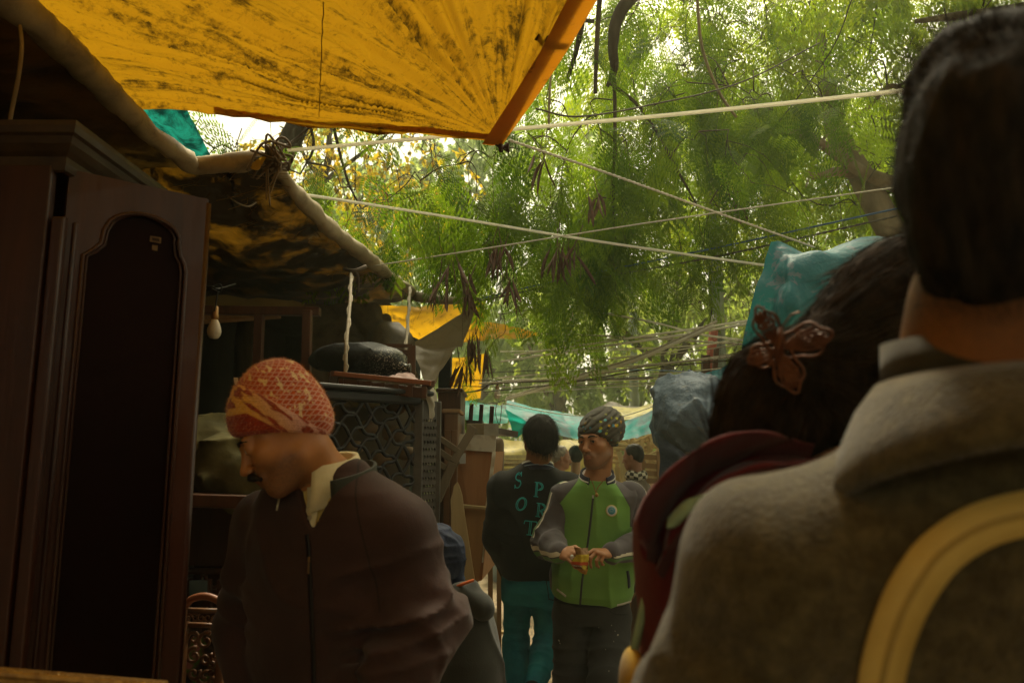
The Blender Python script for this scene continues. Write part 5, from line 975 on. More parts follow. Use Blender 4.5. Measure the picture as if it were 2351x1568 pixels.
def ribbon(obs, pts, w, mat, name, parent, off=.002, m=8, t=.0015, label=None):
    """a flat strip laid on the cloth along photograph points"""
    q = crom([A(x, y, 0) for x, y in pts], m); hit = [onsurf(obs, x, y, off) for x, y, _ in q]; hit = [h for h in hit if h]
    if len(hit) < 3: return None
    c = np.array([h[0] for h in hit]); n = np.array([h[1] for h in hit])
    for _ in range(2): n[1:-1] = (n[:-2]+n[1:-1]*2+n[2:])/4; c[1:-1] = (c[:-2]+c[1:-1]*2+c[2:])/4
    T = np.gradient(c, axis=0); s = np.cross(T, n); s /= np.linalg.norm(s, axis=1)[:,None]+1e-9
    V = np.stack([c-s*w/2, c-s*w/2+n*t, c+s*w/2+n*t, c+s*w/2], 1).reshape(-1,3); k = len(c)
    F = [(i*4+j, i*4+(j+1)%4, (i+1)*4+(j+1)%4, (i+1)*4+j) for i in range(k-1) for j in range(4)]; return obj(name, V, F, mat, parent, label=label)
def band(rowsf, a0, a1, n=40, t=.004):
    """a collar: rows of functions angle -> point; thickened"""
    a = np.linspace(a0, a1, n); g = np.array([[r_(x) for x in a] for r_ in rowsf]); nn = gnorm(g); m = len(rowsf); g2 = g+nn*t
    V = np.vstack([g.reshape(-1,3), g2.reshape(-1,3)]); F = []; N = m*n
    for i in range(m-1):
        for j in range(n-1): q = (i*n+j, i*n+j+1, (i+1)*n+j+1, (i+1)*n+j); F += [q, tuple(x+N for x in q[::-1])]
    for i in range(m-1):
        for j in (0, n-1): F.append((i*n+j, (i+1)*n+j, (i+1)*n+j+N, i*n+j+N))
    for j in range(n-1):
        for i in (0, m-1): F.append((i*n+j, i*n+j+1, i*n+j+1+N, i*n+j+N))
    return V, F
def neckrow(o, Rm, rx, ry, z, dz=0., yo=0.):
    """angle 0 is the nape, +-pi the throat; dz drops the front"""
    return lambda a: o+Rm@A(math.sin(a)*rx, -math.cos(a)*ry+yo, z-dz*(1-math.cos(a))/2)
def folds(axis_a, axis_b, amp, freq, seed, lo=0., hi=1.):
    """creases running round a sleeve or leg, strongest between lo and hi"""
    a = np.asarray(axis_a, float); ab = np.asarray(axis_b, float)-a; L2 = ab@ab
    def f(p):
        t = ((p-a)@ab)/L2; w_ = np.clip((t-lo)/.25,0,1)*np.clip((hi-t)/.25,0,1); w_ = w_*w_*(3-2*w_); d = np.linalg.norm(p-a-np.clip(t,0,1)[:,None]*ab,axis=1); w_ = w_*np.clip((.2-d)/.06,0,1)
        q = np.stack([t*freq, fbm(p*5,1,seed)*.9+p[:,0]*2.5, p[:,1]*2.5],1); return -((1-np.abs(vnoise(q, seed)))**3)*amp*w_
    return f
def general_folds(amp, sc, seed, st=(1,1,.35)):
    return lambda p: -((1-np.abs(vnoise(p*sc*A(*st)+fbm(p*3,1,seed)[:,None]*.6, seed)))**4)*amp
def capsules(pts, r): return [('u', .03, cone(a, b, ra, rb)) for (a, b, ra, rb) in zip(pts[:-1], pts[1:], r[:-1], r[1:])]
def strokes(letter):
    """serif capitals as thin double strokes in a unit box"""
    arc = lambda cx, cy, rx, ry, a, b, n=14: [(cx+rx*math.cos(t), cy+ry*math.sin(t)) for t in np.linspace(a, b, n)]
    return {'S': [arc(.5,.74,.30,.24,.35,math.pi*1.45)+arc(.5,.26,.32,.25,math.pi*.42,-math.pi*.9), [(.82,.70),(.82,.98)], [(.16,.28),(.16,.02)], [(x-.07,y-.02) for x,y in arc(.5,.74,.22,.17,.6,math.pi*1.45)+arc(.5,.26,.40,.19,math.pi*.42,-.9)]],
      'P': [[(.26,0),(.26,1)], [(.38,0),(.38,1)], [(.1,0),(.54,0)], [(.1,1),(.6,1)], arc(.58,.74,.34,.26,math.pi/2,-math.pi/2), arc(.56,.74,.24,.18,math.pi/2,-math.pi/2), [(.58,.48),(.38,.48)]],
      'O': [arc(.5,.5,.46,.5,0,2*math.pi,26), arc(.5,.5,.33,.44,0,2*math.pi,26)],
      'R': [[(.2,0),(.2,1)], [(.32,0),(.32,1)], [(.06,0),(.46,0)], [(.06,1),(.55,1)], arc(.52,.74,.32,.26,math.pi/2,-math.pi/2), arc(.5,.74,.23,.18,math.pi/2,-math.pi/2), [(.5,.48),(.88,0),(1.0,0)], [(.4,.48),(.76,0),(.9,0)], [(.32,.48),(.55,.48)]],
      'T': [[(.44,0),(.44,1)], [(.56,0),(.56,1)], [(.28,0),(.72,0)], [(.04,1),(.96,1)], [(.04,1),(.0,.76)], [(.96,1),(1.0,.76)]]}[letter]
# ---- 1 man in the knitted beanie ------------------------------------------
def person(loc, label, group=None): return thing('person', loc, label, 'person', group)
p1 = person(A(-.42,1.75,0), 'man in a red and yellow knitted beanie and brown jacket looking down, at the left')
skin1 = skinmat('brown_skin', (.42,.18,.055), (.32,.125,.035), (.2,.075,.04)); o1 = P(656,996,1.66); R1 = rotm(R(107), R(-29), R(4))
Sc = P(762,1160,1.74); fwd = nrm(A(-.5,-.87,0)); lat = A(.87,-.5,0)   # lat: towards his left arm
nb = P(742,1098,1.72)
secs = [(P(745,1075,1.73),.075,.075),(P(752,1118,1.73),.150,.100),(P(755,1160,1.74),.185,.120),(P(756,1270,1.75),.190,.140),(P(758,1420,1.77),.188,.145),(P(760,1560,1.80),.19,.15),(A(P(775,1560,1.80)[0],1.84,.80),.21,.15)]
LS, LE, LW = P(915,1222,1.66), P(966,1455,1.64), P(870,1640,1.47); RS, RE_, RW = P(612,1205,1.84), P(566,1450,1.90), P(610,1660,1.75)
body = head_prims(o1, R1, 1.0, .98, nb, ears=False)+[('u',.04,loft([(c,w_*.72,d_*.72) for c,w_,d_ in secs], fwd)), ('u',.02,cone(nb,secs[2][0],.06,.08))]
body += capsules([LS,LE,LW,LW+A(-.05,-.05,-.10)],[.045,.04,.03,.025])+capsules([RS,RE_,RW,RW+A(.0,-.06,-.10)],[.045,.04,.03,.025])
hipz = A(secs[-1][0][0], secs[-1][0][1], .85)
for e in (-1,1): body += capsules([hipz+lat*e*.09, hipz+lat*e*.1+A(0,0,-.42), A(hipz[0],hipz[1],.06)+lat*e*.1, A(hipz[0],hipz[1],.04)+lat*e*.1+fwd*.15],[.075,.05,.04,.035])
sculpt('body', body, A(-.95,1.2,0), A(.15,2.3,1.95), .0042, skin1, p1, face_attrs(o1, R1, 1, 1.0))
eyes(o1, R1, 1, p1, (0,-.75)); brows(o1, R1, 1, p1, None)
mb = MB()
for e in (-1,1): mb.tube([o1+R1@A(e*a,.0945-.35*a,.0062-abs(a-.031)*.12) for a in np.linspace(.019,.043,7)], [.0008,.0022,.003,.003,.003,.0022,.001], 5)
mb.build('eyelashes', hairm, p1, True)
V0 = []; mb = MB()
for e in (-1,1): mb.tube(crom([o1+R1@A(e*a,b,c) for a,b,c in ((.0,.1065,-.0505),(.012,.105,-.052),(.024,.0975,-.058),(.032,.088,-.068))], 5), [.0085,.0090,.0075,.003], 7)
V, F = mb.get(); V = V+fbm(V*220,2,4)[:,None]*.0015; obj('moustache', V, F, hairm, p1)
# beanie
t = NT('knitted_beanie'); a1, a2 = t.attr('ang'), t.attr('hgt'); v = t.coord('Object')
def lines(k, c, w_):
    x = t.math('ADD', t.math('MULTIPLY', a1, k), t.math('MULTIPLY', a2, c)); x = t.math('ABSOLUTE', t.math('SUBTRACT', t.math('FRACT', x), .5)); m = t.n('MapRange'); t.l(x, m.inputs[0]); m.inputs[1].default_value = w_*.5; m.inputs[2].default_value = w_; m.inputs[3].default_value = 1; m.inputs[4].default_value = 0; return m.outputs[0]
cb = t.n('CombineXYZ'); t.l(t.math('MULTIPLY', a1, 1.0), cb.inputs[0]); t.l(t.math('MULTIPLY', a2, 30.), cb.inputs[1]); vari = t.noise(cb.outputs[0], 1.5, 2); 
cb2 = t.n('CombineXYZ'); t.l(t.math('MULTIPLY', a1, 3.2), cb2.inputs[0]); t.l(t.math('MULTIPLY', a2, 46.), cb2.inputs[1]); patch = t.noise(cb2.outputs[0], 1.0, 1)
red = t.ramp(t.noise(v, 30, 3), [(.35,(.42,.055,.012)),(.65,(.52,.10,.016))]); lm = t.math('MAXIMUM', lines(1.9,84,.17), lines(1.9,-84,.17)); backness = t.attr('back')
lc = t.mix(backness, (.60,.20,.05), (.66,.36,.27)); c = t.mix(t.math('MULTIPLY', lm, .85), red, lc)
c = t.mix(t.ramp(patch, [(.58,0.),(.63,1.)]), c, t.mix(backness, (.72,.42,.05), (.74,.56,.30)))
cb3 = t.n('CombineXYZ'); t.l(t.math('MULTIPLY', t.attr('line'), 55.), cb3.inputs[0]); t.l(t.math('MULTIPLY', a1, 1.1), cb3.inputs[1]); st = t.noise(cb3.outputs[0], 1.0, 2)
bandc = t.mix(t.ramp(st, [(.44,0.),(.50,1.)]), t.mix(t.ramp(t.noise(v,90,2),[(.4,0.),(.6,.5)]),(.34,.05,.015),(.16,.03,.012)), t.mix(backness, (.70,.36,.05), (.62,.34,.26)))
c = t.mix(t.step(t.attr('line'), 0, .001), bandc, c); c = t.mix(t.step(t.attr('plain'), 0, .002), t.ramp(t.noise(v,25,3),[(.35,(.26,.025,.008)),(.65,(.34,.04,.012))]), c)
hh = t.math('ADD', t.math('MULTIPLY', lm, .5), t.noise(v, 260, 2)); knit = t.bsdf(c, .95, .08, t.bump(hh, .7, .005), sheen=.25)
hl = lambda f: xf(f, R1, o1, 1.)
def bl_line(q): return ((q[:,2]+.0157)-1.585*(q[:,1]+.060))/1.87       # upper edge of the turned-up brim, seen from the side
def pl_line(q): return np.maximum(q[:,2]-.0077-1.51*(q[:,1]-.0099), q[:,2]-.0709-.48*(q[:,1]-.0517))
hat = [('u',0,hl(ell((0,-.010,.056),(.086,.106,.094), np.array(Matrix.Rotation(-.15,3,'X'))))), ('u',.05,hl(ell((0,-.022,.122),(.054,.062,.040)))), ('u',.04,hl(ell((0,-.075,.0),(.06,.034,.045)))), ('i',.012,hl(lambda p: -(p[:,2]-.002)+np.where(p[:,1] > 0, .45, .69)*p[:,1])), 
       ('d',0,hl(lambda q: -np.clip(-bl_line(q)/.006,0,1)*.005-np.clip(pl_line(q)/.006,0,1)*0)), ('d',0,lambda p: -fbm(p*22,2,3)*.0025)]
def hat_attr(V):
    q = (V-o1)@R1; return {'ang': np.arctan2(np.abs(q[:,0])+.0*q[:,1], q[:,1]+.01)*1.9, 'hgt': q[:,2]+.25*q[:,1]*0, 'line': bl_line(q), 'plain': pl_line(q), 'back': np.clip((.045-q[:,1])/.08,0,1)}
hob = sculpt('beanie', hat, o1-A(.2,.2,.12), o1+A(.2,.2,.25), .0038, knit, p1, hat_attr)
Vh, Qh = np.array([v.co[:] for v in hob.data.vertices])+wloc(hob), np.array([p.vertices[:] for p in hob.data.polygons]); pp, nn = surf_pts(Vh, Qh, 5200, 2)
V, Q = strands(pp, nn, .006, .0007, 2, .0, .9, 4); obj('wool_fuzz', V, Q, M('wool_fuzz', (.60,.26,.05), (.62,.34,.22), 14, .95, .05, 0), hob)
# jacket
jk1 = clothmat('brown_jacket', (.060,.036,.030), (.046,.027,.022), 7, .3, .2); jkd = clothmat('black_jacket_front', (.020,.016,.012), (.014,.011,.009), 7)
t = NT('jacket_cloth'); v = t.coord('Object'); c = t.ramp(t.noise(v,7,5),[(.35,(.047,.023,.018)),(.65,(.032,.016,.012))]); h = t.math('ADD', t.math('MULTIPLY', t.noise(v,400,2),.12), t.math('MULTIPLY', t.noise(v,10,3,.5,.8),.5)); c = t.mix(t.math('MULTIPLY', t.step(t.math('ABSOLUTE', t.attr('seam')), .0022, .0012), 1.), (.02,.012,.010), c); jk1 = t.bsdf(c, .85, .2, t.bump(h,.5,.012), sheen=.08)
jac = [('u',0,loft(secs, fwd)), ('u',.06,cone(P(800,1110,1.70),LS+A(-.02,0,.0),.050,.072)), ('u',.06,ell(RS,(.066,.072,.066)))]
for f in capsules([LS,LE,LW],[.078,.072,.055])+capsules([RS,RE_,RW],[.074,.070,.055]): jac.append((f[0],.022,f[2]))
vtx = P(664,1218,1.55); Vv = nrm(fwd+A(0,0,.1)); wl = lambda p: None
ncv = P(684,1096,1.62)
def vcut(p):
    # the V opening below the throat
    q = p-vtx; u = q@lat; z = q[:,2]; hz_ = ncv[2]-vtx[2]; return np.maximum(np.maximum(np.abs(u-.05*np.clip(z/hz_,0,1.5)*0)-(.004+.058*np.clip(z/hz_,0,1.6)), -z), -(q@fwd)-.10)
jac += [('s',.006,vcut), ('s',.01,cone(nb+A(0,0,-.01),nb+A(0,0,.1),.066,.072)), ('d',0,general_folds(.012,6,3,(1,1,.45))), ('d',0,folds(LS,LE,.034,5.0,5,.40,1.3)), ('d',0,folds(LS,LE,.010,2.5,15,.0,.5)), ('d',0,folds(LE,LW,.02,4,6,-.2,.8)), ('d',0,folds(RS,RE_,.014,5,8,.2,1.1))]
def jattr(V):
    q = V-vtx; u = q@lat; dk = np.maximum(.03+(V[:,2]-vtx[2]-.02)*-.10-u*0-.0, -9); arm = np.linalg.norm(np.cross(V-LS, LE-LS),axis=1)/np.linalg.norm(LE-LS)
    sv = V-LS; seam = (sv@nrm(lat*.55+A(0,0,.15)+fwd*-.25))+.055
    seam = np.where((V[:,2] > LS[2]-.16), seam, 1)
    return {'dark': (.055-u)+0*dk, 'seam': seam}
job = sculpt('jacket', jac, A(-.95,1.2,.72), A(.1,2.2,1.62), .0062, jk1, p1, jattr)
shirt = clothmat('cream_shirt', (.62,.56,.36), (.52,.46,.26), 12); yelsh = clothmat('pale_yellow_undershirt', (.52,.40,.14), (.42,.31,.09), 12)
sculpt('undershirt', [('u',0,loft([(c,w_*.93,d_*.93) for c,w_,d_ in secs[:4]], fwd)), ('s',.01,cone(nb+A(0,0,-.01),nb+A(0,0,.1),.062,.066)), ('i',.004,lambda p: np.abs((p-vtx)@lat)-.058), ('i',.004,lambda p: -((p-vtx)@fwd)-.10)], A(-.9,1.3,1.2), A(.0,2.1,1.6), .008, yelsh, p1)
Rb1 = rotm(R(150), R(-6)); on = nb+A(0,0,-.012)
V, F = band([neckrow(on,Rb1,.066,.070,.030,.02), neckrow(on,Rb1,.068,.074,.062,.02), neckrow(on,Rb1,.080,.086,.066,.02), neckrow(on,Rb1,.092,.100,.034,.035), neckrow(on,Rb1,.100,.112,.004,.055)], -2.6, 2.6, 44); obj('shirt_collar', V, F, shirt, p1)
V, F = band([neckrow(on,Rb1,.114,.120,-.04,.03), neckrow(on,Rb1,.112,.120,.010,.03), neckrow(on,Rb1,.114,.124,.042,.03)], -2.2, 2.2, 44, .007); obj('jacket_collar', V, F, clothmat('dark_green_lining', (.035,.038,.024), (.025,.027,.018)), p1)
for sx_, lab in ((-1,''),(1,'')):
    pts = [(P(708+sx_*10,1135,1.55)), (P(712+sx_*13,1165,1.55)), (P(709+sx_*6,1205,1.56))]
ribbon([o_ for o_ in p1.children if o_.name.startswith('undershirt')], [(722,1118),(722,1150),(716,1190),(712,1215)], .030, shirt, 'shirt_placket', p1, .004)
h = onsurf([o_ for o_ in p1.children if o_.name.startswith('undershirt')], 716, 1188, .008)
if h: V, F = lathe(h[0], [(.005,-.001),(.006,.0005),(.005,.0022),(.001,.0022)], 12, h[1]); obj('button', V, F, M('shirt_button', (.35,.30,.2), rough=.4), p1)
ribbon([job], [(706,1226),(710,1260),(713,1320),(716,1400),(720,1500),(722,1568)], .010, M('zip_tape', (.012,.010,.009), rough=.6), 'zip', p1, .002)
h = onsurf([job], 713, 1290, .006)
if h: mb = MB(); mb.box(h[0]+A(0,0,.006), (.007,.004,.012), None, .001); mb.box(h[0]+A(0,-.002,-.012), (.005,.002,.022), None, .001); mb.build('zip_pull', M('dull_brass', (.14,.08,.03)), p1)
tr1m = clothmat('dark_trousers', (.03,.028,.026), (.02,.019,.018))
tl = [('u',0,loft([(hipz+A(0,0,.02),.17,.13),(hipz+A(0,0,-.08),.17,.13)], fwd))]
for e in (-1,1): tl += [('u',.04,x[2]) for x in capsules([hipz+lat*e*.09, hipz+lat*e*.1+A(0,0,-.42), A(hipz[0],hipz[1],.07)+lat*e*.1],[.095,.075,.06])]
sculpt('trousers', tl, A(-.95,1.3,-.02), A(.2,2.3,1.0), .012, tr1m, p1)
# ---- 2 turbaned man in the green tracksuit top --------------------------------
p2 = person(A(P(1365,1500,3.5)[0], 3.5, 0), 'man in a dark patterned turban and green and grey track jacket holding a snack packet')
skin2 = skinmat('warm_brown_skin', (.42,.20,.09), (.32,.14,.055), (.25,.10,.065)); o2 = P(1373,1013,3.45); R2 = rotm(R(141), R(-3), R(2)); nb2 = P(1371,1098,3.47)
f2 = nrm(A(-.10,-1,0)); l2 = A(1,-.1,0)
s2 = [(P(1371,1100,3.48),.080,.078),(P(1371,1110,3.48),.120,.090),(P(1370,1125,3.49),.175,.108),(P(1369,1165,3.49),.190,.122),(P(1365,1230,3.49),.182,.128),(P(1360,1310,3.49),.192,.138),(P(1358,1350,3.49),.195,.140),(P(1358,1366,3.49),.182,.130)]
rs, re, rw = P(1296,1142,3.48), P(1252,1246,3.44), P(1284,1268,3.24); ls, le, lw = P(1448,1140,3.48), P(1484,1250,3.42), P(1404,1270,3.22)
def hand(w_, tip, back, side, curls, thumb, s=1.):
    """palm and five fingers: w_ wrist, tip the way the fingers point, back the dorsal side; side +1 puts the thumb on +x"""
    y = nrm(tip); x = nrm(np.cross(y, back)); z = np.cross(x, y); x = x*side; m = lambda a, b, c: w_+s*(x*a+y*b+z*c); pr = [('u',.012,ell(m(.002,.045,0), A(.040,.052,.016)*s, np.stack([x, y, z],1))), ('u',.015,cone(m(0,-.02,0),m(0,.02,0),.026*s,.024*s))]
    for k, (a, L, rr) in enumerate(((.029,.082,.0088),(.010,.090,.0092),(-.010,.084,.0088),(-.028,.066,.0078))):
        p = m(a,.085-.004*k*(k > 1),.002); ang = 0.; lens = (L*.45,L*.31,L*.24); pr.append(('u',.010,cone(m(a*.8,.05,0),p,rr*1.15*s,rr*1.08*s)))
        sp = (.10,.02,-.05,-.13)[k]
        for j, c_ in enumerate(curls[k]):
            ang += c_; q = p+s*lens[j]*(y*math.cos(ang)*math.cos(sp)+x*math.sin(sp)*math.cos(ang)-z*math.sin(ang)); pr.append(('u',.004,cone(p,q,rr*(1-.08*j)*s,rr*(.93-.1*j)*s))); p = q
    p = m(.028,.018,-.006); pr.append(('u',.012,cone(p, m(*thumb[0]), .0125*s, .0105*s))); pr.append(('u',.004,cone(m(*thumb[0]), m(*thumb[1]), .0100*s, .0085*s))); return pr
b2 = head_prims(o2, R2, 1.02, 1.0, nb2, ears=False)+[('u',.04,loft([(c,w_*.75,d_*.75) for c,w_,d_ in s2], f2))]
for a_ in ([rs,re,rw],[ls,le,lw]): b2 += capsules(a_,[.045,.036,.026])
b2 += hand(rw+A(.006,-.004,0), P(1338,1277,3.10)-rw, nrm(A(.0,-.75,.5)), -1, ((.35,.55,.35),(.40,.6,.4),(.5,.7,.4),(.6,.8,.4)), ((.055,.045,-.012),(.052,.080,-.022)), .95)
b2 += hand(lw+A(-.006,-.004,0), P(1340,1268,3.10)-lw, nrm(A(0,-.35,.9)), 1, ((.5,.75,.4),(.8,1.0,.5),(1.0,1.1,.6),(1.1,1.2,.6)), ((.048,.058,-.012),(.040,.098,-.018)), .95)
hip2 = A(s2[-1][0][0], 3.52, .90); K = [P(1316,1420,3.5), P(1312,1560,3.42), A(P(1312,1560,3.42)[0]+.01, 3.62, .10)]; K2 = [P(1402,1420,3.5), P(1398,1560,3.28), A(P(1398,1560,3.28)[0], 3.22, .09)]
for kk in (K, K2): b2 += capsules(kk+[kk[-1]+A(0,-.16,-.05)],[.07,.05,.035,.032])
sculpt('body', b2, A(-.1,2.85,0), A(.85,3.85,1.9), .0036, skin2, p2, face_attrs(o2, R2, 1.02, .85))
eyes(o2, R2, 1.02, p2, (-.1,.0)); brows(o2, R2, 1.02, p2, None, .0042)
mb = MB()
for e in (-1,1): mb.tube([o2+R2@A(e*a,.0935-.30*(a-.02),.0066-abs(a-.031)*.18)*1.02 for a in np.linspace(.018,.045,7)], [.0008,.0016,.002,.002,.002,.0016,.0008], 5)
for e in (-1,1): mb.tube(crom([o2+R2@A(e*a,b,c)*1.02 for a,b,c in ((.002,.0985,-.054),(.014,.0955,-.0555),(.024,.088,-.061))], 4), [.0011,.0013,.0008], 6)
mb.build('lashes_and_moustache', hairm, p2, True)
# turban: wound bands over the skull
t = NT('patterned_turban'); v = t.coord('Object'); vo = t.n('TexVoronoi'); vo.inputs['Scale'].default_value = 38; t.l(v, vo.inputs['Vector']); spot = t.math('LESS_THAN', vo.outputs['Distance'], .31); pick = t.n('SeparateColor'); t.l(vo.outputs['Color'], pick.inputs[0])
sc_ = t.ramp(pick.outputs[0], [(0,(.55,.30,.02)),(.33,(.10,.32,.36)),(.5,(.35,.36,.03)),(.75,(.07,.22,.30)),(.85,(.03,.028,.022))], 'CONSTANT')
c = t.ramp(t.noise(v,40,4),[(.35,(.050,.045,.034)),(.65,(.078,.070,.052))]); pm = t.math('MULTIPLY', spot, t.step(t.attr('print'), 0, .01)); c = t.mix(pm, c, sc_); turb = t.bsdf(c, .85, .15, t.bump(t.noise(v,300,2),.25,.002), sheen=.1)
T2 = lambda f: xf(f, R2, o2, 1.02); tilt = np.array(Matrix.Rotation(-.42,3,'X')@Matrix.Rotation(.12,3,'Y'))
def wind(p):
    q = p@tilt; a = np.arctan2(q[:,0], q[:,1]); hgt = q[:,2]+.010*np.sin(a+.6); return -np.abs(np.sin(hgt*math.pi/.021+.5*np.sin(a*1.0)))**.7*.0065-fbm(p*30,2,4)*.0015
tb = [('u',0,T2(ell((0,-.030,.066),(.092,.118,.078), tilt))), ('u',.05,T2(ell((0,-.075,.050),(.080,.070,.075)))), ('u',.03,T2(ell((0,-.015,.04),(.085,.103,.05), tilt))), ('u',.03,T2(cone((-.078,-.005,-.005),(-.070,-.012,-.055),.020,.012))), ('u',.03,T2(cone((.078,-.005,-.005),(.070,-.012,-.055),.020,.012))), ('i',.010,T2(lambda p: -(p[:,2]-.040)+np.minimum(p[:,1]*.15, 0)*0+(-(.10-p[:,1])*.62+.012)*(p[:,1] > -.05)-.08*(p[:,1] <= -.05))), ('d',0,T2(wind))]
sculpt('turban', tb, o2-A(.2,.2,.14), o2+A(.2,.2,.22), .0034, turb, p2, lambda V: {'print': (lambda q: np.maximum(.045-np.abs(q[:,2]-.055+.35*(.08-q[:,1])*0-.0)+.004, (q[:,1] > .02)*.02-(q[:,2] > .1)*.5))(((V-o2)@R2)/1.02@tilt)})
# jacket: green body with grey raglan shoulders
t = NT('green_track_jacket'); v = t.coord('Object'); gr = t.ramp(t.noise(v,6,5),[(.3,(.155,.32,.065)),(.7,(.125,.265,.052))]); gy = t.ramp(t.noise(v,8,5),[(.3,(.085,.072,.074)),(.7,(.062,.053,.055))]); c = t.mix(t.step(t.attr('raglan'),0,.002), gr, gy); c = t.mix(t.step(t.attr('piping'),0,.0015), c, (.05,.045,.04)); h = t.math('ADD', t.math('MULTIPLY', t.noise(v,500,2),.10), t.math('MULTIPLY', t.noise(v,11,3,.5,.7),.45)); gjm = t.bsdf(c,.85,.15,t.bump(h,.4,.012),sheen=.2)
Xn, Zn = P(1333,1100,3.36), P(1283,1160,3.36); Xr, Zr = P(1411,1096,3.36), P(1449,1166,3.36)
def rag(V):
    x, z = V[:,0], V[:,2]; u = np.clip((Xn[2]-z)/(Xn[2]-Zn[2]), -.5, 1.); xl = Xn[0]+(Zn[0]-Xn[0])*u; ur = np.clip((Xr[2]-z)/(Xr[2]-Zr[2]), -.5, 1.); xr = Xr[0]+(Zr[0]-Xr[0])*ur
    return np.maximum(xl-x, x-xr)-np.where(z < Zn[2]-.10, .03, 0)
g2 = [('u',0,loft(s2, f2)), ('u',.05,ell(rs,(.06,.066,.058))), ('u',.05,ell(ls,(.06,.066,.058))), ('s',.008,cone(nb2+A(0,0,-.02),nb2+A(0,-.01,.1),.062,.07)), ('d',0,general_folds(.010,8,5,(1,1,.5))), ('d',0,lambda p: -.012*np.exp(-((p[:,2]-1.02)/.035)**2)*(.6+.4*vnoise(p*9,2)))]
nk = P(1366,1136,3.30)
g2 += [('s',.004,lambda p: np.maximum(np.maximum(np.abs(p[:,0]-(nk[0]-.004))-(.002+.85*np.clip(p[:,2]-nk[2],0,1)), -(p[:,2]-nk[2])), p[:,1]-3.42))]
gj = sculpt('jacket', g2, A(-.05,3.2,.82), A(.85,3.8,1.58), .0045, gjm, p2, lambda V: {'raglan': rag(V), 'piping': .0025-np.abs(rag(V))})
for nm, (a_, b_, c_), sgn, sd_ in (('sleeve',(rs,re,rw),-1,11),('sleeve',(ls,le,lw),1,13)):
    t = None
    pr = [('u',0,ell(a_+A(0,0,.0),(.060,.066,.060)))]+[('u',.04,x[2]) for x in capsules([a_,b_,c_],[.060,.053,.043])]+[('d',0,folds(a_,b_,.012,6,sd_,.2,1.2)),('d',0,folds(b_,c_,.014,4,sd_+1,-.3,.9)),('d',0,general_folds(.007,10,sd_))]
    def sat(V, a_=a_, b_=b_, c_=c_, sgn=sgn):
        u = ((V-a_)@(b_-a_))/((b_-a_)@(b_-a_)); up = u < 1; e = A(sgn*.95,-.30,.10) if True else 0; e2 = A(sgn*.3,-.75,-.25); ax = np.where(up[:,None], nrm(b_-a_), nrm(c_-b_)); oo = np.where(up[:,None], a_, b_); E = np.where(up[:,None], nrm(e), nrm(e2)); q = V-oo; q = q-ax*(q*ax).sum(1)[:,None]; Wv = np.cross(ax, E)*sgn; s_ = (q*Wv).sum(1); f_ = (q*E).sum(1)
        return {'stripe': np.where(f_ > .0, s_, 1.)}
    if 'tracksleeve' not in _mc:
        t = NT('grey_sleeve'); v = t.coord('Object'); c = t.ramp(t.noise(v,8,5),[(.3,(.085,.072,.074)),(.7,(.062,.053,.055))]); s_ = t.attr('stripe')
        c = t.mix(t.math('LESS_THAN', t.math('ABSOLUTE', t.math('SUBTRACT', s_, .006)), .0062), c, (.62,.58,.44)); c = t.mix(t.math('LESS_THAN', t.math('ABSOLUTE', t.math('ADD', s_, .012)), .0075), c, (.08,.19,.05)); h = t.math('ADD', t.math('MULTIPLY', t.noise(v,500,2),.10), t.math('MULTIPLY', t.noise(v,12,3,.5,.7),.45)); _mc['tracksleeve'] = t.bsdf(c,.85,.15,t.bump(h,.4,.012),sheen=.2)
    lo_ = np.min([a_,b_,c_],axis=0)-.1; hi_ = np.max([a_,b_,c_],axis=0)+.1; sculpt('sleeve', pr, lo_, hi_, .0042, _mc['tracksleeve'], p2, sat)
    d_ = nrm(c_-b_); V, F = tube([c_-d_*.03, c_-d_*.02, c_-d_*.004, c_+d_*.012, c_+d_*.018], [.040,.041,.0365,.036,.034], 20); obj('cuff', V, F, clothmat('navy_rib', (.028,.028,.045), (.020,.020,.034)), p2); V, F = tube([c_-d_*.002, c_-d_*.001, c_+d_*.005, c_+d_*.006], [.0370,.0382,.0380,.0370], 20); obj('cuff_stripe', V, F, M('cream_stripe', (.60,.57,.48)), p2)
navy = clothmat('navy_rib', (.028,.028,.045), (.020,.020,.034)); cream = M('cream_stripe', (.60,.57,.48)); Rb2 = rotm(R(176), R(-4)); on = nb2+A(0,0,-.006)
cr = [neckrow(on,Rb2,.082,.084,-.005,.045), neckrow(on,Rb2,.078,.082,.030,.050), neckrow(on,Rb2,.072,.080,.058,.045)]; V, F = band(cr, -2.62, 2.62, 44, .006); obj('collar', V, F, navy, p2)
for z_ in (.018,.040): V, F = band([neckrow(on,Rb2,.0880-.0001*z_*1000,.0915-.00006*z_*1000,z_-.003,.048), neckrow(on,Rb2,.0872-.0001*z_*1000,.0910-.00006*z_*1000,z_+.003,.048)], -2.6, 2.6, 44, .002); obj('collar_stripe', V, F, cream, p2)
sculpt('undershirt', [('u',0,loft([(c,w_*.92,d_*.92) for c,w_,d_ in s2[:4]], f2)), ('s',.01,cone(nb2+A(0,0,.02),nb2+A(0,0,.1),.05,.06))], A(.0,3.2,1.2), A(.8,3.8,1.6), .007, clothmat('black_vest', (.014,.013,.012), (.02,.018,.016)), p2)
V, F = band([neckrow(on,Rb2,.064,.066,.030,.035), neckrow(on,Rb2,.068,.070,.052,.04), neckrow(on,Rb2,.076,.080,.035,.05), neckrow(on,Rb2,.080,.085,.010,.07)], -2.5, 2.5, 40, .002); obj('shirt_collar', V, F, M('checked_white', (.60,.57,.50), (.42,.40,.40), 60, lo=.45, hi=.6), p2)
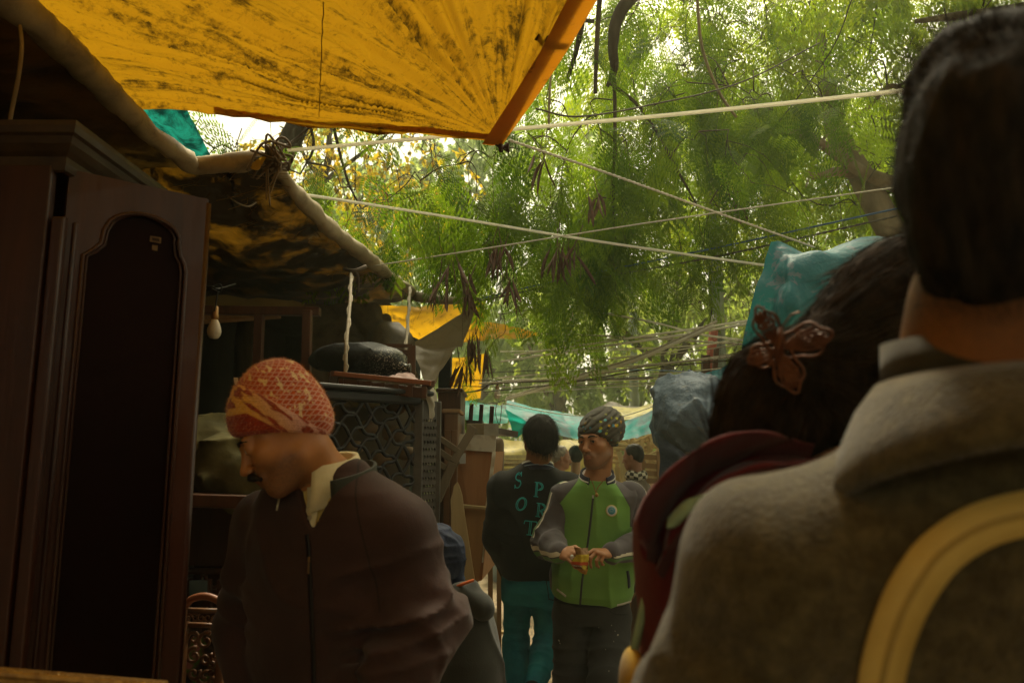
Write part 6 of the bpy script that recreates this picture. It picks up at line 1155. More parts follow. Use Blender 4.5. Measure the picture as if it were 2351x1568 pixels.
zt_ = M('zip_tape_grey', (.06,.065,.06), (.04,.045,.04)); ribbon([gj], [(1362,1142),(1358,1180),(1352,1230),(1345,1280),(1337,1330),(1332,1386)], .0095, zt_, 'zip', p2, .002, 10)
h = onsurf([gj], 1362, 1140, .004)
if h: mb = MB(); mb.box(h[0], (.008,.004,.014), None, .001); mb.build('zip_pull', M('zip_metal', (.5,.48,.42), metal=.7, rough=.4), p2)
h = onsurf([gj], 1404, 1172, .002)
if h:
    c, n = h; V, F = lathe(c, [(.0265,-.002),(.0265,.001),(.0235,.0016),(.001,.0016)], 28, n); bd = obj('chest_badge', V, F, M('badge_yellow', (.60,.50,.10)), p2); V, F = lathe(c+n*.0014, [(.0235,0),(.0235,.0008),(.0185,.0010),(.001,.0010)], 28, n); obj('badge_ring', V, F, M('badge_white', (.62,.62,.56)), bd); V, F = lathe(c+n*.0022, [(.0165,0),(.0165,.0008),(.001,.0009)], 24, n); obj('badge_centre', V, F, M('badge_blue', (.06,.30,.38)), bd)
    u = nrm(np.cross(A(0,0,1), n)); w_ = np.cross(n, u); mb = MB()
    for k in range(16): a_ = k*2*math.pi/16; mb.box(c+n*.0030+(u*math.cos(a_)+w_*math.sin(a_))*.0198, (.0022,.0022,.001))
    for k in range(9): a_ = math.pi*(k+.5)/9; mb.bar(c+n*.0034+(u*math.cos(a_)+w_*math.sin(a_))*.006, c+n*.0034+(u*math.cos(a_)+w_*math.sin(a_))*.0125, .0016, .0008, n)
    mb.bar(c+n*.0034-u*.010-w_*.004, c+n*.0034+u*.010-w_*.004, .003, .0008, n); mb.build('badge_marks', M('badge_ink', (.50,.55,.52), (.1,.3,.36), 400), bd)
ribbon([gj], [(1440,1310),(1443,1330),(1444,1348)], .016, clothmat('navy_rib', (.028,.028,.045), (.02,.02,.03)), 'pocket_welt', p2, .002)
ribbon([gj], [(1416,1388),(1432,1384),(1450,1378)], .010, cream, 'hem_stripe', p2, .003); ribbon([gj], [(1280,1352),(1290,1360),(1300,1368)], .010, cream, 'hem_stripe', p2, .003)
mb = MB(); q = crom([P(1357,1100,3.395),P(1364,1118,3.37),P(1369,1133,3.355),P(1372,1120,3.37),P(1384,1104,3.395)], 6); mb.tube(q, .0016, 5); mb.build('neck_cord', M('red_cord', (.25,.03,.02)), p2, True)
V, F = lathe(P(1370,1136,3.345), [(.001,-.010),(.007,-.006),(.009,0),(.006,.006),(.002,.010)], 10); obj('pendant', V, F, M('gilt', (.42,.24,.05)), p2)
trm = clothmat('charcoal_trousers', (.042,.040,.037), (.030,.029,.027), 9, .3, .1, 300, .85, 7, .8)
tq = [('u',0,loft([(P(1358,1372,3.5),.178,.125),(P(1358,1415,3.5),.176,.125)], f2))]
for kk, e in ((K,-1),(K2,1)): tq += [('u',.03,x[2]) for x in capsules([kk[0],kk[1],kk[2]],[.098,.080,.062])]
tq += [('d',0,folds(K2[0],K2[1],.012,5,3,.3,1.3)), ('d',0,folds(K2[1],K2[2],.014,8,4,-.1,1.)), ('d',0,folds(K[0],K[1],.008,5,6,.2,1.2)), ('d',0,folds(K[1],K[2],.012,8,7,0,1))]
to = sculpt('trousers', tq, A(.0,2.9,-.02), A(.8,3.9,1.05), .006, trm, p2)
mb = MB()
for px, py, s_ in ((1418,1458,.012),(1404,1435,.005),(1409,1472,.005),(1284,1470,.010),(1286,1476,.006),(1390,1490,.005),(1375,1440,.004),(1398,1540,.006),(1412,1448,.004)):
    h = onsurf([to], px, py, .0008)
    if h: mb.box(h[0], (s_*.45,.0015,s_), rotm(0,0,rng.normal()*.5))
mb.build('paint_spots', M('paint_spot', (.5,.47,.38)), p2)
ribbon([to], [(1286,1385),(1292,1402),(1304,1410)], .004, M('seam_dark', (.015,.014,.013)), 'pocket_seam', p2, .001); ribbon([to], [(1398,1400),(1412,1408),(1428,1410),(1440,1410)], .004, M('seam_dark', (.015,.014,.013)), 'pocket_seam', p2, .001)
for kk in (K, K2): c = kk[2]; sculpt('shoe', [('u',0,ell(c+A(0,-.07,-.045),(.046,.135,.045))),('u',.03,cone(c,c+A(0,-.01,-.05),.048,.05)),('i',.004,lambda p: .005-p[:,2])], c-A(.1,.25,.12), c+A(.1,.1,.1), .009, M('dark_shoe', (.02,.018,.015)), p2)
# ring and packet
V, F = lathe(rw+nrm(P(1338,1277,3.10)-rw)*.098+A(-.004,-.012,-.008), [(.0092,-.002),(.0105,-.001),(.0105,.001),(.0092,.002)], 14, nrm(P(1338,1277,3.10)-rw)); obj('finger_ring', V, F, M('silver', (.6,.58,.52), metal=.9, rough=.3), p2)
pk = thing('snack_packet', P(1338,1290,3.12), 'crumpled yellow and brown foil snack packet in the hands of the turbaned man', 'packet')
g = grid([Ps([(1318,1256,3.11),(1334,1258,3.10),(1350,1257,3.11)]), Ps([(1322,1275,3.10),(1337,1275,3.085),(1352,1274,3.10)]), Ps([(1312,1292,3.105),(1332,1294,3.085),(1350,1294,3.105)]), Ps([(1322,1304,3.11),(1338,1306,3.095),(1350,1306,3.11)]), Ps([(1336,1316,3.12),(1342,1318,3.12),(1347,1317,3.12)])], 10, 8); nn_ = gnorm(g); g = g+nn_*(fbm(g*70,3,4)[...,None]*.003); V, F, uv = gridmesh(g); F2 = F[:, ::-1]+len(V); V = np.vstack([V, V+A(0,.006,0)]); uv = np.vstack([uv, uv])
t = NT('snack_foil'); uvn = t.coord('UV'); sp = t.n('SeparateXYZ'); t.l(uvn, sp.inputs[0]); c = t.ramp(sp.outputs[1], [(0,(.20,.10,.03)),(.18,(.25,.13,.03)),(.22,(.55,.42,.03)),(.42,(.55,.40,.03)),(.44,(.50,.07,.02)),(.54,(.42,.05,.02)),(.56,(.16,.06,.02)),(.74,(.18,.07,.02)),(.76,(.45,.22,.02)),(1,(.50,.20,.015))], 'CONSTANT')
c = t.mix(t.math('MULTIPLY', t.math('MULTIPLY', t.math('COMPARE', sp.outputs[1], .62), 1.), 0.), c, (.6,.6,.5)); ys = t.math('LESS_THAN', t.math('ADD', t.math('POWER', t.math('MULTIPLY', t.math('SUBTRACT', sp.outputs[0], .7), 4.5), 2.), t.math('POWER', t.math('MULTIPLY', t.math('SUBTRACT', sp.outputs[1], .66), 9.), 2.)), 1.); c = t.mix(ys, c, (.45,.36,.03))
wn = t.math('MULTIPLY', t.math('LESS_THAN', t.math('ABSOLUTE', t.math('SUBTRACT', sp.outputs[1], .61)), .035), t.math('LESS_THAN', sp.outputs[0], .55)); c = t.mix(t.math('MULTIPLY', wn, t.ramp(t.noise(t.coord('UV',(30,8,1)),1.,1),[(.42,0.),(.5,1.)])), c, (.6,.56,.5)); obj('foil', V, np.vstack([F, F2]), t.bsdf(c,.3,.5,None,metal=.25), pk, uv=uv)
# ---- 3 man seen from behind, SPORT on his back ---------------------------------
p3 = person(A(P(1225,1500,3.8)[0], 3.8, 0), 'black-haired man seen from behind in a black jacket lettered in teal and blue-green jeans'); o3 = P(1238,1014,3.78); R3 = rotm(R(14), R(-6)); nb3 = P(1234,1072,3.80); f3 = nrm(A(0,1,0))
s3 = [(P(1232,1062,3.80),.066,.068),(P(1230,1080,3.80),.120,.088),(P(1228,1100,3.80),.175,.105),(P(1226,1150,3.80),.195,.120),(P(1226,1220,3.81),.185,.120),(P(1226,1290,3.82),.175,.118),(P(1226,1316,3.82),.168,.112)]
L3 = [P(1152,1120,3.80), P(1142,1235,3.84), P(1168,1306,3.98)]; R3a = [P(1304,1120,3.80), P(1318,1235,3.84), P(1300,1306,3.98)]
J = [P(1190,1330,3.82), P(1184,1480,3.80), A(P(1188,1568,3.80)[0], 3.78, .08)]; J2 = [P(1254,1330,3.82), P(1258,1475,3.74), P(1222,1595,3.46)]
b3 = head_prims(o3, R3, .98, 1, nb3)+[('u',.04,loft([(c,w_*.75,d_*.75) for c,w_,d_ in s3], f3))]
for a_ in (L3,R3a): b3 += capsules(a_+[a_[-1]+A(0,.05,-.05)],[.045,.038,.03,.03])
for a_ in (J,J2): b3 += capsules(a_,[.065,.05,.035])
b3 += capsules([J[-1],J[-1]+A(0,.15,-.04)],[.035,.03])+capsules([J2[-1],J2[-1]+A(0,.08,-.14)],[.035,.03])
sculpt('body', b3, A(-.25,3.25,0), A(.6,4.2,1.95), .005, skin2, p3, face_attrs(o3, R3, .98, .3)); eyes(o3, R3, .98, p3)
def hair(o, Rm, s, prims, mat, parent, n=0, length=.03, droop=.5, seed=0, h=.005, nm='hair', curl=.5, pull=None, width=.0012, lo=.2):
    H = lambda f: xf(f, Rm, o, s); ob = sculpt(nm, [(a, b, H(c)) for a, b, c in prims], o-lo, o+lo+.03, h, mat, parent)
    if n:
        Vh, Qh = np.array([v.co[:] for v in ob.data.vertices])+wloc(ob), np.array([p.vertices[:] for p in ob.data.polygons]); pp, nn = surf_pts(Vh, Qh, n, seed); V, Q = strands(pp-nn*.003, nn*.5+np.array([0,0,-.25])*droop+np.random.default_rng(seed).normal(size=nn.shape)*.25, length, width, 4, droop, curl, seed, pull); obj('strands', V, Q, mat, ob)
    return ob
def cutlow(z0, k): return lambda p: -(p[:,2]-z0)+p[:,1]*k    # keeps hair above a line rising to the front
hair3 = [('u',0,ell((0,-.022,.046),(.084,.096,.092))), ('u',.04,ell((0,-.055,.0),(.075,.058,.075))), ('u',.03,cone((0,-.062,-.04),(0,-.058,-.085),.046,.034)), ('i',.012,lambda p: np.maximum(p[:,1]-.055+np.maximum(-(p[:,2]-.05),0)*1.1, -(p[:,2]+.115))), ('d',0,lambda p: -fbm(p*A(45,45,9),3,2)*.006)]
hair(o3, R3, 1., hair3, hairm, p3, 5200, .034, 1.2, 3)
bjm = clothmat('black_fleece', (.016,.016,.014), (.024,.023,.020), 8, .4, .12)
j3 = [('u',0,loft(s3, f3)), ('u',.05,ell(L3[0],(.068,.07,.062))), ('u',.05,ell(R3a[0],(.068,.07,.062)))]+[('u',.04,x[2]) for a_ in (L3,R3a) for x in capsules(a_,[.066,.062,.05])]+[('d',0,general_folds(.010,7,9)), ('d',0,folds(L3[0],L3[1],.010,5,4,.3,1.2))]
bj = sculpt('jacket', j3, A(-.25,3.5,.8), A(.55,4.2,1.6), .0055, bjm, p3); Rb3 = rotm(0, R(-8)); on = nb3+A(0,0,-.015)
V, F = band([neckrow(on,Rb3,.082,.080,-.005,.02), neckrow(on,Rb3,.078,.080,.022,.02), neckrow(on,Rb3,.074,.078,.042,.02)], -2.6, 2.6, 40, .006); obj('collar', V, F, navy, p3)
V, F = band([neckrow(on,Rb3,.0815,.0850,.034,.02), neckrow(on,Rb3,.0790,.0835,.043,.02)], -2.6, 2.6, 40, .002); obj('collar_stripe', V, F, cream, p3); V, F = band([neckrow(on,Rb3,.0855,.0875,.016,.02), neckrow(on,Rb3,.0850,.0870,.020,.02)], -2.6, 2.6, 40, .002); obj('collar_stripe', V, F, M('pale_blue_stripe', (.25,.33,.42)), p3)
tealp = M('teal_print', (.03,.36,.38), (.04,.42,.42), 40, .7)
for ch_, (x0, y0, x1, y1, rt) in {'S':(1180,1085,1200,1120,-6),'P':(1224,1108,1248,1140,3),'O':(1184,1142,1210,1171,-4),'R':(1229,1156,1256,1186,4),'T':(1202,1196,1232,1227,3)}.items():
    mb = MB(); w_, h_ = x1-x0, y1-y0
    for st in strokes(ch_):
        pts = []
        for i in range(len(st)-1):
            for k in range(4): u = k/4; a, b = st[i][0]*(1-u)+st[i+1][0]*u, st[i][1]*(1-u)+st[i+1][1]*u; sk_ = (b-.5)*.12; h = onsurf([bj], x0+(a+sk_)*w_, y1-b*h_+(a-.5)*rt, .0022); pts.append(h[0]) if h else None
        h = onsurf([bj], x0+(st[-1][0]+(st[-1][1]-.5)*.12)*w_, y1-st[-1][1]*h_+(st[-1][0]-.5)*rt, .0022); pts.append(h[0]) if h else None
        if len(pts) > 2: mb.tube(pts, .0024, 5)
    if mb.n: mb.build('back_lettering', tealp, p3, True)
jeans = clothmat('teal_jeans', (.012,.085,.090), (.022,.125,.125), 5, .4, .1, 260, .85, 7, .9)
t = NT('teal_jeans_faded'); v = t.coord('Object'); c = t.ramp(t.noise(v,4,6,.6),[(.36,(.016,.11,.16)),(.5,(.022,.20,.26)),(.66,(.03,.28,.31))]); h = t.math('ADD', t.math('MULTIPLY', t.noise(v,300,2),.15), t.math('MULTIPLY', t.noise(t.coord('Object',(1,1,2.2)),9,3,.5,.9),.9)); jeans = t.bsdf(c,.8,.2,t.bump(h,.5,.014))
tq = [('u',0,loft([(P(1226,1312,3.82),.155,.110),(P(1224,1345,3.82),.160,.118),(P(1224,1375,3.82),.155,.11)], f3))]+[('u',.03,x[2]) for x in capsules(J,[.080,.060,.046])]+[('u',.03,x[2]) for x in capsules(J2,[.082,.062,.046])]+[('d',0,folds(J[0],J[1],.006,5,3,.2,1.3)),('d',0,folds(J[1],J[2],.009,7,4,-.1,1)),('d',0,folds(J2[0],J2[1],.008,5,5,.3,1.3)),('d',0,folds(J2[1],J2[2],.009,6,6,-.1,1))]
jo = sculpt('jeans', tq, A(-.3,3.2,-.02), A(.6,4.2,1.05), .006, jeans, p3)
ribbon([jo], [(1253,1328),(1257,1350),(1260,1373)], .003, M('seam_dark', (.015,.014,.013)), 'pocket_seam', p3, .001); ribbon([jo], [(1259,1374),(1270,1377),(1282,1378)], .003, M('seam_dark', (.015,.014,.013)), 'pocket_seam', p3, .001)
for c, dv in ((J[-1],A(0,.15,-.05)),(J2[-1],A(0,.06,-.17))): sculpt('shoe', [('u',0,cone(c+A(0,0,-.02),c+dv,.045,.038)),('u',.02,cone(c+A(0,0,.02),c+A(0,-.02,-.03),.046,.044))], c-A(.12,.15,.26), c+A(.12,.28,.12), .01, M('dark_shoe', (.02,.018,.015)), p3)
# ---- 4 tall man close by, seen from behind: wool coat and bag strap -------------
p4 = person(A(P(2300,1500,.64)[0], .66, 0), 'tall dark-haired man close to the camera seen from behind in a grey-brown wool coat'); o4 = P(2318,490,.62); R4 = rotm(R(-30), R(-4)); nb4 = P(2300,905,.62); f4 = nrm(A(.05,1,0))
skin4 = skinmat('orange_brown_skin', (.40,.15,.03), (.30,.10,.02), (.2,.08,.05))
s4 = [(P(2300,900,.62),.070,.070),(P(2301,965,.62),.082,.078),(P(2302,1040,.62),.115,.092),(P(2304,1130,.63),.165,.110),(P(2306,1250,.63),.205,.125),(P(2308,1430,.64),.228,.140),(P(2310,1620,.65),.235,.145),(A(P(2310,1600,.65)[0],.66,.95),.25,.16),(A(P(2310,1600,.65)[0],.66,.62),.26,.17)]
L4 = [P(1800,1345,.64), P(1700,1720,.63), A(P(1690,1700,.62)[0]+.02,.78,.92)]; R4a = [P(2860,1270,.64), P(2960,1700,.62), A(P(2960,1700,.62)[0]-.02,.78,.92)]
b4 = head_prims(o4, R4, 1.0, 1.02, None, ears=False)+[('u',.03,cone(o4+R4@A(0,-.035,-.04), nb4+A(0,.0,.03), .060, .064)), ('u',.05,cone(nb4+A(0,0,.03), nb4+A(0,0,-.06), .062,.066))]+[('u',.04,loft([(c,w_*.72,d_*.72) for c,w_,d_ in s4[1:]], f4))]
for a_ in (L4,R4a): b4 += capsules(a_+[a_[-1]+A(0,.08,-.05)],[.045,.038,.03,.03])
hp = s4[-2][0]
for e in (-1,1): b4 += capsules([hp+A(e*.09,0,-.05), A(hp[0]+e*.1,hp[1]+.02*e,.5), A(hp[0]+e*.1,hp[1],.06), A(hp[0]+e*.1,hp[1]+.16,.04)],[.075,.052,.04,.035])
def fade4(V):
    a = face_attrs(o4, R4, 1, .3)(V); q_ = (V-o4)@R4; a['stubble'] = np.maximum(a['stubble'], np.clip((q_[:,2]+.152)/.070,0,1)*1.3*(q_[:,1] < .05)); return a
sculpt('body', b4, A(.1,.2,0), A(.85,1.2,2.02), .006, skin4, p4, fade4); eyes(o4, R4, 1, p4)
t = NT('hair_dark'); v = t.coord('Object', (1,1,.25)); c = t.ramp(t.noise(v,90,3),[(.35,(.006,.005,.004)),(.7,(.030,.021,.013))]); hd = t.bsdf(c,.75,.12,t.bump(t.noise(v,160,3),.4,.003))
h4 = [('u',0,ell((0,-.016,.050),(.081,.101,.093))), ('u',.04,ell((0,-.045,-.016),(.079,.062,.100))), ('u',.03,ell((.0,-.005,.126),(.066,.072,.036))), ('i',.045,lambda p: np.maximum(p[:,1]-.065+np.maximum(-(p[:,2]-.04),0)*.45, -(p[:,2]+.098))), ('d',0,lambda p: -fbm(p*A(30,30,12),3,2)*.006)]
ho = hair(o4, R4, 1., h4, hd, p4, 11000, .017, .8, 3, .0045, 'hair', .7, None, .0006)
Vh, Qh = np.array([v_.co[:] for v_ in ho.data.vertices])+wloc(ho), np.array([p.vertices[:] for p in ho.data.polygons]); pp, nn = surf_pts(Vh, Qh, 3000, 5, lambda p, m: p[:,2] > (o4+R4@A(0,0,.105))[2]); V, Q = strands(pp, nn*.8+np.array([-.3,-.1,.25]), .035, .0009, 4, .35, .9, 7); obj('top_strands', V, Q, M('brown_hair_tips', (.030,.023,.015), (.055,.042,.028), 40, .6, .2, 0), ho)
# faded nape stubble
pp, nn = None, None
t = NT('wool_coat'); v = t.coord('Object'); c = t.ramp(t.noise(v,60,6,.75),[(.30,(.026,.018,.005)),(.50,(.064,.048,.018)),(.70,(.128,.102,.044))]); c = t.mix(t.math('MULTIPLY',t.noise(v,14,4),.45), c, (.075,.056,.026)); wool = t.bsdf(c,.95,.08,t.bump(t.math('ADD',t.noise(v,260,3),t.math('MULTIPLY',t.noise(v,8,3,.5,.6),1.2)),.6,.006),sheen=.35)
c4 = [('u',0,loft(s4[1:], f4)), ('u',.06,cone(P(2020,1190,.63),P(1840,1300,.64),.050,.070)), ('u',.06,cone(P(2600,1190,.63),P(2780,1300,.64),.050,.070))]+[('u',.05,x[2]) for a_ in (L4,R4a) for x in capsules(a_,[.076,.068,.052])]+[('s',.01,cone(nb4+A(0,0,.005),nb4+A(0,0,.2),.066,.080)), ('d',0,general_folds(.012,6,21)), ('d',0,folds(L4[0],L4[1],.010,5,22,.3,1.1))]
coat = sculpt('coat', c4, A(-.02,.3,.55), A(.98,1.0,1.75), .0065, wool, p4)
Rb4 = rotm(R(0), R(-10)); on = P(2300,958,.62)
V, F = band([neckrow(on,Rb4,.084,.084,.010,-.03,.0), neckrow(on,Rb4,.092,.096,.022,-.02), neckrow(on,Rb4,.112,.112,.012,.0), neckrow(on,Rb4,.136,.128,-.012,.03), neckrow(on,Rb4,.156,.140,-.032,.06), neckrow(on,Rb4,.152,.136,-.044,.06)], -2.5, 2.5, 60, .004); co = obj('collar', V, F, wool, p4)
V, F = band([neckrow(on,Rb4,.074,.072,.0,-.02), neckrow(on,Rb4,.076,.074,.050,-.03), neckrow(on,Rb4,.083,.080,.052,-.03), neckrow(on,Rb4,.088,.084,.02,-.02)], -2.9, 2.9, 50, .003); obj('shirt_collar', V, F, clothmat('dark_olive_collar', (.045,.036,.018), (.03,.024,.012)), p4)
strapm = clothmat('yellow_leather_strap', (.60,.42,.12), (.50,.33,.08), 12, .3, 0, 200, .55, 12, .3)
ribbon([coat], [(2420,1168),(2340,1180),(2240,1212),(2150,1275),(2085,1360),(2045,1450),(2022,1530),(2005,1640)], .030, strapm, 'bag_strap', p4, .004, 10, .003)
ribbon([coat], [(2420,1172),(2340,1184),(2240,1216),(2150,1279),(2085,1364),(2045,1453),(2022,1532),(2005,1640)], .004, clothmat('strap_crease', (.40,.27,.07), (.34,.22,.05)), 'strap_seam', p4, .0075, 10, .0006)
Vh, Qh = np.array([v_.co[:] for v_ in coat.data.vertices])+wloc(coat), np.array([p.vertices[:] for p in coat.data.polygons]); pp, nn = surf_pts(Vh, Qh, 9000, 5, lambda p, m: (p[:,1] < .75) & (p[:,0] < .62)); V, Q = strands(pp, nn, .005, .0004, 2, .2, 1.4, 7); obj('wool_nap', V, Q, M('wool_nap', (.15,.12,.07), (.10,.08,.045), 60, .95, .05, 0), coat)
tq = [('u',0,loft([(hp+A(0,0,.0),.17,.13),(hp+A(0,0,-.10),.17,.13)], f4))]
for e in (-1,1): tq += [('u',.04,x[2]) for x in capsules([hp+A(e*.09,0,-.05), A(hp[0]+e*.1,hp[1]+.02*e,.5), A(hp[0]+e*.1,hp[1],.06)],[.1,.08,.065])]
sculpt('trousers', tq, A(.0,.3,-.02), A(.9,1.1,1.1), .014, tr1m, p4)
# ---- 5 woman with the butterfly clip, maroon hooded top ---------------------------
p5 = person(A(P(1960,1500,.98)[0], 1.0, 0), 'woman seen from behind in a maroon hooded top, hair held by a copper butterfly clip'); o5 = P(2120,770,1.04); R5 = rotm(R(-62), R(-14), R(-6)); nb5 = P(1900,1010,1.0); f5 = nrm(A(.35,.94,0))
s5 = [(P(1890,1010,1.0),.065,.065),(P(1840,1070,.98),.12,.09),(P(1815,1120,.97),.155,.105),(P(1815,1200,.96),.17,.12),(P(1825,1400,.97),.172,.13),(P(1830,1600,.98),.175,.14),(A(P(1810,1600,.98)[0],1.0,.9),.18,.14),(A(P(1810,1600,.98)[0],1.0,.72),.19,.15)]
L5 = [P(1645,1260,.95), P(1625,1640,.95), A(P(1640,1640,.95)[0],1.12,.95)]; R5a = [P(2060,1200,1.02), P(2090,1640,1.02), A(P(2060,1640,1.0)[0],1.2,.95)]
b5 = head_prims(o5, R5, .98, .97, nb5)+[('u',.04,loft([(c,w_*.72,d_*.72) for c,w_,d_ in s5], f5))]
for a_ in (L5,R5a): b5 += capsules(a_+[a_[-1]+A(0,.08,-.04)],[.04,.034,.027,.026])
hp5 = s5[-2][0]
for e in (-1,1): b5 += capsules([hp5+A(e*.08,0,-.05), A(hp5[0]+e*.09,hp5[1],.48), A(hp5[0]+e*.09,hp5[1],.06), A(hp5[0]+e*.09,hp5[1]+.14,.04)],[.07,.05,.038,.033])
sculpt('body', b5, A(.05,.6,0), A(.85,1.5,1.95), .0075, skinmat('light_brown_skin', (.42,.22,.12), (.33,.16,.08)), p5, face_attrs(o5, R5, .98, 0)); eyes(o5, R5, .98, p5)
t = NT('brown_black_hair'); v = t.coord('Object'); hb_ = t.n('Attribute'); hb_.attribute_name = 'flow'; n_ = t.noise(t.coord('Object',(1,.6,.6)),70,4,.6,.4); c = t.ramp(n_,[(.35,(.007,.005,.004)),(.72,(.036,.021,.011))]); hw = t.bsdf(c,.9,.04,t.bump(n_,.5,.004))
bun = P(1775,880,.97)
W5 = lambda f: f
h5 = [('u',0,xf(ell((0,-.014,.045),(.088,.106,.100)),R5,o5)), ('u',.05,xf(ell((0,-.06,.0),(.082,.06,.082)),R5,o5)), ('u',.07,cone(P(1985,800,1.01),P(1800,860,.97),.085,.046)), ('u',.04,ell(P(1745,900,.96),(.040,.045,.055))), ('u',.04,cone(P(1730,920,.95),P(1690,985,.95),.035,.030)), ('u',.03,cone(P(1700,960,.95),P(1780,1005,.95),.034,.036)), ('u',.04,cone(P(1780,1000,.96),P(1900,960,.98),.040,.055)), ('u',.03,cone(P(1690,900,.96),P(1700,830,.97),.018,.006)),
      ('d',0,lambda p: -np.sin((p[:,2]*1.0+p[:,0]*.55+fbm(p*9,2,2)*.02)*190)*.0006-fbm(p*A(14,14,30),2,4)*.006)]
ho5 = sculpt('hair', h5, P(1930,800,1.0)-A(.25,.25,.25), P(1930,800,1.0)+A(.3,.3,.25), .0042, hw, p5)
Vh, Qh = np.array([v_.co[:] for v_ in ho5.data.vertices])+wloc(ho5), np.array([p.vertices[:] for p in ho5.data.polygons]); pp, nn = surf_pts(Vh, Qh, 3800, 5); tgt = P(1790,830,.95); dv = (tgt-pp); dv /= np.linalg.norm(dv,axis=1)[:,None]; dv = dv-nn*(dv*nn).sum(1)[:,None]; V, Q = strands(pp+nn*.001, dv+nn*.10, .07, .0011, 5, .1, .35, 9, lambda p: (tgt-p)*1.2); obj('strands', V, Q, M('brown_hair_strand', (.040,.022,.009), (.016,.009,.005), 40, .9, .03, 0), ho5)
cl = thing('hair_clip', P(1815,810,.93), 'copper-coloured filigree butterfly hair clip in the hair of the woman', 'hair clip'); copper = M('copper_filigree', (.17,.065,.025), (.10,.036,.014), 40, .55, .3, .2, 80, .002, metal=.4)
cc_ = P(1788,800,.90); u_ = nrm(A(.86,-.35,-.12)); w_ = nrm(A(.12,-.12,.98)); n_ = np.cross(u_, w_)
def wing(ax, L, wd, veins, lift):
    mb = MB(); ax = nrm(ax); sd = np.cross(n_, ax); edge = []
    for a in np.linspace(0,2*math.pi,30): r_ = (1-.12*math.cos(5*a)); edge.append(cc_+ax*(L*.52-L*.50*math.cos(a)*r_)+sd*wd*math.sin(a)*r_+n_*(lift*(.5-.5*math.cos(a))))
    mb.tube(edge, .0017, 6)
    for k in range(veins):
        s_ = (k+.5)/veins*2-1; q = [cc_+ax*L*.06, cc_+ax*L*.45+sd*wd*.62*s_+n_*lift*.4, cc_+ax*L*(.97-.28*s_*s_)+sd*wd*.80*s_+n_*lift*.95]; mb.tube(crom(q,4), .0015, 5)
    for k in range(int(veins*2.2)):
        s_ = rng.uniform(-.7,.7); a = rng.uniform(.5,.9); c = cc_+ax*L*a*(1-.2*s_*s_)+sd*wd*.85*s_*(1-abs(a-.6))+n_*lift*a; mb.tube([c+(ax*math.cos(t_)+sd*math.sin(t_))*.0042 for t_ in np.linspace(0,2*math.pi,9)], .0011, 5)
    return mb.build('wing', copper, cl, True)
wing(w_*.9-u_*.55, .052, .014, 5, .012); wing(u_*.95+w_*.35, .058, .019, 6, .016); wing(u_*.45-w_*.9, .054, .016, 6, .014); wing(-u_*.75-w_*.45, .036, .014, 4, .010)
mb = MB(); mb.tube([cc_-w_*.022+n_*.002, cc_+n_*.006, cc_+w_*.026+n_*.004], [.003,.005,.003], 8)
for e in (-1,1): mb.tube(crom([cc_+w_*.024+n_*.004, cc_+w_*.040+u_*.010*e+n_*.012, cc_+w_*.044+u_*.020*e+n_*.016],4), .0011, 5)
mb.build('clip_body', copper, cl, True)
maroon = clothmat('maroon_jersey', (.135,.016,.014), (.10,.011,.011), 6, .3, .12, 300, .85, 8, .4)
m5 = [('u',0,loft(s5[1:], f5)), ('u',.05,ell(L5[0],(.075,.075,.07))), ('u',.05,ell(R5a[0],(.07,.07,.065)))]+[('u',.05,x[2]) for a_ in (L5,R5a) for x in capsules(a_,[.074,.066,.05])]+[('s',.01,cone(nb5+A(0,0,-.02),nb5+A(-.01,0,.2),.07,.10)), ('d',0,general_folds(.012,6,31)), ('d',0,folds(L5[0],L5[1],.010,5,32,.2,1.1))]
mo = sculpt('hooded_top', m5, A(.0,.6,.66), A(.85,1.4,1.62), .0062, maroon, p5)
# the hood lying in a thick fold behind her neck
hoodrows = [[(1520,1290,.93),(1510,1200,.93),(1530,1120,.93),(1590,1065,.94),(1660,1030,.95),(1750,1015,.97),(1870,1040,1.0)],
 [(1480,1285,.87),(1464,1195,.86),(1490,1130,.855),(1560,1058,.86),(1640,1010,.87),(1740,990,.89),(1870,1020,.94)],
 [(1498,1290,.885),(1500,1205,.89),(1530,1140,.89),(1590,1082,.895),(1655,1040,.90),(1745,1015,.91),(1865,1035,.95)],
 [(1508,1300,.93),(1525,1215,.94),(1560,1160,.95),(1610,1112,.95),(1668,1074,.95),(1750,1048,.95),(1860,1052,.96)],
 [(1505,1310,.875),(1548,1215,.87),(1585,1162,.868),(1632,1118,.87),(1690,1086,.88),(1755,1066,.89),(1858,1064,.93)],
 [(1520,1330,.90),(1570,1235,.90),(1608,1190,.90),(1650,1150,.90),(1700,1120,.905),(1760,1098,.91),(1855,1090,.94)]]
cloth('hood', [Ps([(x_,y_,d_-.055) for x_,y_,d_ in r_]) for r_ in hoodrows], maroon, 12, 10, .006, 7, 31, None, p5)
mint = clothmat('mint_strap', (.30,.40,.24), (.24,.32,.17), 10); ribbon([o_ for o_ in p5.children if o_.name.startswith('hood')], [(1545,1205),(1590,1160),(1650,1118),(1720,1100),(1800,1094),(1860,1096)], .014, mint, 'bag_strap', p5, .004, 8, .003)
tq = [('u',0,loft([(hp5+A(0,0,-.02),.165,.13),(hp5+A(0,0,-.12),.165,.13)], f5))]
for e in (-1,1): tq += [('u',.04,x[2]) for x in capsules([hp5+A(e*.08,0,-.08), A(hp5[0]+e*.09,hp5[1],.48), A(hp5[0]+e*.09,hp5[1],.06)],[.095,.075,.06])]
sculpt('trousers', tq, A(.0,.6,-.02), A(.85,1.4,1.0), .014, tr1m, p5)
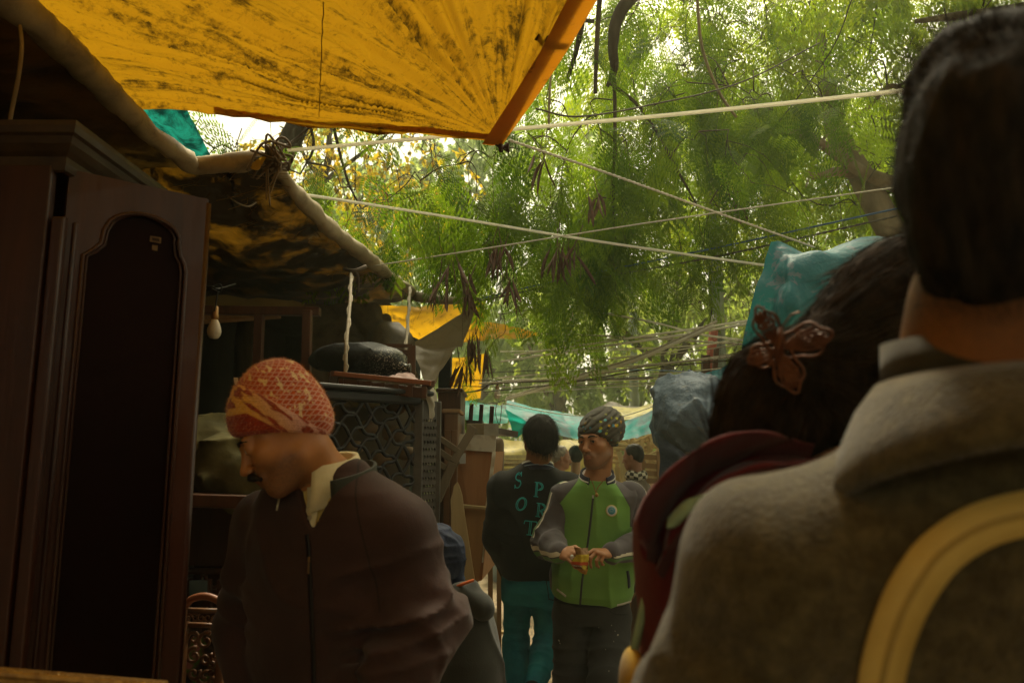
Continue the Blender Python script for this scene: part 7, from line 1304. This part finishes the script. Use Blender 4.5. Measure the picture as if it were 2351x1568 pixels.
bg_ = thing('shoulder_bag', P(1445,1560,.95), 'blurred mustard yellow cloth bag low at the edge of the maroon top', 'bag'); c = P(1456,1590,.93); sculpt('bag', [('u',0,ell(c,(.018,.06,.055))), ('u',.02,ell(c+A(0,0,-.08),(.03,.08,.07)))], c-A(.1,.15,.2), c+A(.1,.15,.12), .006, clothmat('mustard_cloth', (.46,.30,.03), (.40,.22,.02)), bg_)
mb = MB(); mb.tube(crom([c+A(0,0,.045), c+A(.05,-.01,.25), P(1545,1205,.93)],6), .006, 6); mb.build('strap', mint, bg_, True)
# ---- 6 crouched figure in a dark hoodie -------------------------------------------
p6 = person(A(P(1070,1500,2.75)[0], 2.8, 0), 'seated person in a dark grey hooded top with orange trim and a navy head wrap'); o6 = P(1002,1296,2.72); R6 = rotm(R(-30), R(-20)); nb6 = P(1024,1376,2.70); f6 = nrm(A(.4,.9,0))
s6 = [(P(1046,1362,2.68),.065,.065),(P(1050,1392,2.68),.12,.10),(P(1046,1440,2.66),.145,.13),(P(1050,1520,2.64),.158,.145),(P(1052,1600,2.64),.162,.15),(A(P(1052,1600,2.64)[0],2.68,.42),.17,.16)]
b6 = head_prims(o6, R6, 1.0, 1.0, nb6)+[('u',.04,loft([(c,w_*.75,d_*.75) for c,w_,d_ in s6], f6))]; hp6 = s6[-1][0]
for e in (-1,1): b6 += capsules([hp6+A(e*.09,0,0), hp6+A(e*.14+.1,.40,.08), A(hp6[0]+e*.14+.08,hp6[1]+.42,.06), A(hp6[0]+e*.14+.12,hp6[1]+.55,.04)],[.075,.05,.04,.035])
sculpt('body', b6, A(-.6,2.2,0), A(.45,3.5,1.5), .009, skin2, p6, face_attrs(o6, R6, 1, .3)); eyes(o6, R6, 1., p6)
hood = clothmat('dark_hoodie', (.030,.031,.026), (.022,.022,.019), 7, .4, .2); g6 = [('u',0,loft(s6[1:], f6)), ('u',.05,cone(P(1062,1400,2.62),P(1085,1520,2.62),.065,.075)), ('u',.05,cone(P(1040,1400,2.72),P(1000,1520,2.75),.07,.08)), ('u',.05,cone(P(1085,1520,2.62),P(1085,1640,2.85),.065,.05)), ('s',.01,cone(nb6+A(0,0,-.02),nb6+A(0,0,.2),.065,.08)), ('d',0,general_folds(.012,7,41))]
sculpt('hooded_top', g6, A(-.6,2.2,.35), A(.4,3.2,1.25), .007, hood, p6); sculpt('hood', [('u',0,cone(P(1058,1372,2.60),P(1104,1392,2.58),.045,.040)), ('u',.03,cone(P(1090,1378,2.6),P(1112,1400,2.56),.034,.032)), ('u',.03,cone(P(1050,1355,2.62),P(1086,1343,2.62),.020,.018)), ('d',0,general_folds(.008,9,43))], P(1080,1372,2.6)-A(.15,.15,.12), P(1080,1372,2.6)+A(.15,.15,.12), .006, hood, p6)
mb = MB(); mb.tube(crom([P(1036,1352,2.60),P(1060,1341,2.58),P(1088,1331,2.585)],5), .0055, 6); mb.build('orange_trim', M('orange_trim', (.55,.12,.02)), p6, True)
nv = M('navy_wrap', (.018,.025,.048), (.009,.012,.025), 18, .85, .2, .6, 30, .012); sculpt('head_wrap', [('u',0,ell(o6+A(0,0,.035),(.098,.108,.105))), ('u',.02,cone(o6+A(.05,-.02,.0),o6+A(.055,-.03,-.09),.05,.045)), ('i',.02,lambda p: -(p[:,2]-o6[2]+.12)), ('d',0,lambda p: -(1-np.abs(vnoise(p*A(14,14,34),2)))**3*.012)], o6-A(.2,.2,.2), o6+A(.2,.2,.2), .006, nv, p6)
tq = [('u',.04,x[2]) for e in (-1,1) for x in capsules([hp6+A(e*.09,0,0), hp6+A(e*.14+.1,.40,.08), A(hp6[0]+e*.14+.08,hp6[1]+.42,.07)],[.1,.08,.06])]; sculpt('trousers', tq, A(-.7,2.3,-.02), A(.5,3.5,.8), .013, tr1m, p6)
st6 = thing('stool', A(hp6[0],hp6[1],0), 'low wooden stool under the seated person', 'stool'); mb = MB(); mb.box(A(hp6[0],hp6[1],.25),(.34,.3,.04),None,.008); mb.build('seat', grwood, st6)
for a_ in (-1,1):
    for b_ in (-1,1): mb = MB(); mb.bar(A(hp6[0]+a_*.13,hp6[1]+b_*.11,.23), A(hp6[0]+a_*.14,hp6[1]+b_*.12,0), .04,.04,(0,1,0)); mb.build('leg', grwood, st6)
# ---- background people ---------------------------------------------------------
def bystander(px, py, d, yaw, pitch, lab, skin, topm, hairc, s=1., hairprims=None, beard=.3, wid=.19, strands_n=900):
    o = P(px, py, d); Rm = rotm(R(yaw), R(pitch)); p = person(A(o[0], o[1], 0), lab); nb = o+A(0,-.005,-.19*s)-Rm@A(0,.03,0)*A(1,1,0); f = Rm@A(0,1,0); f = nrm(A(f[0],f[1],0)); la = np.cross(f,(0,0,1))
    sc = [(nb+A(0,0,.0),.062,.062),(nb+A(0,0,-.03),.11,.085),(nb+A(0,0,-.09),wid*.92,.11),(nb+A(0,0,-.25),wid,.125),(nb+A(0,0,-.5),wid*.93,.125),(nb+A(0,0,-.68),wid*.9,.12)]; hpz = nb[2]-.62
    bb = head_prims(o, Rm, s, 1, nb)+[('u',.04,loft([(c,w_*.75,d_*.75) for c,w_,d_ in sc], f))]; arms = [[nb+la*e*(wid-.01)+A(0,0,-.11), nb+la*e*(wid+.04)+A(0,0,-.40), nb+la*e*(wid+.01)+f*.12+A(0,0,-.62)] for e in (-1,1)]; legs = [[nb+la*e*.09+A(0,0,-.66), A(*(nb+la*e*.1)[:2],.48), A(*(nb+la*e*.1)[:2],.08), A(*(nb+la*e*.1+f*.13)[:2],.04)] for e in (-1,1)]
    for a_ in arms: bb += capsules(a_+[a_[-1]+f*.04+A(0,0,-.1)],[.045,.038,.03,.03])
    for a_ in legs: bb += capsules(a_,[.07,.05,.038,.034])
    sculpt('body', bb, A(o[0]-.45,o[1]-.45,0), A(o[0]+.45,o[1]+.45,o[2]+.25), .0095 if d > 6 else .007, skin, p, face_attrs(o, Rm, s, beard)); eyes(o, Rm, s, p)
    jt = [('u',0,loft(sc, f))]+[('u',.05,x[2]) for a_ in arms for x in capsules(a_,[.066,.06,.05])]+[('s',.01,cone(nb,nb+A(0,0,.1),.056,.066)),('d',0,general_folds(.012,7,int(px)))]; j = sculpt('top', jt, A(o[0]-.42,o[1]-.42,hpz-.12), A(o[0]+.42,o[1]+.42,nb[2]+.05), .0095, topm, p)
    tq = [('u',.04,x[2]) for a_ in legs for x in capsules(a_[:3],[.095,.075,.06])]; sculpt('trousers', tq, A(o[0]-.42,o[1]-.42,-.02), A(o[0]+.42,o[1]+.42,hpz+.1), .016, tr1m, p)
    hp_ = hairprims or [('u',0,ell((0,-.022,.046),(.080,.094,.090))), ('u',.04,ell((0,-.055,.0),(.070,.052,.07))), ('i',.012,lambda q: np.maximum(q[:,1]-.058+np.maximum(-(q[:,2]-.055),0)*1.1, -(q[:,2]+.075))), ('d',0,lambda q: -fbm(q*40,2,2)*.005)]
    hair(o, Rm, s, hp_, hairc, p, strands_n, .016, .8, 5, .007, curl=.6, width=.002); return p, o, Rm, nb, j
greyh = M('grey_hair', (.30,.26,.20), (.14,.12,.09), 30, .6, .3, .4, 90, .003); skin7 = skinmat('ruddy_brown_skin', (.36,.17,.095), (.28,.12,.06))
p7, o7, R7, nb7, j7 = bystander(1289,1051,8.0,-84,-6,'grey-haired man with a moustache in profile, behind the lettered jacket',skin7,clothmat('pale_grey_shirt',(.34,.34,.30),(.26,.26,.24)),greyh,.98)
mb = MB(); mb.tube(crom([o7+R7@A(a,b,c) for a,b,c in ((-.028,.088,-.064),(-.012,.099,-.055),(0,.102,-.052),(.012,.099,-.055),(.028,.088,-.064))],4), [.003,.006,.007,.006,.003], 6); mb.build('moustache', hairm, p7, True); brows(o7,R7,.98,p7,None,.004)
p8, o8, R8, nb8, j8 = bystander(1320,1049,8.6,10,0,'black-haired man from behind in a black shirt with tan lettering across the back',skin2,bjm,hairm,1.0)
cu_ = bpy.data.curves.new('lettering','FONT'); cu_.body = 'MIRAO'; cu_.size = .105; cu_.extrude = .002; cu_.align_x = 'CENTER'; to_ = bpy.data.objects.new('tmp', cu_); COL.objects.link(to_); dg = bpy.context.evaluated_depsgraph_get(); me_ = to_.evaluated_get(dg).to_mesh(); V = np.array([v_.co[:] for v_ in me_.vertices]); F = [tuple(p_.vertices) for p_ in me_.polygons]; bpy.data.objects.remove(to_)
cxy = nb8+A(0,0,-.185); V2 = np.stack([cxy[0]+V[:,0], cxy[1]-.150+V[:,0]**2*1.2-V[:,2]+0*V[:,1], cxy[2]+V[:,1]-.30*V[:,0]**2+.0],1); obj('back_lettering', V2, F, M('tan_print',(.34,.25,.14)), p8, False)
p9, o9, R9, nb9, j9 = bystander(1453,1050,7.2,62,-8,'dark-haired man turned away in a grey-brown jacket and black and white chequered scarf',skin7,clothmat('grey_brown_jacket',(.13,.10,.07),(.09,.07,.05)),hairm,.98)
t = NT('chequered_scarf'); ck = t.n('TexChecker'); v = t.coord('UV',(16,4,1)); t.l(v,ck.inputs[0]); ck.inputs['Scale'].default_value = 1; ck.inputs[1].default_value = (.52,.48,.36,1); ck.inputs[2].default_value = (.045,.038,.032,1); sm = t.bsdf(ck.outputs[0],.9,.1)
g = np.array([[nb9+A(math.sin(a)*r_, -math.cos(a)*r_, z_+.02*math.sin(a*1.5)) for a in np.linspace(0,2*math.pi,36)] for r_, z_ in ((.085,-.045),(.108,-.03),(.112,.0),(.100,.03),(.078,.045))]); V, F, uv = gridmesh(g); obj('scarf', V, F, sm, p9, uv=uv)
ribbon([o_ for o_ in t0.children if o_.name.startswith('sheet')], [(743,2),(739,80),(736,160),(734,225),(733,268)], .003, M('seam_thread', (.20,.10,.01), (.14,.07,.01)), 'seam_line', t0, .004, 14)
# ------------------------------------------------------------------ hazy air
if HAZE > 0:
    mb = MB(); lo, hi = A(-40,-8,-1.0), A(40,36,16); mb.box((lo+hi)/2, hi-lo)
    t = NT('hazy_air'); v = t.n('VolumePrincipled'); v.inputs['Color'].default_value = (.90,1.0,.72,1); v.inputs['Density'].default_value = HAZE; v.inputs['Anisotropy'].default_value = .35; t.l(v.outputs[0], t.out.inputs['Volume'])
    o = mb.build('haze', t.m); o['kind'] = 'stuff'
